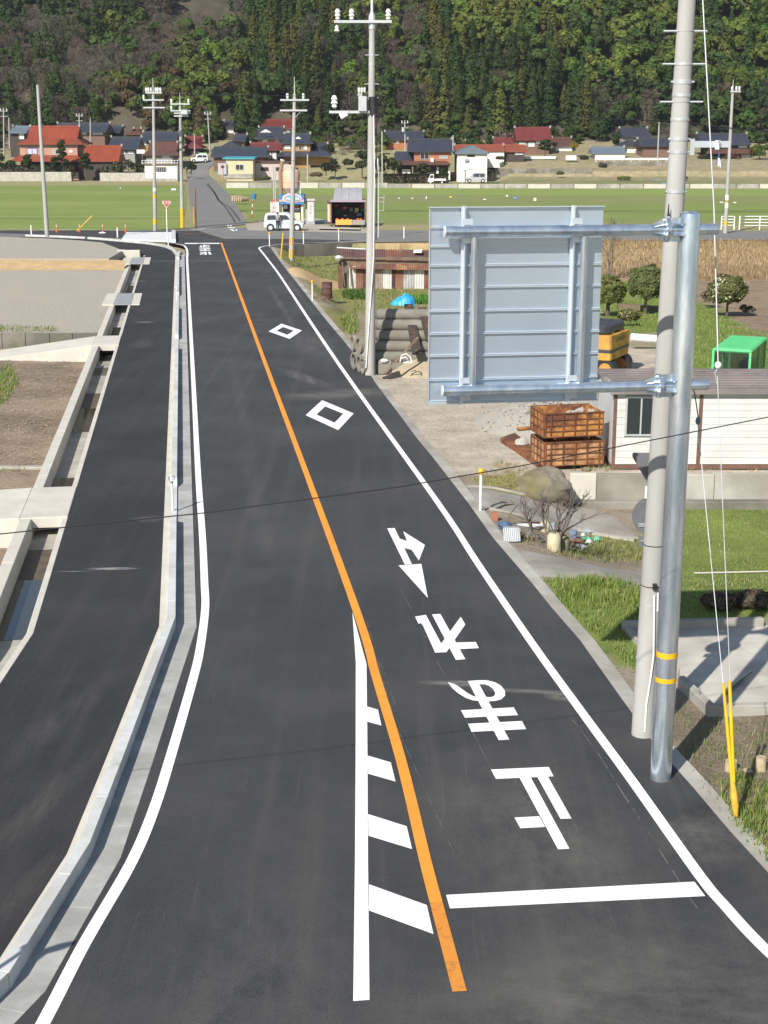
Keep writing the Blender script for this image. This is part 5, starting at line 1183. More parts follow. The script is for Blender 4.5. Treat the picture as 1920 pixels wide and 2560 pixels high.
JK = [('blue_cloth', 'crumpled blue cloth among the roadside junk', (1262, 1322), (.16, .1, .1), (.06, .12, .22)), ('white_board', 'pale board lying across the roadside junk', (1318, 1318), (.38, .06, .05), (.55, .56, .55)), ('grey_sack', 'grey sack slumped left of the barrels', (1322, 1345), (.15, .12, .09), (.18, .16, .15)), ('blue_bucket', 'blue grey bucket right of the barrels', (1434, 1345), (.1, .1, .13), (.18, .22, .32)), ('green_bottle', 'green plastic bottle in the junk by the shrub', (1466, 1350), (.13, .06, .05), (.10, .38, .24)), ('green_bag', 'pale green bag at the end of the junk', (1491, 1354), (.08, .08, .07), (.15, .5, .36)), ('white_jug', 'white jug lying in the junk', (1472, 1362), (.09, .07, .08), (.7, .69, .64)), ('brown_sheet', 'rusty brown sheet in the junk', (1442, 1357), (.2, .12, .06), (.22, .12, .07)), ('grey_basin', 'grey basin tipped over in the junk', (1470, 1335), (.14, .1, .08), (.35, .36, .38)), ('pale_bundle', 'pale bundle beside the blue cloth', (1290, 1330), (.14, .1, .06), (.38, .36, .32)), ('clear_sack', 'clear plastic sack right of the barrels', (1452, 1372), (.16, .1, .06), (.32, .32, .31)), ('blue_crate', 'pale blue box behind the shrub stems', (1386, 1325), (.13, .1, .1), (.28, .33, .42)), ('brown_sack', 'brown sack half buried in the junk', (1424, 1366), (.13, .1, .07), (.20, .14, .09)), ('white_cup', 'small white carton beside the green bottle', (1458, 1340), (.05, .05, .05), (.7, .7, .68))]
for i, (n_, lb, px, r_, c) in enumerate(JK): MB().blob(PG(*px)+Vector((0, 0, r_[2]*.7)), r_, i*2+1, 7, .55).build(n_, pm(n_, c, tuple(q*.7 for q in c), s=8, rough=.6), None, smooth=(i % 2 == 0), label=lb, cat=n_.split('_')[-1])
for i, (a, b, lb) in enumerate((((1304, 1312), (1420, 1316), 'rusty rod lying along the lower path lip'), ((1240, 1275), (1283, 1265), 'dark crooked stick on the sloping path'), ((1265, 1310), (1292, 1268), 'thin stick poking up from the junk'))):
    p, q = PG(*a), PG(*b); q.z += .25 if i == 2 else 0
    if i == 2: q = D(b[0], b[1], p.y)
    MB().tube([p+Vector((0, 0, .04)), lerp(p, q, .5)+Vector((0, 0, .08)), q+Vector((0, 0, .04))], .018, 6).build('stick' if i else 'rod', W['rust'] if not i else W['wood'], None, label=lb, cat='stick')
b = PG(1238, 1303); MB().box(b.x-.08, b.x+.06, b.y, b.y+.1, b.z, b.z+.2).build('red_brick', pm('brick_red', (.35, .14, .08), None), None, label='broken red brick beside the edging', cat='brick')
# bare shrub
def branch(m, p, d, L, r_, depth, spread=.5, rr=rnd, up=.15):
    q = p+d*L; m.tube([p, lerp(p, q, .5)+Vector((rr.uniform(-1, 1), rr.uniform(-1, 1), 0))*L*.06, q], [r_, r_*.85, r_*.68], 6 if depth > 1 else 4, False)
    if depth <= 0: return
    for k in range(rr.choice((2, 3, 3)) if depth > 1 else 3):
        e = (d+Vector((rr.gauss(0, spread), rr.gauss(0, spread), rr.gauss(up, spread*.6)))).normalized(); branch(m, lerp(p, q, rr.uniform(.55, 1)), e, L*rr.uniform(.55, .8), r_*.62, depth-1, spread, rr, up)
b = PG(1378, 1374); t = thing('bare_shrub', 'leafless grey shrub with forked stems at the roadside', 'shrub', b)
for k, (dx, dz, L) in enumerate(((-.75, 1., .5), (-.15, 1., .55), (.12, 1., .6), (.5, 1., .55), (.2, 1.2, .5))):
    m = MB(); branch(m, b+Vector((.05*(k-2), .03*k, -.05)), Vector((dx, rnd.uniform(-.2, .2), dz)).normalized(), L*1.15, .032, 4, .45, random.Random(k+3)); m.build('stem', W['twig'], t)
b = PG(1520, 700); t = thing('bare_tree', 'thin leafless tree rising beside the sign panel', 'tree', b)
for k in range(3):
    m = MB(); branch(m, b+Vector((0, .1*k, -.1)), Vector((.12*k-.05, 0, 1)).normalized(), 1.7, .05, 4, .28, random.Random(k+20), .3); m.build('trunk', W['twig'], t)

# ================================================================== excavator
EF = Vector((-.89, .455, 0)).normalized(); ea = math.atan2(EF.y, EF.x)
ec = Vector((8.73, 53., 0))+EF*1.45; ec.z = zr(ec.x, ec.y)
ex = thing('excavator', 'yellow excavator with black hood parked behind the sign panel', 'excavator', ec, ea)
CY_ = pm('machine_yellow', (.60, .36, .04), (.50, .29, .04), s=3, rough=.6, c3=(.36, .17, .05), s3=1.2); HOOD = pm('black_hood', (.035, .04, .05), (.05, .055, .065), s=2, rough=.35)
k = dict(world=False)
def L_(m, name, mat, par=ex, **q): return m.build(name, mat, par, world=False, **q)
pts = [(-1.45, -1.0), (-1.40, -1.08), (-1.2, -1.12), (-.75, -1.12), (-.75, 1.12), (-1.2, 1.12), (-1.40, 1.08), (-1.45, 1.0)]
cw = L_(MB().prism(pts, .70, 1.62), 'counterweight', CY_, bevel=.02)
L_(MB().prism([(x*1.004-.004*0, y*1.004) for x, y in pts], .98, 1.10), 'black_stripe', HOOD, cw)
for y in (-.45, .45): L_(MB().blob((-1.2, y, 1.66), (.13, .16, .1), 2, 8, .02), 'lifting_eye', CY_, cw, smooth=True)
L_(MB().prism([(-1.32, -.8), (-1.15, -1.02), (.1, -1.02), (.1, 1.05), (-1.15, 1.02), (-1.32, .8)], 1.63, 1.98), 'engine_hood', HOOD, bevel=.06)
L_(MB().box(-.745, 1.3, -1.1, 1.1, .82, 1.3), 'upper_body', CY_, bevel=.04)
L_(MB().box(-.745, .1, -1.1, 1.1, 1.301, 1.62), 'engine_bay', CY_, bevel=.04)
cb = L_(MB().prism([(.15, .15), (1.45, .15), (1.45, 1.1), (.15, 1.1)], 1.305, 2.75), 'cab', CY_, bevel=.06)
L_(MB().box(.3, 1.47, .25, 1.0, 1.6, 2.6), 'cab_window', W['glass'], cb); L_(MB().box(.28, 1.35, 1.09, 1.12, 1.6, 2.6), 'cab_window', W['glass'], cb)
for y in (-.85, .85):
    m = MB(); pr = []
    for i in range(14): a = math.pi/2+math.pi*i/13; pr.append((-1.25+.36*math.cos(a), .37+.36*math.sin(a)))
    for i in range(14): a = -math.pi/2+math.pi*i/13; pr.append((1.25+.36*math.cos(a), .37+.36*math.sin(a)))
    tr = L_(m.extr([(x, y-.24, z) for x, z in pr], (0, .48, 0)), 'track', W['black'])
    L_(MB().cyl((1.25, y-.25, .37), (1.25, y+.25, .37), .24, n=16), 'sprocket', CY_, tr); L_(MB().cyl((-1.25, y-.25, .37), (-1.25, y+.25, .37), .24, n=16), 'idler', CY_, tr)
L_(MB().box(-.7, .7, -.6, .6, .4, .75), 'undercarriage', W['black']); L_(MB().cyl((0, 0, .74), (0, 0, .83), .55, n=20), 'slew_ring', W['black'])
bm_ = L_(MB().extr([(1.0, -.32, 1.35), (1.35, -.32, 1.2), (2.9, -.32, 2.5), (4.3, -.32, 1.9), (4.25, -.32, 2.25), (2.75, -.32, 2.95)], (0, .3, 0)), 'boom', CY_)
L_(MB().extr([(4.1, -.30, 2.4), (4.5, -.30, 2.2), (3.9, -.30, .5), (3.7, -.30, .55)], (0, .26, 0)), 'stick', CY_)
L_(MB().extr([(3.55, -.6, .75), (4.05, -.6, .6), (3.95, -.6, .05), (3.4, -.6, -.0), (3.3, -.6, .35)], (0, .85, 0)), 'bucket', W['black'])
FD = Vector((.455, .89, 0)); fr_ = Vector((8.73, 53., 0))-EF*.03
BRN = pm('dark_lettering', (.06, .045, .03), None, rough=.8)
GRN = pm('green_cross', (.02, .20, .10), None, rough=.7)
for s_, o_ in (('安', -.50), ('全', -.25), ('第', .27), ('一', .50)): text(s_, .21, BRN, ex, frame(fr_+FD*o_+Vector((0, 0, 1.40+zr(ec.x, ec.y))), FD, (0, 0, 1)))
for bx_ in ((-.1, .1, -.035, .035), (-.035, .035, -.1, .1)):
    c_ = fr_+Vector((0, 0, 1.40+ec.z)); q = [c_+FD*u+Vector((0, 0, v)) for u, v in ((bx_[0], bx_[2]), (bx_[1], bx_[2]), (bx_[1], bx_[3]), (bx_[0], bx_[3]))]; MB().extr(q, -EF*.003).build('safety_cross', GRN, ex)
# tractor
a, b, c, d_ = P(1793, 872, 1.9), P(1866, 884, 1.9), P(1906, 850, 1.9), P(1838, 843, 1.9)
tl = Vector(((a.x+b.x+c.x+d_.x)/4, (a.y+b.y+c.y+d_.y)/4, 0)); tl.z = zr(tl.x, tl.y); fx = (c-b); ta = math.atan2(fx.y, fx.x)
wl, dl = (b-a).length, (c-b).length
tr_ = thing('tractor', 'bright green tractor cab showing above the hut roof', 'tractor', tl, ta)
TG = pm('tractor_green', (.12, .62, .22), (.10, .54, .19), s=2, rough=.55); hz = dl/2; hw = wl/2
rf = L_(MB().box(-hz, hz, -hw, hw, 1.86-tl.z, 1.98-tl.z), 'cab_roof', TG, tr_, bevel=.05)
for x in (-hz+.05, .12*hz, hz-.05):
    for y in (-hw+.05, hw-.05): L_(MB().box(x-.035, x+.035, y-.035, y+.035, .7, 1.9-tl.z), 'cab_post', TG, tr_)
for y in (-hw+.05, hw-.05): L_(MB().box(-hz+.09, hz-.09, y-.008, y+.008, .75, 1.86-tl.z), 'side_glass', W['cab_glass'], tr_)
for x in (-hz+.05, hz-.05): L_(MB().box(x-.008, x+.008, -hw+.09, hw-.09, .75, 1.86-tl.z), 'end_glass', W['cab_glass'], tr_)
L_(MB().box(-hz, hz+.9, -hw*.7, hw*.7, .45, .72), 'chassis', W['black'], tr_); L_(MB().box(hz+.02, hz+1.2, -.3, .3, .6, 1.15), 'bonnet', TG, tr_, bevel=.06)
for x, r_ in ((-hz*.5, .55), (hz+.8, .36)):
    for y in (-hw-.02, hw+.02): L_(MB().cyl((x, y-.15, r_), (x, y+.15, r_), r_, n=20), 'wheel', W['black'], tr_)
# white pipe, log, white box on the lawn
p, q = D(1577, 843, 60), D(1641, 848, 60); MB().cyl(p, q, .17, n=18).build('plastic_pipe', W['white'], None, smooth=True, label='fat white pipe lying behind the excavator', cat='pipe')
p, q = PG(1545, 772), PG(1655, 780); MB().hexa(*[[p+Vector((0, 0, h)), q+Vector((0, 0, h)), q+Vector((0, .5, h)), p+Vector((0, .5, h))] for h in (.0, .28)]).build('timber_stack', W['wood'], None, label='low stack of old timber beyond the lawn', cat='timber')
p = PG(1573, 785); MB().hexa(*[[p+Vector((x, y, h)) for x, y in ((-.2, 0), (.2, 0), (.22, .3), (-.22, .3))] for h in (0, .25)]).build('foam_box', W['white'], None, bevel=.03, label='white foam box lying by the timber', cat='box')
# white railing right
for (x0, x1, y0, y1, lb, n) in ((1803, 1835, 541, 573, 'short white pipe railing in front of the leaning pole', 2), (1848, 2050, 541, 574, 'long white pipe railing right of the leaning pole', 5)):
    b = P(x0, y1, 0); t = thing('white_railing', lb, 'railing', b); Yk = b.y
    zt = D(x0, y0, Yk).z
    for i in range(n): x = lerp(x0, x1, i/(n-1)); q = D(x, y1, Yk); MB().cyl((q.x, Yk, -.05), (q.x, Yk, zt), .06, n=8).build('post', W['white'], t)
    for i in range(4): z = zt*(1-i*.23); MB().cyl((D(x0, y0, Yk).x, Yk, z), (D(x1, y0, Yk).x, Yk, z), .04, n=8).build('rail', W['white'], t)

# ================================================================== vehicles
def wheel(par, x, y, r_, w_, side):
    t = MB().cyl((x, y-w_/2, r_), (x, y+w_/2, r_), r_, n=20).build('wheel', W['black'], par, world=False)
    yy = y+side*(w_/2+.004); MB().cyl((x, yy-.006, r_), (x, yy+.006, r_), r_*.68, n=20).build('rim', W['galv_far'], t, world=False)
    for k in range(5): a = 2*math.pi*k/5; MB().box(-.03, .03, -.006, .006, .04, r_*.6, Matrix.Translation((x, yy+side*.012, r_)) @ Matrix.Rotation(a, 4, 'Y')).build('spoke', W['zinc_white'], t, world=False)
def car(loc, rz, label, paint):
    """boxy hatchback, local +x forward, body 3.72 m"""
    t = thing('parked_car', label, 'car', loc, rz)
    low = [(-1.84, .30), (-1.86, .62), (-1.80, .92), (1.10, .95), (1.62, .86), (1.83, .70), (1.86, .42), (1.78, .24), (1.5, .20), (-1.6, .20)]
    b = MB().extr([(x, -.83, z) for x, z in low], (0, 1.66, 0)).build('body', paint, t, world=False, bevel=.07, smooth=True)
    # glasshouse, slightly narrower, rounded
    up = [(-1.80, .915), (-1.76, 1.30), (-1.66, 1.56), (-1.45, 1.64), (.20, 1.65), (.48, 1.58), (.68, 1.40), (1.06, .945)]
    m = MB()
    for y0, k in ((-.80, 0), (-.70, 1), (.70, 1), (.80, 0)):
        for x, z in up: m.v.append((x*(1-.02*k), y0 if z < 1.2 else y0*.93, z+(.0 if not k else .012)))
    n = len(up)
    for j in range(3):
        for i in range(n-1): m.f.append((j*n+i, j*n+i+1, (j+1)*n+i+1, (j+1)*n+i))
    m.f += [tuple(range(n)), tuple(reversed(range(3*n, 4*n)))]
    m.build('cabin', paint, b, world=False, smooth=True)
    for s_ in (-1, 1):
        for q in ([(-1.52, 1.02), (-1.50, 1.36), (-1.40, 1.44), (-.70, 1.45), (-.68, 1.02)], [(-.56, 1.02), (-.56, 1.45), (.18, 1.45), (.36, 1.38), (.62, 1.04)]):
            MB().extr([(x, s_*(.812-.028*(z-1.0)/.4 if z > 1.1 else .812), z) for x, z in q], (0, -.01*s_, 0)).build('side_window', W['glass'], t, world=False)
        MB().box(-.62, -.615, s_*.832-.002, s_*.832+.002, .3, .95).build('door_gap', W['black'], t, world=False)
        MB().box(-.9, -.74, s_*.838-.01, s_*.838+.01, .84, .87).build('door_handle', W['zinc_white'], t, world=False)
        for x in (-1.22, 1.26): MB().cyl((x, s_*.80, .31), (x, s_*.836, .31), .37, n=20).build('wheel_arch', W['black'], t, world=False); wheel(t, x, s_*.76, .30, .18, s_)
        MB().box(1.72, 1.86, s_*.62-.14, s_*.62+.14, .58, .76).build('headlight', W['zinc_white'], t, world=False, bevel=.03)
        MB().box(-1.875, -1.86, s_*.70-.08, s_*.70+.08, .5, .66).build('tail_light', W['red'], t, world=False)
        MB().blob((.62, s_*.92, 1.02), (.06, .09, .06), 2, 6, .05).build('mirror', paint, t, world=False, smooth=True)
    MB().extr([(.55, -.64, 1.50), (1.02, -.70, .99), (1.02, .70, .99), (.55, .64, 1.50)], (.02, 0, .02)).build('windscreen', W['glass'], t, world=False)
    MB().box(-1.79, -1.77, -.6, .6, 1.02, 1.42).build('rear_window', W['glass'], t, world=False)
    return t
PAINT = pm('pale_car_paint', (.60, .65, .66), None, rough=.25, spec=.6)
cl = P(709, 577.5, 0); cl.y += .85
car((cl.x, cl.y, .0), 0, 'pale blue boxy hatchback parked by the coin kiosk', PAINT)
q = onv(497, 406); car((q.x, q.y, q.z+.02), R(200), 'white car parked at the top of the village lane', W['white'])
q = P(1197, 452, 0); CARP = q
def kei(loc, rz, label):
    t = thing('light_truck', label, 'truck', loc, rz)
    MB().extr([(.55, -.68, .35), (1.60, -.68, .35), (1.65, -.68, .75), (1.52, -.68, .98), (1.18, -.68, 1.70), (.62, -.68, 1.75), (.52, -.68, 1.68)], (0, 1.36, 0)).build('cab', W['white'], t, world=False, bevel=.05)
    for s_ in (-1, 1): MB().extr([(.66, s_*.690, 1.08), (1.36, s_*.690, 1.05), (1.12, s_*.690, 1.58), (.66, s_*.690, 1.6)], (0, -.01*s_, 0)).build('side_window', W['glass'], t, world=False)
    MB().extr([(1.27, -.6, 1.62), (1.56, -.62, 1.02), (1.56, .62, 1.02), (1.27, .6, 1.62)], (.02, 0, .01)).build('windscreen', W['glass'], t, world=False)
    MB().box(-1.65, .5, -.69, .69, .58, .64).build('bed_floor', W['white'], t, world=False)
    for a in ((-1.65, .5, -.70, -.67), (-1.65, .5, .67, .70), (-1.66, -1.63, -.67, .67), (.47, .5, -.67, .67)): MB().box(*a, .641, .92).build('bed_side', W['white'], t, world=False)
    MB().box(-1.5, .5, -.45, .45, .4, .575).build('chassis', W['black'], t, world=False)
    for s_ in (-1, 1):
        for x in (1.15, -.95): wheel(t, x, s_*.58, .27, .15, s_)
    return t
q = P(1092, 460, 0); kei((q.x, q.y+.7, .0), math.pi, 'white light pickup truck in front of the clipped hedge')

# ================================================================== people
SKIN = pm('skin', (.50, .31, .22), None, rough=.6); HAIR = pm('dark_hair', (.015, .012, .01), None, rough=.6); JACK = pm('grey_jacket', (.27, .26, .24), None, rough=.9); TROU = pm('black_trousers', (.014, .014, .017), None, rough=.9); SHOE = pm('dark_shoes', (.02, .018, .016), None, rough=.6)
def person(loc, rz, label, h=1.70):
    s_ = h/1.7
    J = {'pel': (0, 0, .95, .13), 'wst': (0, 0, 1.08, .125), 'che': (0, 0, 1.28, .155), 'nck': (0, .0, 1.44, .06), 'hd0': (.015, 0, 1.52, .075), 'hd1': (.02, 0, 1.60, .092), 'hd2': (.01, 0, 1.66, .065)}
    E_ = [('pel', 'wst'), ('wst', 'che'), ('che', 'nck'), ('nck', 'hd0'), ('hd0', 'hd1'), ('hd1', 'hd2')]
    for sd, n_ in ((-1, 'r'), (1, 'l')):
        J.update({'hip'+n_: (0, sd*.09, .88, .095), 'kn'+n_: (.03, sd*.10, .49, .062), 'an'+n_: (0, sd*.10, .09, .042), 'to'+n_: (.16, sd*.11, .035, .034), 'sh'+n_: (0, sd*.19, 1.38, .062), 'el'+n_: (.05+.06*(sd > 0), sd*.24, 1.12, .044), 'wr'+n_: (.22 if sd > 0 else .12, sd*.22, .93+.12*(sd > 0), .028), 'pa'+n_: (.28 if sd > 0 else .15, sd*.21, .86+.14*(sd > 0), .030)})
        E_ += [('pel', 'hip'+n_), ('hip'+n_, 'kn'+n_), ('kn'+n_, 'an'+n_), ('an'+n_, 'to'+n_), ('che', 'sh'+n_), ('sh'+n_, 'el'+n_), ('el'+n_, 'wr'+n_), ('wr'+n_, 'pa'+n_)]
        px, py, pz, _ = J['pa'+n_]
        for k in range(5):
            L = (.05, .07, .08, .07, .055)[k]; o = (k-2)*.016; a = 'f%s%d' % (n_, k)
            J[a] = (px+.03+(.0 if k else -.03), py+o*(1 if k else 2.2), pz-L*.5, .0095); J[a+'t'] = (px+.02+(.0 if k else -.01), py+o*(1 if k else 2.5), pz-L, .0085); E_ += [('pa'+n_, a), (a, a+'t')]
    names = list(J); me = bpy.data.meshes.new('b'); me.from_pydata([tuple(c*s_ for c in J[n_][:3]) for n_ in names], [(names.index(a), names.index(b)) for a, b in E_], [])
    ob = bpy.data.objects.new('b', me); COL.objects.link(ob)
    md = ob.modifiers.new('s', 'SKIN'); md.use_smooth_shade = True
    for i, n_ in enumerate(names): me.skin_vertices[0].data[i].radius = (J[n_][3]*s_,)*2
    me.skin_vertices[0].data[0].use_root = True
    ob.modifiers.new('u', 'SUBSURF').levels = 1
    bpy.context.view_layer.update()
    m2 = bpy.data.meshes.new_from_object(ob.evaluated_get(bpy.context.evaluated_depsgraph_get())); bpy.data.objects.remove(ob)
    m2.materials.clear()
    for x in (SKIN, JACK, TROU, SHOE): m2.materials.append(x)
    for f in m2.polygons:
        c = f.center/s_; f.material_index = 3 if c.z < .1 else (0 if c.z > 1.45 or (abs(c.y) > .17 and c.z < (.93 if c.x < .18 else 1.04) and c.z > .7) else 2 if c.z < .98 and abs(c.y) < .2 else 1)
        f.use_smooth = True
    t = thing('person', label, 'person', loc, rz)
    o = bpy.data.objects.new('body', m2); COL.objects.link(o); o.parent = t
    MB().blob((-.015*s_, 0, 1.63*s_), (.105*s_, .10*s_, .11*s_), 1, 8, .06).build('hair', HAIR, t, world=False, smooth=True)
    MB().tube([(.105*s_, 0, 1.61*s_), (.13*s_, 0, 1.58*s_), (.1*s_, 0, 1.57*s_)], [.01, .014, .01], 6).build('nose', SKIN, t, world=False)
    for y in (-.035, .035): MB().blob((.098*s_, y*s_, 1.615*s_), .011*s_, 1, 5, 0).build('eye', HAIR, t, world=False)
    for y in (-.09, .09): MB().blob((.01*s_, y*s_, 1.595*s_), (.02*s_, .012*s_, .03*s_), 1, 5, 0).build('ear', SKIN, t, world=False)
    MB().tube([(.1*s_, -.025*s_, 1.545*s_), (.112*s_, 0, 1.543*s_), (.1*s_, .025*s_, 1.545*s_)], .007, 5).build('mouth', pm('lips', (.35, .14, .11), None), t, world=False)
    return t
pp = P(695, 577.5, 0); person((pp.x, cl.y-1.12, 0), R(75), 'person in grey jacket and black trousers standing at the car door', 1.72)
q = onv(467, 435); person(q, R(-90), 'person in dark trousers walking at the edge of the village lane', 1.65)

# ================================================================== roadside kiosk, board, cabinet, stall
KY = 146.5
def fbox(m, x0, x1, y0, y1, Y, d, z0=None):
    a = D(x0, y1, Y); b = D(x1, y0, Y); m.box(a.x, b.x, Y, Y+d, a.z if z0 is None else z0, b.z); return m
kk = thing('coin_kiosk', 'roadside coin kiosk with blue fascia under a peach coloured tank', 'kiosk', D(730, 558, KY))
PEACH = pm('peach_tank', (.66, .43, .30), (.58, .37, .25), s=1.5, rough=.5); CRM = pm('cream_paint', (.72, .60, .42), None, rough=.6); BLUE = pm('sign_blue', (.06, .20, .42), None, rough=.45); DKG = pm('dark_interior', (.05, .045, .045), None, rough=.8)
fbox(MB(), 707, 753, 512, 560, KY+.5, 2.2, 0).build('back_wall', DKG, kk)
for x in (702, 753): fbox(MB(), x, x+5, 512, 560, KY-.05, .3, 0).build('pillar', CRM, kk)
fs = fbox(MB(), 698, 760, 487, 511, KY-.35, 2.9).build('fascia', BLUE, kk)
fbox(MB(), 698, 760, 499, 504, KY-.36, .009).build('stripe', pm('pink_stripe', (.72, .38, .36), None), fs)
def oval(m, rx, ry, Y):
    c = D(730, 495.5, Y); kx_ = Y/3600*1.03; return m.extr([c+Vector((rx*kx_*math.cos(a), 0, ry*kx_*math.sin(a))) for a in [2*math.pi*i/36 for i in range(36)]], (0, .02, 0))
for rx, ry, Y, mt_ in ((23, 11.5, KY-.39, pm('lilac_ring', (.55, .48, .75), None)), (21, 10, KY-.42, W['white']), (19.5, 9, KY-.45, pm('orange_ring', (.75, .28, .10), None)), (16, 7.6, KY-.48, pm('light_blue', (.10, .42, .68), None))): oval(MB(), rx, ry, Y).build('logo_oval', mt_, fs)
for i, (x, w_) in enumerate(((718, 3), (723, 4), (729, 4), (735, 4), (741, 3.5), (746, 4))): fbox(MB(), x-w_/2, x+w_/2, 494+(i % 2), 499, KY-.51, .02).build('logo_letter', W['white'], fs)
fbox(MB(), 709, 718, 513, 522, KY+.46, .03).build('notice', W['white'], kk)
for y, mt_ in ((513.5, W['grey_paint']), (517.5, W['red']), (520.5, W['white']), (524.5, pm('sky_blue', (.25, .55, .75), None))): fbox(MB(), 735, 749, y, y+2.5, KY+.46, .03).build('notice', mt_, kk)
fbox(MB(), 735, 750, 532, 556, KY+.3, .19, 0).build('coin_machine', CRM, kk)
c = D(727.5, 484, KY+1); r_ = 21.5*KY/3600*1.03; zt = D(727, 430, KY).z-c.z; hh = D(727, 420, KY).z-c.z
MB().lathe(c, [(r_*.55, 0), (r_*.92, zt*.22), (r_, zt*.26), (r_, zt*.52), (r_*1.03, zt*.53), (r_*1.03, zt*.56), (r_, zt*.57), (r_, zt), (r_*.9, lerp(zt, hh, .35)), (r_*.35, hh), (r_*.3, hh+.3)], 28).build('tank', PEACH, kk, smooth=True)
for x in (705, 750): fbox(MB(), x-.8, x+.8, 452, 488, KY+.8, .1).build('tank_leg', W['white'], kk)
MB().tube([D(702, 488, KY+.6), D(701, 430, KY+.6), D(706, 402, KY+.6)], .2, 8).build('chute', pm('brown_chute', (.28, .19, .12), None), kk); MB().cyl(D(706, 402, KY+.6), D(707, 399, KY+.6), .22, n=8).build('chute_cap', W['white'], kk)
t = thing('steel_cabinet', 'pale grey steel cabinet standing beside the coin kiosk', 'cabinet', D(775, 556, KY))
fbox(MB(), 764, 786, 502, 556, KY+.2, 1., 0).build('body', W['grey_paint'], t); fbox(MB(), 769, 784, 505, 554, KY+.17, .028).build('door', pm('cabinet_door', (.56, .54, .50), None), t); fbox(MB(), 763, 787, 498, 502, KY+.1, 1.2).build('roof', W['concrete_new'], t)
text('精米機', .3, W['grey_paint'], t, frame(D(776, 524, KY+.165), (0, 0, -1), (1, 0, 0)))
t = thing('advert_board', 'white board with red vertical lettering behind the car', 'sign', D(687, 556, KY-.5))
fbox(MB(), 677, 697, 505, 557, KY-.6, .3, 0).build('board', W['white'], t)
text('KIRIN', .75, pm('red_letter', (.6, .06, .08), None), t, frame(D(683.5, 522, KY-.61), (0, 0, -1), (1, 0, 0)))
TY = 142.5
stl = thing('produce_stall', 'maroon stall with orange counter and curved grey roof', 'stall', D(868, 566, TY))
MAR = pm('maroon_paint', (.16, .055, .07), (.12, .045, .06), s=2, rough=.6)
x0, x1 = D(828, 560, TY).x, D(913, 560, TY).x; zt = D(870, 505, TY).z; zb = .35
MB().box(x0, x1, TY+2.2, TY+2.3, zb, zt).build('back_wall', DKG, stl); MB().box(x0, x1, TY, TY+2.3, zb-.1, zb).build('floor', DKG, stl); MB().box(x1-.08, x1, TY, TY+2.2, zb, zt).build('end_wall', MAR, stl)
MB().box(x0-.02, x0+.06, TY, TY+2.2, zb, zt).build('end_wall', MAR, stl)
a = D(819, 506, TY+2.2); b0 = D(819, 560, TY+2.2)
MB().hexa([(x0-.02, TY, zb-.1), (x0-.021, TY+.01, zb-.1), (x0-.45, TY+2.2, zb-.1), (x0-.46, TY+2.19, zb-.1)], [(x0-.02, TY, zt), (x0-.021, TY+.01, zt), (x0-.45, TY+2.2, zt), (x0-.46, TY+2.19, zt)]).build('end_cladding', MAR, stl)
for f0, f1, c_ in ((.15, .5, W['white']), (.5, .9, pm('pale_yellow_sheet', (.70, .52, .20), None))):
    g0, g1 = 1-f1, 1-f0; MB().hexa(*[[(x0-.03-.43*g, TY-.02+2.2*g, z) for g in (g0, g1)]+[(x0-.05-.43*g, TY-.02+2.2*g, z) for g in (g1, g0)] for z in (zb+.1, zt-.25)]).build('cladding_sheet', c_, stl)
MB().box(x0-.05, x1+.05, TY-.1, TY+2.3, zt, zt+.16).build('lintel', pm('mauve_beam', (.38, .29, .36), None, rough=.6), stl)
m = MB(); n = 10; xa, xb = D(833, 500, TY).x, D(905, 500, TY).x; hr = D(870, 474, TY+1.5).z-zt
for i in range(n+1):
    f = i/n; y = TY+.0+2.4*f; z = zt+.17+hr*math.sin(min(1, f*1.0)*math.pi*.62); m.v += [(xa+.25*f, y, z), (xb-.1*f, y, z)]
for i in range(n): m.f.append((2*i, 2*i+1, 2*i+3, 2*i+2))
rfm = m.build('roof', pm('grey_roof_sheet', (.30, .30, .32), (.25, .25, .27), s=1, rough=.6), stl, smooth=True)
for x in (851, 870, 889):
    m = MB(); xx = D(x, 500, TY).x; m.tube([(xx+.05*i/n, TY+2.4*i/n, zt+.19+hr*math.sin(i/n*math.pi*.62)) for i in range(n+1)], .035, 5); m.build('roof_seam', W['grey_paint'], rfm)
fbox(MB(), 839, 880, 549, 562, TY-.25, .3).build('counter', pm('orange_counter', (.72, .37, .06), None, rough=.6), stl); fbox(MB(), 880.5, 912, 550, 562, TY-.2, .25).build('counter', pm('grey_counter', (.33, .29, .25), None), stl)
for i, (x, y, w_, h, c_) in enumerate([(862, 516, 10, 7, (.35, .06, .06)), (892, 520, 9, 8, (.45, .42, .04)), (841, 511, 9, 6, (.3, .05, .06)), (905, 522, 7, 6, (.05, .25, .22)), (878, 519, 8, 10, (.16, .16, .2)), (898, 532, 12, 8, (.12, .17, .28)), (863, 538, 7, 2.5, (.5, .5, .48)), (904, 511, 9, 9, (.26, .06, .08)), (890, 529, 8, 3, (.45, .44, .42)), (856, 544, 7, 5, (.25, .14, .07)), (846, 524, 6, 9, (.05, .09, .11))]):
    fbox(MB(), x-w_/2, x+w_/2, y, y+h, TY+1.2+.08*i, .25).build('hung_goods' if y < 536 else 'shelf_goods', pm('goods', c_, None), stl)
for i, x in enumerate((843, 856, 869, 895, 902)): MB().blob(D(x, 548, TY-.1), (.14, .1, .08), i, 6, .2).build('produce', W['cone'], stl, smooth=True)
for x in (834, 872, 905): fbox(MB(), x-1, x+1.5, 560, 567, TY+.1, .15, -.05).build('foot', W['concrete'], stl)
MB().hexa(*[[P(797, 569, z), P(900, 571, z), P(900, 573.5, z), P(797, 571.5, z)] for z in (-.02, .14)]).build('concrete_beam', W['concrete_new'], None, label='long pale concrete beam lying before the maroon stall', cat='beam')
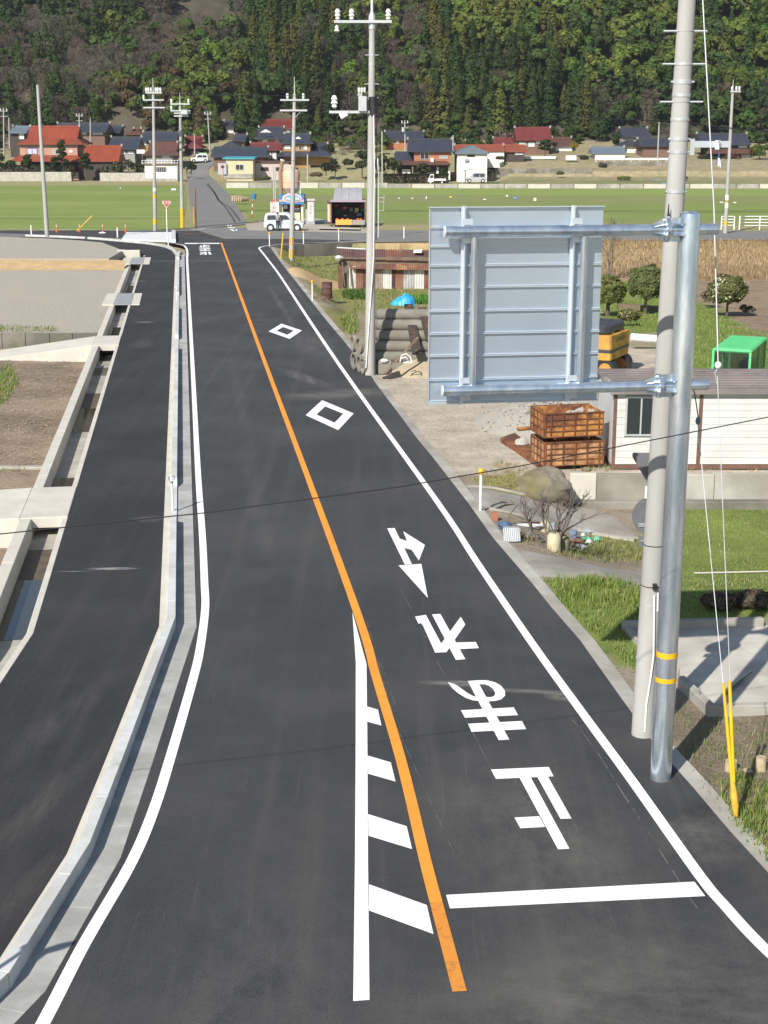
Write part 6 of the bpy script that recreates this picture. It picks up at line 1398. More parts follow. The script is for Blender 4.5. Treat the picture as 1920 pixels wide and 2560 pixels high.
for i, (x, y, c_, n_, lb) in enumerate(((636, 492, (.03, .25, .55), 'blue_bucket', 'small blue bucket on a striped pole by the lane'),)):
    b = P(630, 544, 0); t = thing('striped_pole', lb, 'pole', b); k_ = b.y
    for j in range(6): MB().cyl(lerp(b, D(632, 492, k_), j/6), lerp(b, D(632, 492, k_), (j+1)/6), .05, n=8).build('pole_segment', W['white'] if j % 2 else W['red'], t)
    q = D(635, 492, k_); MB().cyl(q-Vector((0, 0, .25)), q+Vector((0, 0, .3)), .22, .3, n=12).build('bucket', BLUE, t)
t = thing('log_pile', 'stacked cut logs beside the village lane', 'logs', P(592, 505, 0))
for i in range(12): q = D(581+(i % 5)*5, 500-3.5*(i//5)+(i % 2), 190); MB().cyl(q, q+Vector((.9, 1.1, 0)), .17, n=8).build('log', STUMP, t)
b = P(557, 454, 0); t = thing('traffic_mirror', 'orange framed round traffic mirror on an orange post', 'mirror', b); k_ = b.y; ORG = pm('mirror_orange', (.70, .20, .06), None)
MB().tube([b, D(558, 430, k_), D(556.5, 418, k_)], .09, 8).build('post', ORG, t); q = D(556.5, 417, k_); MB().cyl(q-Vector((0, .1, 0)), q, .38, n=18).build('frame', ORG, t); MB().cyl(q-Vector((0, .13, 0)), q-Vector((0, .11, 0)), .28, n=18).build('glass', W['glass'], t)
# low far walls along the fields
lw = thing('field_wall', 'low pale concrete wall at the far edge of the right field', 'wall', P(700, 470, 0)); Yw = P(700, 470, 0).y
for i in range(24):
    x0, x1 = 566+i*58, 566+(i+1)*58-3; a = D(x0, 470, Yw); b = D(x1, 457 if i < 7 else 460, Yw+.0)
    if 686 < x0 < 690: pass
    MB().box(a.x, b.x, Yw, Yw+.3, -.1, b.z).build('wall_panel', W['concrete_new'] if (i*7) % 5 < 2 else W['concrete'], lw)
for i, (x, y, w_, h, c_) in enumerate([(1127, 493, 6, 4, (.7, .55, .03)), (1288, 496, 8, 6, (.15, .25, .6)), (1338, 499, 7, 8, (.7, .68, .5)), (1212, 499, 8, 3, (.7, .7, .66)), (998, 496, 4, 3, (.75, .75, .72)), (1031, 496, 4, 3, (.75, .74, .7)), (1268, 490, 5, 4, (.75, .75, .75)), (1066, 495, 3, 8, (.7, .7, .66)), (1805, 506, 9, 2.5, (.75, .75, .72)), (1838, 507, 7, 2.5, (.75, .75, .72)), (301, 471, 3, 3, (.8, .8, .78)), (434, 474, 12, 5, (.7, .72, .7)), (1640, 452, 16, 6, (.12, .4, .65)), (1660, 460, 8, 5, (.1, .3, .65)), (1535, 446, 5, 3, (.8, .8, .78)), (1380, 466, 5, 3, (.75, .75, .7))]):
    k_ = P(x, y+h/2, 0).y; m = fbox(MB(), x-w_/2, x+w_/2, y-h/2, y+h/2, k_, .5); cn = 'blue' if c_[2] > c_[0]*1.5 else 'yellow' if c_[2] < .1 else 'pale'
    m.build('field_scrap', pm('scrap', c_, None), None, bevel=.05, label='%s scrap of sheeting lying in the far fields' % cn, cat='scrap', group='%s scraps in the fields' % cn)

# ================================================================== village houses
ROOF = {'red': pm('red_glazed_tile', (.27, .058, .024), (.21, .042, .020), s=.8, rough=.45, st=(3, .4, .4)), 'maroon': pm('maroon_tile', (.175, .036, .031), (.135, .028, .025), s=.8, rough=.5, st=(3, .4, .4)), 'dark': pm('dark_tile', (.045, .050, .066), (.032, .036, .048), s=.8, rough=.42, st=(3, .4, .4)), 'brown': pm('brown_tile', (.12, .052, .036), (.085, .04, .03), s=.8, rough=.6, st=(3, .4, .4)), 'slate': pm('blue_grey_sheet', (.13, .165, .20), None, rough=.5), 'aqua': pm('aqua_sheet', (.06, .34, .42), None, rough=.5), 'tile2': pm('orange_red_tile', (.28, .075, .035), (.21, .055, .028), s=.8, rough=.5)}
WALL = {'white': pm('white_render', (.78, .76, .70), (.70, .68, .62), s=.5, rough=.85), 'brick': pm('orange_brick', (.42, .17, .08), (.36, .14, .07), s=.6, rough=.85), 'salmon': pm('salmon_wall', (.48, .28, .20), (.42, .24, .17), s=.5, rough=.85), 'ochre': pm('ochre_board', (.42, .25, .09), (.34, .19, .07), s=.8, rough=.85), 'cream': pm('lime_cream', (.60, .55, .36), (.54, .49, .31), s=.5, rough=.85), 'pink': pm('pinkish_render', (.56, .47, .42), (.5, .42, .38), s=.5, rough=.85), 'grey': pm('grey_render', (.34, .33, .30), (.28, .27, .25), s=.5, rough=.85), 'dark': pm('dark_board', (.07, .055, .045), (.05, .04, .035), s=1, rough=.85), 'brown': pm('brown_board', (.20, .12, .085), (.16, .095, .07), s=.8, rough=.85)}
PANE = {'g': W['glass'], 'w': pm('white_blind', (.72, .72, .69), None, rough=.7), 'l': pm('lilac_lattice', (.50, .50, .66), None, rough=.6), 'd': pm('dark_opening', (.03, .025, .022), None, rough=.9), 'o': WALL['ochre'], 's': pm('grey_shutter', (.36, .37, .36), None, rough=.6)}
FRM = {'g': W['galv_far'], 'w': W['galv_far'], 'l': pm('purple_frame', (.10, .06, .14), None), 'd': WALL['dark'], 'o': WALL['dark'], 's': W['galv_far']}
def roof(m, X0, X1, Y0, Y1, z0, z1, style, th=.22):
    """roof solid over the rectangle, eave z0, ridge z1"""
    xm, ym = (X0+X1)/2, (Y0+Y1)/2; E4 = [(X0, Y0), (X1, Y0), (X1, Y1), (X0, Y1)]
    lowv = [Vector((x, y, z0-th)) for x, y in E4]; ev = [Vector((x, y, z0)) for x, y in E4]
    if style == 'gx': top = [Vector((X0, ym, z1)), Vector((X1, ym, z1))]
    elif style == 'gy': top = [Vector((xm, Y0, z1)), Vector((xm, Y1, z1))]
    elif style == 'hip': h = (Y1-Y0)/2*.9; top = [Vector((X0+h, ym, z1)), Vector((X1-h, ym, z1))]
    elif style == 'shed': top = [Vector((X0, Y1, z1)), Vector((X1, Y1, z1))]
    if style == 'flat': return m.box(X0, X1, Y0, Y1, z0-th, z0)
    if style == 'iri':                                        # hip skirt below, gable above
        k = .24; zi = lerp(z0, z1, .36); X2, X3 = lerp(X0, X1, k*.55), lerp(X1, X0, k*.55); Y2, Y3 = lerp(Y0, Y1, k), lerp(Y1, Y0, k)
        I4 = [Vector((X2, Y2, zi)), Vector((X3, Y2, zi)), Vector((X3, Y3, zi)), Vector((X2, Y3, zi))]
        m.add(lowv+ev+I4, [(3, 2, 1, 0)]+[(i, (i+1) % 4, 4+(i+1) % 4, 4+i) for i in range(4)]+[(4+i, 4+(i+1) % 4, 8+(i+1) % 4, 8+i) for i in range(4)])
        o = .25; m.add(I4+[Vector((X2-o, ym, z1)), Vector((X3+o, ym, z1)), Vector((X2-o, Y2, zi)), Vector((X3+o, Y2, zi)), Vector((X3+o, Y3, zi)), Vector((X2-o, Y3, zi))], [(6, 7, 5, 4), (8, 9, 4, 5), (6, 4, 9), (7, 8, 5)])
        return m
    v = lowv+ev+top; m.add(v, [(3, 2, 1, 0)]+[(i, (i+1) % 4, 4+(i+1) % 4, 4+i) for i in range(4)])
    n = len(m.v)-10
    if style in ('gx', 'hip'): fs = [(4, 5, 9, 8), (6, 7, 8, 9), (7, 4, 8), (5, 6, 9)]
    elif style == 'gy': fs = [(4, 8, 9, 7), (5, 6, 9, 8), (4, 5, 8), (6, 7, 9)]
    else: fs = [(4, 5, 9, 8), (6, 7, 8, 9), (7, 4, 8), (5, 6, 9)]
    m.f += [tuple(n+i for i in f) for f in fs]; return m
HOUSES = []
def house(label, Y, xw, ye, yr, yb, dep, style, rc, wc, xr=None, wins=(), low=None, gable=None, ov=.7, cat='house', name='house', extra=()):
    """xw wall pixels left/right, ye eave, yr ridge, yb foot, Y front wall distance"""
    a = D(xw[0], yb, Y); b = D(xw[1], yb, Y); ze = D(0, ye, Y).z; zb = a.z-1.2
    t = thing(name, label, cat, (a.x, Y, a.z))
    wl_ = MB().box(a.x, b.x, Y, Y+dep, zb, ze-.02).build('wall', WALL[wc], t)
    xr = xr or (xw[0]-8, xw[1]+8); HOUSES.append((xr[0], xr[1], Y)); X0, X1 = D(xr[0], ye, Y-ov).x, D(xr[1], ye, Y-ov).x
    yc = Y+dep/2 if style != 'shed' else Y+dep
    zr_ = D(0, yr, yc if style != 'gy' else Y-ov).z
    if style == 'flat': zr_ = ze
    rf_ = roof(MB(), X0, X1, Y-ov, Y+dep+ov, D(0, ye, Y-ov).z, zr_, style).build('roof', ROOF[rc], t)
    if style in ('gx', 'iri', 'hip'):
        k = {'gx': 0, 'iri': .12, 'hip': (dep/2+ov)*.9/max(1, X1-X0)}[style]; MB().box(lerp(X0, X1, k)-.1, lerp(X1, X0, k)+.1, yc-.16, yc+.16, zr_-.08, zr_+.26).build('ridge_cap', ROOF[rc], rf_)
        for s_ in (0, 1):
            x = lerp(X0, X1, k) if s_ == 0 else lerp(X1, X0, k); MB().box(x-.18, x+.18, yc-.2, yc+.2, zr_, zr_+.5).build('ridge_end', WALL['grey'], rf_)
    if style == 'gy':
        xm = (X0+X1)/2; MB().extr([(lerp(X0, xm, .22), Y-.05, ze-.05), (lerp(X1, xm, .22), Y-.05, ze-.05), (xm, Y-.05, lerp(ze, zr_, .74))], (0, .04, 0)).build('gable', WALL[gable or wc], t)
    if style == 'iri' and gable:
        x, g = D(gable, ye, Y-ov-.02), 1.5; zt_ = lerp(D(0, ye, Y).z, zr_, .75)
    for (x0, x1, y0, y1, kd) in wins:
        a_, b_ = D(x0, y1, Y), D(x1, y0, Y); f_ = .09
        w_ = MB().box(a_.x, b_.x, Y-.10, Y-.002, a_.z, a_.z+f_).box(a_.x, b_.x, Y-.10, Y-.002, b_.z-f_, b_.z).box(a_.x, a_.x+f_, Y-.10, Y-.002, a_.z+f_, b_.z-f_).box(b_.x-f_, b_.x, Y-.10, Y-.002, a_.z+f_, b_.z-f_)
        if b_.x-a_.x > 1.3: xm = (a_.x+b_.x)/2; w_.box(xm-.04, xm+.04, Y-.09, Y-.002, a_.z+f_, b_.z-f_)
        w_ = w_.build('window', FRM[kd], t); MB().box(a_.x+.05, b_.x-.05, Y-.05, Y-.004, a_.z+.05, b_.z-.05).build('pane', PANE[kd], w_)
    if low:
        (lx0, lx1, ly0, ly1, lc, ext) = low; p, q = D(lx0, ly1, Y-ext), D(lx1, ly1, Y-ext); z1 = D(0, ly0, Y).z
        MB().add([(p.x, Y-ext, p.z), (q.x, Y-ext, p.z), (q.x-ext*.6, Y-.01, z1), (p.x+ext*.6, Y-.01, z1), (p.x, Y-ext, p.z-.2), (q.x, Y-ext, p.z-.2), (q.x, Y-.01, p.z-.2), (p.x, Y-.01, p.z-.2)], [(0, 1, 2, 3), (4, 5, 1, 0), (5, 6, 2, 1), (7, 4, 0, 3), (6, 5, 4, 7)]).build('lower_roof', ROOF[lc], t)
    for f in extra: f(t, Y)
    return t
def bandbox(x0, x1, y0, y1, mat, nm='wall_band', o=.03):
    return lambda t, Y: MB().box(D(x0, y1, Y).x, D(x1, y1, Y).x, Y-o, Y-.001, D(0, y1, Y).z, D(0, y0, Y).z).build(nm, mat, t)
house('large two storey house with great orange red hipped roof and lattice window', 296, (54, 197), 359, 317, 447, 9, 'iri', 'red', 'salmon', (43, 207), [(68, 93, 370, 386, 'l'), (131, 146, 373, 387, 's'), (172, 182, 374, 382, 'w')], low=(24, 206, 388, 402, 'red', 2.4), extra=[bandbox(55, 196, 360, 368, WALL['grey']), bandbox(54, 197, 403, 447, WALL['dark'], 'ground_storey')])
house('long low annex with plain red tiled roof', 293, (210, 294), 402, 366, 447, 7, 'gx', 'red', 'dark', (203, 297), ov=.5)
house('dark tiled house with two bright white gable bays', 335, (155, 262), 329, 309, 356, 9, 'gx', 'dark', 'brown', (132, 265), [(203, 216, 328, 337, 'w'), (231, 257, 327, 337, 'w')], ov=.9)
house('small dark roofed house behind the dark long roof', 345, (268, 297), 331, 316, 345, 7, 'gx', 'dark', 'dark', (265, 300))
house('small reddish roofed house half hidden by trees', 340, (316, 360), 335, 322, 350, 6, 'hip', 'brown', 'dark', (310, 365))
house('low house with broad dark blue roof behind the red annex', 305, (298, 338), 372, 344, 410, 9, 'gx', 'dark', 'grey', (268, 345), [(300, 314, 377, 386, 'w'), (319, 334, 377, 385, 'w')])
house('two storey house with dark roof and ochre boarded wall', 316, (356, 436), 350, 331, 385, 8, 'gx', 'dark', 'ochre', (350, 442), [(356, 365, 352, 363, 'w'), (366, 382, 351, 363, 'g'), (404, 416, 352, 364, 'g')])
house('brown hip and gable roofed house above the white store', 303, (366, 432), 386, 357, 418, 8, 'iri', 'brown', 'grey', (356, 448), [(405, 424, 388, 396, 'w')], extra=[bandbox(342, 362, 374, 384, W['white'], 'bay')])
WS = thing('store_building', 'small white flat roofed store with blue white roof railing', 'building', D(400, 450, 287))
a, b = D(363, 452, 287), D(441, 413, 287); MB().box(a.x, b.x, 287, 291, a.z-.5, b.z).build('wall', WALL['white'], WS); MB().box(a.x-.2, b.x+.2, 286.8, 291.2, b.z+.002, b.z+.25).build('roof_slab', WALL['brown'], WS); MB().box(a.x-.02, b.x+.05, 286.97, 287, a.z-.5, D(0, 446, 287).z).build('plinth', W['concrete'], WS)
w_ = fbox(MB(), 391, 415, 418, 429, 286.9, .098).build('window', PANE['d'], WS)
for i in range(5): x = 394+i*4.6; fbox(MB(), x, x+.8, 419, 428, 286.86, .03).build('bar', W['galv_far'], w_)
for y in (401, 407): fbox(MB(), 355, 445, y-.5, y+.5, 287.1, .06).build('rail', W['white'], WS)
for i in range(12): x = 355+i*8.1; fbox(MB(), x-.4, x+.4, 400, 411, 287.12, .05).build('railing_post', pm('pale_blue', (.50, .58, .68), None) if i % 3 else W['white'], WS)
MB().cyl(D(443, 452, 286.5), D(443, 413, 286.5), .06, n=8).build('drain_pipe', W['white'], WS)
house('low house with maroon hipped roof beside the village lane', 322, (462, 498), 369, 342, 392, 8, 'hip', 'maroon', 'dark', (452, 506))
house('dark house with pale end wall left of the great red roof', 318, (28, 62), 331, 317, 398, 7, 'gx', 'slate', 'dark', (22, 66), [(48, 60, 334, 348, 'w')])
house('cream workshop with aqua roof edge at the lane corner', 292, (566, 633), 395, 391, 440, 6, 'shed', 'aqua', 'cream', (556, 636), [(589, 609, 411, 425, 'g')], ov=.4, extra=[bandbox(560, 632, 435, 446, W['concrete'], 'plinth', .2), bandbox(546, 567, 408, 436, pm('grey_door_sheet', (.42, .44, .48), None), 'shed_door', .5)])
house('long low building with broad dark roof behind the cream workshop', 303, (535, 662), 391, 369, 430, 9, 'gx', 'dark', 'brown', (526, 666))
house('pinkish low building with narrow dark window', 297, (640, 722), 404, 401, 440, 7, 'shed', 'brown', 'pink', (636, 726), [(652, 671, 418, 427, 'd'), (690, 704, 418, 427, 'd')], ov=.3)
house('maroon roofed house with a bright white upstairs window', 312, (664, 694), 374, 358, 404, 7, 'gx', 'maroon', 'dark', (622, 704), [(665, 678, 379, 398, 'w'), (680, 691, 379, 398, 'w')])
house('house with maroon roof high against the trees', 346, (660, 728), 320, 300, 336, 9, 'gx', 'maroon', 'salmon', (652, 734), [(694, 708, 321, 330, 'w'), (716, 732, 321, 331, 'w')])
house('dark hip and gable house below the high maroon roof', 332, (645, 705), 346, 319, 365, 8, 'iri', 'dark', 'brick', (633, 717), [(656, 669, 348, 358, 'w'), (688, 698, 349, 357, 's')], extra=[lambda t, Y: MB().extr([D(650, 331, Y-1.1), D(679, 331, Y-1.1), D(664, 323, Y-1.1)], (0, .1, 0)).build('gable', WALL['white'], t)])
house('ochre two storey house with brown gable facing the fields', 306, (708, 776), 357, 335, 414, 9, 'iri', 'dark', 'ochre', (697, 783), [(711, 726, 363, 373, 'w'), (747, 755, 363, 375, 'g'), (760, 768, 364, 375, 'w')], low=(690, 830, 378, 389, 'dark', 2.), extra=[lambda t, Y: MB().extr([D(738, 347, Y-1.2), D(754, 347, Y-1.2), D(745, 341, Y-1.2)], (0, .1, 0)).build('gable', WALL['white'], t), bandbox(770, 825, 392, 413, WALL['ochre'], 'shutter_wall')])
house('dark roofed wing beside the ochre house', 309, (785, 812), 379, 360, 412, 7, 'hip', 'dark', 'ochre', (772, 818))
house('dark gabled house with white gable behind the long dark roof', 318, (556, 590), 370, 352, 385, 8, 'gy', 'dark', 'white', (545, 606))
house('dark house with ochre end wall near the lane trees', 328, (592, 610), 352, 337, 372, 7, 'gx', 'dark', 'ochre', (582, 614))
house('small dark roofed house high among the trees', 347, (566, 584), 317, 303, 328, 7, 'gx', 'dark', 'white', (556, 590))
house('orange brick house with dark blue roof and large window', 288, (1035, 1124), 377, 349, 456, 9, 'gx', 'dark', 'brick', (1020, 1132), [(1050, 1073, 381, 398, 'g'), (1098, 1120, 389, 397, 's')], low=(985, 1128, 402, 410, 'brown', 1.6), extra=[bandbox(1035, 1123, 376, 382, WALL['grey']), bandbox(1035, 1124, 411, 456, WALL['dark'], 'ground_storey'), bandbox(1005, 1026, 423, 434, W['white'], 'panel'), bandbox(1076, 1084, 395, 406, W['white'], 'aircon', .5), bandbox(1050, 1066, 421, 434, PANE['s'], 'panel'), bandbox(1091, 1096, 417, 450, W['white'], 'gate_post', .3), bandbox(1120, 1125, 417, 450, W['white'], 'gate_post', .3)])
house('dark roofed annex left of the orange brick house', 289, (992, 1030), 414, 382, 450, 7, 'gx', 'dark', 'dark', (986, 1034), ov=.4)
house('long dark roofed house behind the orange brick house', 330, (970, 1055), 348, 330, 372, 9, 'gx', 'dark', 'brick', (962, 1061), [(968, 982, 350, 359, 'w'), (990, 998, 351, 359, 'w')])
house('white gabled store with tiny window and carport', 286, (1143, 1217), 382, 364, 454, 12, 'gy', 'slate', 'white', (1138, 1225), [(1168, 1187, 387, 392, 'd')], ov=.5, extra=[bandbox(1162, 1171, 397, 403, W['grey_paint'], 'aircon', .4)])
house('long white lean-to building with low tiled red roof', 300, (1200, 1260), 376, 364, 404, 6, 'gx', 'tile2', 'white', (1138, 1262), ov=.3)
house('low open barn with orange red tiled roof', 301, (1262, 1310), 378, 364, 399, 6, 'gx', 'tile2', 'dark', (1261, 1318), [(1287, 1308, 382, 387, 'w')], ov=.4)
house('maroon roofed back house behind the white lean-to', 330, (1240, 1282), 365, 346, 380, 7, 'gx', 'maroon', 'dark', (1236, 1286))
house('tall house with broad maroon roof and white upper windows', 318, (1292, 1372), 349, 320, 392, 9, 'gx', 'maroon', 'brown', (1291, 1381), [(1297, 1313, 355, 363, 'w'), (1320, 1337, 355, 367, 'w'), (1339, 1350, 353, 359, 'w'), (1354, 1370, 359, 365, 'w')])
house('small brown roofed house with white wall left of the yellow shrub', 326, (1388, 1430), 362, 345, 372, 6, 'gx', 'brown', 'white', (1384, 1433))
house('dark roofed grey house behind the white road railing', 334, (1556, 1590), 341, 321, 362, 8, 'gx', 'dark', 'grey', (1556, 1626))
house('low dark gabled house with small white gable', 322, (1568, 1598), 363, 351, 382, 7, 'gy', 'dark', 'white', (1550, 1612))
house('low shed with blue grey sheet roof above the white railing', 308, (1488, 1562), 382, 369, 398, 6, 'gx', 'slate', 'white', (1480, 1566), ov=.3)
house('brown boarded house behind the near concrete pole', 312, (1606, 1690), 364, 348, 392, 8, 'gx', 'dark', 'brown', (1602, 1696))
house('dark roofed house with reddish lower roof at the right', 312, (1770, 1872), 361, 335, 404, 8, 'gx', 'dark', 'dark', (1752, 1878), [(1846, 1868, 364, 370, 'w'), (1852, 1876, 386, 403, 'w')], low=(1766, 1882, 372, 382, 'brown', 1.4))
# carport and its car
cpt = thing('carport', 'arched carport frame in front of the white gabled store', 'carport', D(1195, 460, 275)); cy0, cy1 = 275., 279.
for Y in (cy0, cy1):
    for x in (1163, 1232): MB().cyl(D(x, 458, Y), D(x, 426, Y), .09, n=8).build('post', WALL['dark'], cpt)
m = MB()
for i in range(9):
    f = i/8; x = lerp(1157, 1236, f); y = 428-5*math.sin(f*math.pi)
    for Y in (cy0-.4, cy1): m.v.append(tuple(D(x, y, cy0)+Vector((0, Y-cy0, 0))))
for i in range(8): m.f.append((2*i, 2*i+1, 2*i+3, 2*i+2))
m.build('canopy', pm('tinted_canopy', (.16, .15, .14), None, rough=.3), cpt); q = D(1190, 456, 276.5); car((q.x, q.y, q.z), R(180), 'silver car parked under the arched carport', pm('silver_paint', (.45, .46, .47), None, rough=.3, spec=.6))
# stone garden walls, hedges, guard rail
def stones(label, x0, x1, y0, y1, Y, mat, n, nm='garden_wall'):
    t = thing(nm, label, 'wall', D((x0+x1)/2, y1, Y)); dx = (x1-x0)/n
    for i in range(n):
        a, b = D(x0+i*dx, y1, Y), D(x0+(i+1)*dx-.35, y0, Y); MB().box(a.x, b.x, Y-.05*(i % 2), Y+.3, a.z-.8, b.z).build('wall_block', mat, t, bevel=.03)
STN = pm('pale_stone', (.50, .48, .41), (.37, .35, .29), s=1.5, rough=.95, bump=.05, bs=4)
stones('pale stone garden wall in front of the great red roof', -160, 178, 430, 450, 288, STN, 22)
stones('pale stone garden wall beside the white flat roofed store', 250, 362, 432, 452, 288, STN, 9)
stones('dark stone terrace wall on the dry slope', 1238, 1480, 421, 434, 290, W['concrete_old'], 12, 'terrace_wall')
stones('grey stone terrace wall below the white railing', 1500, 1680, 404, 424, 297.2, W['concrete_old'], 8, 'terrace_wall')
t = thing('guard_rail', 'white guard rail along the raised road below the dark houses', 'guard rail', D(1580, 402, 300))
fbox(MB(), 1487, 1676, 395, 400, 300, .15).build('rail', W['white'], t)
for i in range(9): x = 1490+i*22; fbox(MB(), x-1.2, x+1.2, 395, 405, 300.16, .15).build('post', W['white'], t)
fbox(MB(), 1415, 1442, 389, 401, 300, 1.2).build('white_tank', W['white'], None, bevel=.1, label='white box tank on the dry slope edge', cat='tank')
fbox(MB(), 1308, 1390, 391, 397, 305, .3).build('garden_fence', W['white'], None, label='low white garden fence under the maroon roof', cat='fence')
fbox(MB(), 497, 517, 382, 391, 318, .2).build('hoarding', pm('green_board', (.42, .60, .38), None), None, label='pale green hoarding at the top of the lane', cat='hoarding')

# ================================================================== vegetation
def fast_mesh(name, verts, quads, mat, cols=None, parent=None, tri=False, **k):
    """big mesh from numpy arrays; cols per vertex"""
    verts = np.asarray(verts, 'f'); quads = np.asarray(quads, 'i'); w_ = quads.shape[1]
    if parent is not None: org = Vector(parent.location)
    else: org = Vector((float(verts[:, 0].mean()), float(verts[:, 1].mean()), float(verts[:, 2].min())))
    me = bpy.data.meshes.new(name); me.vertices.add(len(verts)); me.vertices.foreach_set('co', (verts-np.array(org, 'f')).ravel())
    me.loops.add(quads.size); me.loops.foreach_set('vertex_index', quads.ravel()); me.polygons.add(len(quads))
    me.polygons.foreach_set('loop_start', np.arange(0, quads.size, w_, dtype='i')); me.polygons.foreach_set('loop_total', np.full(len(quads), w_, 'i'))
    me.update(calc_edges=True)
    if cols is not None:
        c4 = np.ones((len(verts), 4), 'f'); c4[:, :3] = cols; a = me.color_attributes.new('Col', 'FLOAT_COLOR', 'POINT'); a.data.foreach_set('color', c4.ravel())
    me.materials.append(mat); o = bpy.data.objects.new(name, me); COL.objects.link(o)
    if parent is not None: o.parent = parent
    else: o.location = org
    return tag(o, **k)
def leaf_quads(C, N, S, asp=.62):
    """quads centred on C facing N with half size S"""
    n = len(C); N = N/np.maximum(np.linalg.norm(N, axis=1, keepdims=True), 1e-6); r_ = rng.normal(size=(n, 3)); t = np.cross(N, r_); t /= np.maximum(np.linalg.norm(t, axis=1, keepdims=True), 1e-6); b = np.cross(N, t)
    S = S[:, None]; v = np.stack([C-t*S, C-b*S*asp, C+t*S, C+b*S*asp], 1).reshape(-1, 3)
    return v, np.arange(4*n).reshape(-1, 4)
def crown(kind, h, r_, n, ls):
    """leaf centres, normals, sizes of a crown standing on the origin"""
    u = rng.random(n); th = rng.random(n)*6.2832
    if kind == 'con':
        z = u**1.35; lob = 1+.25*np.sin(th*5+z*22)+.22*np.sin(z*h*3.2+th); rad = r_*(1-z)**.75*lob*(.55+.45*np.sqrt(rng.random(n)))
        C = np.stack([rad*np.cos(th), rad*np.sin(th), h*(.10+.90*z)-rad*.18], 1); N = np.stack([np.cos(th), np.sin(th), .55+.2*rng.normal(size=n)], 1)+rng.normal(size=(n, 3))*.2
        return C, N, ls*(.6+.6*rng.random(n))*(1-.3*z)
    if kind == 'bare':
        z = .2+.8*u**.7; rad = r_*np.sqrt(rng.random(n))*np.sin(np.clip(z, .05, 1)*2.6)**.7
        C = np.stack([rad*np.cos(th), rad*np.sin(th), h*z], 1); N = np.stack([-np.sin(th), np.cos(th), 0*th], 1)+rng.normal(size=(n, 3))*.6
        return C, N, ls*(.7+.8*rng.random(n))
    if kind == 'full':
        d = rng.normal(size=(n, 3)); d /= np.linalg.norm(d, axis=1, keepdims=True); d[:, 2] = np.where(d[:, 2] < -.75, -d[:, 2], d[:, 2]); ph = rng.random(12)*6.28
        lump = sum(np.sin(d @ (rng.normal(size=3)*(2.5+.7*i))+ph[i]) for i in range(12))/12**.5
        rad = (.80+.11*lump)*(.72+.28*rng.random(n)**.5); C = np.stack([d[:, 0]*rad*r_, d[:, 1]*rad*r_, h*(.17+.83*(d[:, 2]*rad*.5+.5))], 1)
        return C, d+rng.normal(size=(n, 3))*.55, ls*(.6+.7*rng.random(n))
    k = {'rnd': 9, 'bam': 13, 'ball': 26, 'pine': 9}[kind]; bc = rng.normal(size=(k, 3)); bc /= np.linalg.norm(bc, axis=1, keepdims=True)
    if kind == 'pine': bz = np.linspace(.32, .95, k); ba = np.arange(k)*2.4; bc = np.stack([np.cos(ba)*.62*(1.15-bz), np.sin(ba)*.62*(1.15-bz), bz*2-1], 1); br = np.full(k, .42)
    elif kind == 'ball': bc *= .62; br = np.full(k, .40)
    elif kind == 'bam': bc[:, 2] = np.abs(bc[:, 2])*1.0-.15; bc *= .72; br = .26+.2*rng.random(k)
    else: bc[:, 2] = bc[:, 2]*.8; bc *= .62; br = .32+.22*rng.random(k)
    w_ = rng.integers(0, k, n); d = rng.normal(size=(n, 3)); d /= np.linalg.norm(d, axis=1, keepdims=True)
    d[:, 2] = np.where(d[:, 2] < -.35, -d[:, 2], d[:, 2]); fl = .5 if kind == 'pine' else 1.
    Q = bc[w_]+d*br[w_][:, None]*(.75+.3*rng.random((n, 1)))*np.array([1, 1, fl*.9])
    z0 = .18 if kind in ('pine',) else .3 if kind == 'ball' else .08
    C = np.stack([Q[:, 0]*r_, Q[:, 1]*r_, h*(z0+(1-z0)*(Q[:, 2]*.5+.5))], 1)
    return C, d+rng.normal(size=(n, 3))*.22, ls*(.6+.7*rng.random(n))
def lcol(base, n, var=.22, hue=.12):
    b = np.array(base)[None, :]*(1+var*rng.normal(size=(n, 1))); b = b*(1+hue*rng.normal(size=(n, 3))*np.array([.8, .3, .5])); return np.clip(b, .004, .9)
def tree(name, label, base, h, r_, kind, col, n=700, ls=.3, cat='tree', trunk=True, group=None, tr=.12, mat='leaf', flower=None):
    base = Vector(base); t = thing(name, label, cat, base, group=group)
    if trunk:
        m = MB(); tp = base+Vector((0, 0, h*(.75 if kind != 'con' else .95))); m.tube([base-Vector((0, 0, .3)), lerp(base, tp, .3)+Vector((.04*h*.2, 0, 0)), tp], [tr*1.2, tr*.85, tr*.25], 8)
        if kind in ('ball', 'rnd', 'pine', 'full'):
            for k in range(5): a = k*1.26; c = lerp(base, tp, .35+.1*k); m.tube([c, c+Vector((math.cos(a)*r_*.6, math.sin(a)*r_*.6, h*.15))], [tr*.5, tr*.15], 5)
        m.build('trunk', W['bark'], t, smooth=True)
    C, N, S = crown(kind, h, r_, n, ls); C = C+np.array(base); v, q = leaf_quads(C, N, S); c = np.repeat(lcol(col, n), 4, 0)
    fast_mesh('crown', v, q, W[mat], c, t)
    if flower:
        kf = n//14; C, N, S = crown(kind, h, r_*1.03, kf, ls*.75); v, q = leaf_quads(C+np.array(base), N, S, .9); fast_mesh('blossom', v, q, W[mat], np.repeat(lcol(flower, kf, .15), 4, 0), t)
    return t
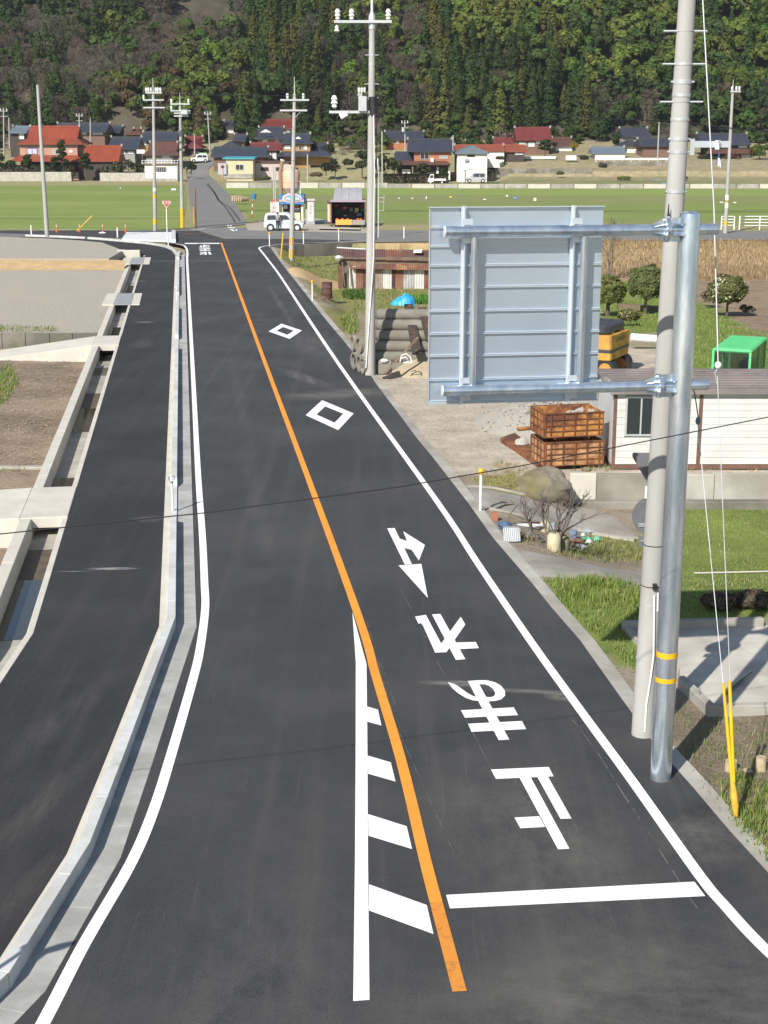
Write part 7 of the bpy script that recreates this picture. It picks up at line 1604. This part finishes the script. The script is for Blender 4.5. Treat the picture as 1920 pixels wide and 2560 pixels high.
# ---------------------------------------------------------------- wooded hill
def zh(X, Y):
    n_ = noise.noise(Vector((X*.012, Y*.012, 4)))*7+noise.noise(Vector((X*.04, Y*.04, 2)))*2.5
    return village(min(Y, 346), X)+max(0, Y-344)*.60*(1 if Y < 620 else 1-.0009*(Y-620))+n_*sm(Y, 344, 375)-.3
mb = MB(); hx = [-700, -500, -350, -260]+[-200+8*i for i in range(51)]+[260, 350, 500, 700]; hy = [338]+[344+6*i for i in range(20)]+[470, 500, 540, 600, 700, 850]
for Y in hy:
    for X in hx: mb.v.append((X, Y, zh(X, Y) if Y > 340 else village(Y, X)-.6))
for j in range(len(hy)-1):
    for i in range(len(hx)-1): a = j*len(hx)+i; mb.f.append((a, a+1, a+len(hx)+1, a+len(hx)))
mb.build('hill', pm('forest_floor', (.075, .062, .040), (.035, .036, .018), s=.25, rough=1, bump=.4, bs=.8, c3=(.11, .09, .06), s3=.05), None, smooth=True, label='steep wooded hill behind the village', cat='hill', kind='structure')
CON = (.042, .072, .016); OLI = (.092, .100, .022); BRO = (.040, .068, .019); BAM = (.125, .165, .030); TWG = (.150, .126, .092); RUS = (.10, .080, .032); EVG = (.070, .110, .024)
def ttype(x, y):
    w_ = 60*noise.noise(Vector((x*.012, y*.012, 1))); x += w_; y += .5*w_; r0 = rnd.random()
    if y < 45 and 440 < x < 560: return None
    if 38 < x < 80 and 205 < y < 262: return None
    if x > 1400 and y < 205: return ('bam', EVG if r0 < .45 else BAM) if r0 < .93 else ('con', CON)
    if x > 1130 and y < 110: return ('bam', BAM) if r0 < .6 else ('rnd', EVG) if r0 < .85 else ('con', OLI)
    if x > 1480: return ('rnd', BRO) if r0 < .5 else ('bare', TWG) if r0 < .75 else ('rnd', EVG)
    if x > 1080: return ('con', CON) if r0 < .55 else ('con', OLI) if r0 < .78 else ('rnd', EVG) if r0 < .93 else ('bare', TWG)
    if x > 860: return ('bare', TWG) if r0 < .45 else ('rnd', EVG) if r0 < .7 else ('con', CON) if r0 < .85 else ('bam', BAM)
    if x > 590: return ('con', CON) if r0 < .42 else ('con', OLI) if r0 < .58 else ('rnd', EVG) if r0 < .8 else ('bare', TWG)
    if abs(y-(195-(x-170)*.42)) < 38 and x > 140: return ('bare', TWG) if r0 < .8 else ('rnd', EVG)
    if x > 250 and y > 60: return ('rnd', EVG) if r0 < .4 else ('bam', BAM) if r0 < .68 else ('bare', TWG) if r0 < .85 else ('rnd', RUS)
    if 90 < x < 250: return ('con', CON) if r0 < .45 else ('rnd', BRO) if r0 < .6 else ('bare', TWG)
    return ('bare', TWG) if r0 < .58 else ('rnd', BRO) if r0 < .8 else ('con', CON)
LIB = {}
for kd, hh, rr, n, ls in (('con', 11.5, 2.4, 640, .50), ('rnd', 7.5, 3.3, 560, .56), ('bam', 8., 3.0, 600, .54), ('bare', 8, 2.9, 420, .70)):
    LIB[kd] = [crown(kd, hh, rr, n, ls) for _ in range(7)]
VV, CC = [], []; stems = MB(); sp_ = 3.9
Y = 322.
while Y < 452:
    X = -165.+(1.9 if int(Y/3.4) % 2 else 0)
    while X < 165:
        x, y = X+rnd.uniform(-1.3, 1.3), Y+rnd.uniform(-1.3, 1.3); z = zh(x, y); px, py = proj(x, y, z+4)
        tt = ttype(px, py) if py > -260 else None
        small = 1.
        if y < 366:
            p0_ = proj(x, y, z)[0]
            if any(h0-6 < p0_ < h1+6 and y < hy_+10 for h0, h1, hy_ in HOUSES): tt = None
            if y < 346:
                small = .5
                if x > 22 and y < 338 or (abs(p0_-510) < 45 and y < 336): tt = None
                elif tt and tt[0] == 'con': tt = ('rnd', tt[1])
        if tt and -260 < px < 2180:
            kd, cb = tt; C, N, S = LIB[kd][rnd.randrange(7)]; s_ = rnd.uniform(.72, 1.25)*small*(1 if kd != 'bare' else .85); a = rnd.uniform(0, 6.283); ca, sa = math.cos(a), math.sin(a)
            Cx = np.stack([C[:, 0]*ca-C[:, 1]*sa, C[:, 0]*sa+C[:, 1]*ca, C[:, 2]*rnd.uniform(.85, 1.15)], 1)*s_+np.array([x, y, z-.6]); Nx = np.stack([N[:, 0]*ca-N[:, 1]*sa, N[:, 0]*sa+N[:, 1]*ca, N[:, 2]], 1)
            if py < 40 or px < -60 or px > 1990: k = rng.random(len(Cx)) < .6; Cx, Nx, S_ = Cx[k], Nx[k], S[k]*1.2
            else: S_ = S
            v, q = leaf_quads(Cx, Nx, S_*s_, .62 if kd != 'bare' else .055)
            VV.append(v.astype('f')); cc_ = np.array(cb)*(1+.13*rng.normal()+.3*noise.noise(Vector((x*.03, y*.03, 8))))*(1+.06*rng.normal(size=3)); CC.append(np.repeat(lcol(np.clip(cc_, .008, .5), len(Cx), .12, .05), 4, 0).astype('f'))
            if kd == 'bare' and rnd.random() < .7:
                b = Vector((x, y, z-.5))
                for k in range(3): stems.tube([b, b+Vector((rnd.uniform(-.5, .5), rnd.uniform(-.4, .4), 3.))*s_, b+Vector((rnd.uniform(-1.6, 1.6), rnd.uniform(-1, 1), 6.5))*s_], [.11, .07, .02], 4, False)
        X += sp_
    Y += 3.4
VV = np.concatenate(VV); CC = np.concatenate(CC); nq = len(VV)//4
fast_mesh('woodland', VV, np.arange(nq*4).reshape(-1, 4), W['leaf'], CC, None, label='mixed woodland covering the hill', cat='woodland', kind='stuff')
stems.build('woodland_stems', pm('pale_stem', (.20, .17, .14), (.13, .11, .09), s=2, rough=.95), None, label='pale bare stems among the hill woodland', cat='woodland', kind='stuff')
print('forest quads', nq)
# conifers that stand out in front of the wood
for i, (x, yb_, yt_, Y, c) in enumerate([(1118, 345, 222, 349, CON), (1146, 348, 205, 348, CON), (1168, 352, 264, 345, OLI), (1222, 347, 226, 349, CON), (1248, 345, 196, 352, OLI), (1292, 342, 225, 350, CON), (1318, 340, 214, 352, CON), (1346, 342, 206, 351, CON), (1376, 342, 216, 350, CON), (1408, 340, 210, 353, OLI), (1440, 350, 232, 348, CON), (1462, 358, 182, 346, OLI), (1488, 356, 244, 345, CON), (1030, 340, 250, 350, EVG), (985, 345, 262, 348, CON), (770, 335, 232, 350, CON), (745, 330, 200, 354, CON), (795, 345, 265, 346, OLI), (640, 335, 228, 349, CON), (605, 338, 250, 347, CON), (625, 330, 190, 356, CON), (540, 345, 258, 345, OLI), (455, 340, 240, 350, RUS), (500, 345, 250, 346, RUS), (1700, 352, 262, 348, CON), (1770, 350, 250, 349, CON)]):
    b = D(x, yb_, Y); b.z = zh(b.x, Y) if Y > 344 else village(Y, b.x); h = D(x, yt_, Y).z-b.z
    tree('conifer_tree', 'dark pointed conifer standing at the foot of the wooded hill' if c != OLI and c != RUS else 'olive brown pointed conifer at the foot of the wooded hill', b, h, h*.17+.6, 'con', c, 1500, .34, 'tree', group='dark conifers at the hill foot' if c not in (OLI, RUS) else 'olive brown conifers at the hill foot', tr=.18)
# ---------------------------------------------------------------- village planting
def bush(px, top, w_, Y, label, col, kind='rnd', name='garden_shrub', cat='shrub', n=500, ls=.22, z=None, **k):
    b = D(px[0], px[1], Y); b.z = b.z if z is None else z; h = D(px[0], top, Y).z-b.z; return tree(name, label, b, h, w_/2*Y/3600*1.02, kind, col, n, ls, cat, **k)
bush((157, 446), 352, 34, 290, 'tall cloud pruned pine before the great red roof', (.040, .062, .016), 'pine', 'pine_tree', 'tree', 1300, .26)
bush((70, 440), 388, 36, 290, 'rounded pine below the lattice window', (.036, .058, .015), 'pine', 'pine_tree', 'tree', 900, .26)
bush((137, 440), 394, 30, 289.5, 'low dark pine beside the tall pine', (.026, .042, .014), 'pine', 'pine_tree', 'tree', 800, .25)
bush((215, 448), 385, 42, 289, 'dark spreading pine between red house and annex', (.034, .046, .016), 'pine', 'pine_tree', 'tree', 1000, .27)
bush((182, 448), 412, 14, 288.6, 'slim brown leaved shrub at the stone wall end', (.10, .075, .03), 'rnd', n=300)
bush((12, 438), 378, 60, 292, 'dense evergreen at the left of the red house', (.04, .06, .018), 'rnd', n=700, ls=.28)
for i, (x, tp_, w_, c) in enumerate(((262, 402, 28, (.13, .125, .09)), (292, 398, 30, (.09, .09, .045)), (322, 396, 34, (.055, .06, .028)), (348, 398, 30, (.035, .05, .018)))):
    bush((x, 446), tp_, w_, 290, ['greyish flowering shrub behind the stone wall', 'pale olive shrub behind the stone wall', 'brown green shrub behind the stone wall', 'dark green shrub beside the white store'][i], c, n=600, ls=.2, flower=(.42, .40, .34) if i < 2 else None)
def hedge(label, x0, x1, y0, y1, Y, col, dep=1.2, n=1500):
    a, b = D(x0, y1, Y), D(x1, y0, Y); t = thing('clipped_hedge', label, 'hedge', ((a.x+b.x)/2, Y, a.z)); C = np.stack([rng.uniform(a.x, b.x, n), Y+rng.uniform(0, dep, n), rng.uniform(a.z, b.z, n)], 1); f = rng.random(n) < .55; C[f, 1] = Y+rng.uniform(-.05, .1, f.sum()); g_ = rng.random(n) < .3; C[g_, 2] = b.z+rng.normal(size=g_.sum())*.06
    v, q = leaf_quads(C, rng.normal(size=(n, 3))+np.array([0, -.6, .5]), np.full(n, .16)); fast_mesh('foliage', v, q, W['leaf'], np.repeat(lcol(col, n), 4, 0), t)
    MB().box(a.x+.1, b.x-.1, Y+.1, Y+dep-.1, a.z-.6, b.z-.12).build('twig_core', W['bark'], t)
hedge('long dark clipped hedge behind the stone wall of the red house', -60, 186, 414, 432, 289.6, (.026, .042, .013), n=2600)
hedge('long clipped hedge behind the white light truck', 955, 1122, 436, 459, 276, (.030, .046, .014), n=2600)
bush((962, 455), 372, 56, 284, 'leafy garden tree left of the orange brick house', (.055, .075, .02), n=900, ls=.26, name='garden_tree', cat='tree')
bush((985, 440), 388, 40, 285, 'light olive garden tree beside the dark roofed annex', (.085, .095, .028), n=700, name='garden_tree', cat='tree')
bush((1060, 440), 404, 40, 284, 'low garden bush under the large window', (.05, .065, .02), n=400)
bush((1108, 452), 418, 24, 283, 'dark bush between the white gate posts', (.03, .045, .014), n=400)
bush((838, 440), 398, 36, 296, 'dark round bush right of the ochre house', (.025, .035, .014), n=500)
bush((815, 436), 402, 28, 296, 'dark hedge bush beside the ochre house', (.022, .034, .012), n=400)
bush((905, 440), 372, 40, 296, 'shaggy evergreen behind the middle pole', (.045, .06, .022), n=700, ls=.26)
bush((1362, 394), 350, 46, 306, 'spreading garden pine before the maroon roofed house', (.032, .05, .016), 'pine', 'pine_tree', 'tree', 900, .26)
bush((1434, 378), 346, 22, 312, 'mustard yellow leafed shrub at the slope edge', (.22, .17, .015), n=500)
bush((1504, 434), 404, 30, 296, 'round dark bush below the white guard rail', (.05, .055, .028), n=600)
bush((1898, 404), 352, 56, 306, 'bright green rounded tree at the right house', (.09, .12, .022), n=900, ls=.28, name='garden_tree', cat='tree')
bush((1830, 402), 382, 50, 308, 'low red brown shrub before the right house', (.10, .055, .03), n=500)
bush((1775, 404), 384, 60, 308, 'dark garden hedge bush behind the guy wire', (.035, .05, .018), n=500)
bush((1890, 460), 440, 60, 292, 'dark brushwood heap at the far right wall', (.05, .042, .03), n=400)
bush((720, 440), 396, 26, 299, 'dark tree between the pinkish building and ochre house', (.03, .045, .016), n=500)
bush((478, 432), 405, 26, 285, 'dark hedge bush at the foot of the village lane', (.03, .045, .014), n=500)
bush((1282, 375), 335, 66, 336, 'pinkish bare shrub behind the maroon back roof', (.20, .12, .10), 'bare', n=600, ls=.5)
bush((1850, 440), 425, 40, 297, 'leafless garden tree at the far right', (.13, .11, .09), 'bare', n=150, ls=.5)
for i, (x, yb_, tp_, w_, Y, c, lb) in enumerate(((1250, 402, 390, 26, 298, (.09, .10, .035), 'low olive bush under the white lean-to'), (1400, 440, 428, 22, 287, (.11, .11, .05), 'small olive bush on the terrace wall'), (1560, 452, 440, 40, 281, (.13, .17, .04), 'bright vegetable bed row on the terrace'), (1700, 452, 440, 46, 281, (.11, .14, .04), 'leafy vegetable bed beside the near concrete pole'), (870, 420, 396, 34, 304, (.06, .075, .025), 'round bush on the grass terrace left of the middle pole'), (790, 446, 430, 40, 290, (.17, .13, .08), 'brown scrub patch below the ochre house'), (660, 452, 440, 40, 284, (.10, .12, .035), 'weedy bush below the pinkish building'), (1460, 402, 388, 26, 306, (.06, .07, .03), 'dark bush between white tank and blue grey shed'))):
    bush((x, yb_), tp_, w_, Y, lb, c, 'full', n=450, ls=.2, trunk=False)
# near garden trees on the right
b = PG(1612, 786); h = D(1612, 655, b.y).z-b.z; tree('round_tree', 'round clipped evergreen tree on a forked trunk by the lawn', b, h, 1.28, 'full', (.165, .19, .07), 8000, .075, tr=.10)
b = PG(1518, 792); h = D(1518, 682, b.y).z-b.z; tree('garden_bush', 'tall yellow green bush beside the sign panel', b, h, 1.15, 'full', (.18, .20, .06), 6000, .08, 'shrub')
b = PG(1570, 815); h = .9; tree('garden_bush', 'low yellowing bush behind the excavator', b, h, .7, 'full', (.14, .14, .05), 1500, .06, 'shrub', trunk=False, flower=(.5, .45, .2))
b = PG(1816, 792); h = D(1816, 678, b.y).z-b.z; tree('flowering_tree', 'round evergreen dotted with cream blossom on the lawn edge', b, h, 1.25, 'full', (.135, .15, .05), 8000, .08, tr=.07, flower=(.62, .55, .38))
b = PG(1868, 790); tree('garden_bush', 'small grey bush right of the flowering tree', b, .75, .5, 'rnd', (.12, .11, .07), 600, .06, 'shrub', trunk=False)
b = PG(1765, 770); tree('garden_bush', 'low tan bush left of the flowering tree', b, 1.1, .6, 'rnd', (.17, .14, .07), 600, .07, 'shrub', trunk=False)

# cut brush piled behind the slab
b = PG(1860, 1540)
for i, (dx, r_) in enumerate(((-.35, .42), (.3, .5), (.95, .55))):
    tree('brush_heap', ['small tangled heap of cut brush behind the slab', 'middle heap of cut brush behind the slab', 'broad heap of cut brush behind the slab'][i], b+Vector((dx, .45+.1*i, -.1)), .42, r_, 'full', (.13, .105, .075), 1100, .045, 'brush', trunk=False)
# ================================================================== grass
def grass(label, poly, dens, h, wd, cols, Yr=None, n_max=60000, lean=.35, zf=None, name='grass', clump=.5):
    ws = [PG(*q) if zf is None else P(*q, zf) for q in poly]; x0, x1 = min(p.x for p in ws), max(p.x for p in ws); y0, y1 = min(p.y for p in ws), max(p.y for p in ws)
    N_ = min(int((x1-x0)*(y1-y0)*dens), n_max*3); pts = []
    for i in range(N_):
        X, Y = x0+(x1-x0)*rnd.random(), y0+(y1-y0)*rnd.random()
        if clump and noise.noise(Vector((X*1.8, Y*1.8, 7)))+.6*noise.noise(Vector((X*5, Y*5, 3))) < (rnd.random()-.62)*clump*2: continue
        z = zr(X, Y) if zf is None else zf
        if not inpoly(*proj(X, Y, z), poly): continue
        pts.append((X, Y, z-.01))
        if len(pts) >= n_max: break
    if not pts: return
    Pn = np.array(pts); n = len(Pn); a = rng.random(n)*6.2832; hh = h*(.45+.8*rng.random(n)); d = np.stack([np.cos(a), np.sin(a), 0*a], 1); s_ = np.stack([-np.sin(a), np.cos(a), 0*a], 1)*(wd*(.6+.7*rng.random(n)))[:, None]
    m1 = Pn+d*(hh*lean*.35)[:, None]+np.array([0, 0, 1])*(hh*.6)[:, None]; m2 = Pn+d*(hh*lean*(.7+.6*rng.random(n)))[:, None]+np.array([0, 0, 1])*hh[:, None]
    v = np.stack([Pn-s_, Pn+s_, m1+s_*.8, m2+s_*.12, m2-s_*.12, m1-s_*.8], 1).reshape(-1, 3); i0 = np.arange(n)*6
    q = np.concatenate([np.stack([i0, i0+1, i0+2, i0+5], 1), np.stack([i0+5, i0+2, i0+3, i0+4], 1)])
    c = np.array(cols)[rng.integers(0, len(cols), n)]*(1+.18*rng.normal(size=(n, 1)))
    fast_mesh(name, v, q, W['grass'], np.clip(np.repeat(c, 6, 0), .01, .8), None, label=label, cat='grass', kind='stuff')
GR = [(.18, .27, .045), (.15, .235, .04), (.23, .30, .065), (.31, .31, .12)]; GD = [(.18, .25, .05), (.14, .20, .04), (.24, .27, .09), (.34, .30, .15)]; ST = [(.42, .31, .16), (.34, .24, .12), (.47, .37, .21), (.26, .18, .09)]
grass('lush green grass bank beside the concrete edging', [(1352, 1450), (1400, 1452), (1450, 1442), (1520, 1448), (1600, 1470), (1660, 1490), (1660, 1560), (1560, 1552), (1570, 1600), (1592, 1640), (1590, 1690), (1545, 1640), (1480, 1580), (1420, 1530), (1370, 1470)], 800, .10, .007, GR, clump=.45)
grass('rank tall grass along the lower path', [(1380, 1450), (1520, 1450), (1640, 1478), (1660, 1520), (1520, 1510), (1430, 1500)], 520, .20, .008, GR, clump=.5)
grass('short lawn grass beyond the slab', [(1640, 1268), (2100, 1268), (2100, 1545), (1640, 1545)], 330, .06, .008, GD+GR+[(.40, .34, .2)], n_max=26000, clump=.7)
grass('sparse weeds around the guy wire anchor', [(1690, 1870), (1800, 1800), (2050, 1800), (2050, 2300), (1920, 2170), (1830, 2080), (1760, 1985)], 330, .10, .006, GR+GD, clump=.75, n_max=12000)
grass('green tufts at the foot of the guy wire', [(1800, 2000), (1830, 1930), (1890, 1960), (2050, 1990), (2050, 2330), (1930, 2180), (1850, 2090)], 900, .16, .007, GR, clump=.55, n_max=14000)
grass('weeds at the foot of the concrete pole', [(1640, 1800), (1700, 1760), (1770, 1800), (1790, 1850), (1700, 1900)], 300, .08, .005, GD, clump=.7)
grass('dry and green weeds between the two paths', [(1480, 1345), (1600, 1352), (1640, 1340), (1640, 1425), (1540, 1412), (1420, 1395), (1340, 1378), (1400, 1372), (1470, 1375)], 420, .13, .007, GD+[(.40, .33, .2)], clump=.5)
grass('dry grass beside the boulder', [(1175, 1200), (1250, 1150), (1320, 1170), (1305, 1230), (1210, 1215)], 350, .11, .007, [(.40, .33, .19), (.33, .27, .14), (.2, .22, .06)], clump=.5)
grass('weeds on the bank under the hut', [(1425, 1170), (1900, 1168), (1900, 1195), (1425, 1195)], 260, .12, .008, [(.42, .35, .2), (.3, .27, .12), (.16, .22, .05)], clump=.4)
grass('tall dry straw grass below the cross road', [(1060, 612), (1480, 604), (2150, 604), (2150, 690), (1790, 705), (1650, 690), (1480, 700), (1080, 690)], 42, .34, .022, ST, n_max=38000, clump=.5)
grass('green lawn around the flowering tree', [(1480, 760), (1660, 745), (1770, 770), (1890, 830), (2100, 860), (2100, 935), (1700, 930), (1640, 830), (1570, 835)], 90, .13, .014, GR, n_max=22000, clump=.3)
grass('rough grass around the tin shack', [(690, 640), (845, 645), (845, 712), (1075, 726), (1075, 770), (900, 775), (800, 735), (770, 690)], 55, .16, .016, GD, n_max=20000, clump=.6)
grass('leafy green row near the tin shack', [(855, 735), (915, 730), (915, 750), (858, 750)], 200, .35, .03, [(.08, .15, .03), (.11, .18, .04)], clump=.1)
grass('weeds left of the pipe stack', [(850, 800), (890, 775), (895, 830), (880, 840), (855, 828)], 220, .25, .014, GD+GR, clump=.4)
grass('bright green tuft in front of the blue tarpaulin', [(1008, 748), (1070, 745), (1070, 762), (1010, 762)], 260, .4, .02, [(.10, .26, .03), (.13, .3, .05)], clump=.1)
grass('green weeds on the tilled soil', [(-60, 905), (30, 915), (48, 960), (25, 990), (8, 1010), (-60, 1020)], 300, .16, .012, GR, zf=SOIL_Z, clump=.5)
grass('weeds along the top of the block wall', [(-60, 812), (140, 818), (150, 831), (-60, 831)], 120, .12, .014, GD, zf=.02, clump=.5)
grass('weeds along the soil beam', [(-40, 1172), (62, 1172), (62, 1180), (-40, 1182)], 320, .12, .01, GR, zf=SOIL_Z, clump=.4)
grass('straw litter over the tilled soil', [(-60, 900), (200, 900), (160, 1000), (100, 1165), (-60, 1165)], 34, .03, .012, [(.42, .34, .23), (.5, .42, .3)], zf=SOIL_Z+.03, lean=6, clump=0, n_max=9000)
grass('weeds among the barrels', [(1280, 1335), (1330, 1335), (1360, 1370), (1300, 1360)], 260, .16, .008, [(.40, .33, .18), (.3, .28, .1)], clump=.3)
print('objects', len(bpy.data.objects), 'tris', sum(len(o.data.loops)-2*len(o.data.polygons) for o in bpy.data.objects if o.type == 'MESH'))

# ================================================================== the air between here and the hill
hz_ = MB().box(-720, 720, -70, 910, -4, 420).build('haze', None, None, label='faint haze in the air over the valley', cat='haze', kind='stuff')
hm = bpy.data.materials.new('haze'); hm.use_nodes = True; hn = hm.node_tree.nodes; hl = hm.node_tree.links; hn.remove(hn['Principled BSDF'])
pv = hn.new('ShaderNodeVolumePrincipled'); pv.inputs['Color'].default_value = (.86, .90, 1, 1); pv.inputs['Density'].default_value = .00013; pv.inputs['Anisotropy'].default_value = .2
hl.new(pv.outputs[0], hn['Material Output'].inputs['Volume']); hz_.data.materials.clear(); hz_.data.materials.append(hm)
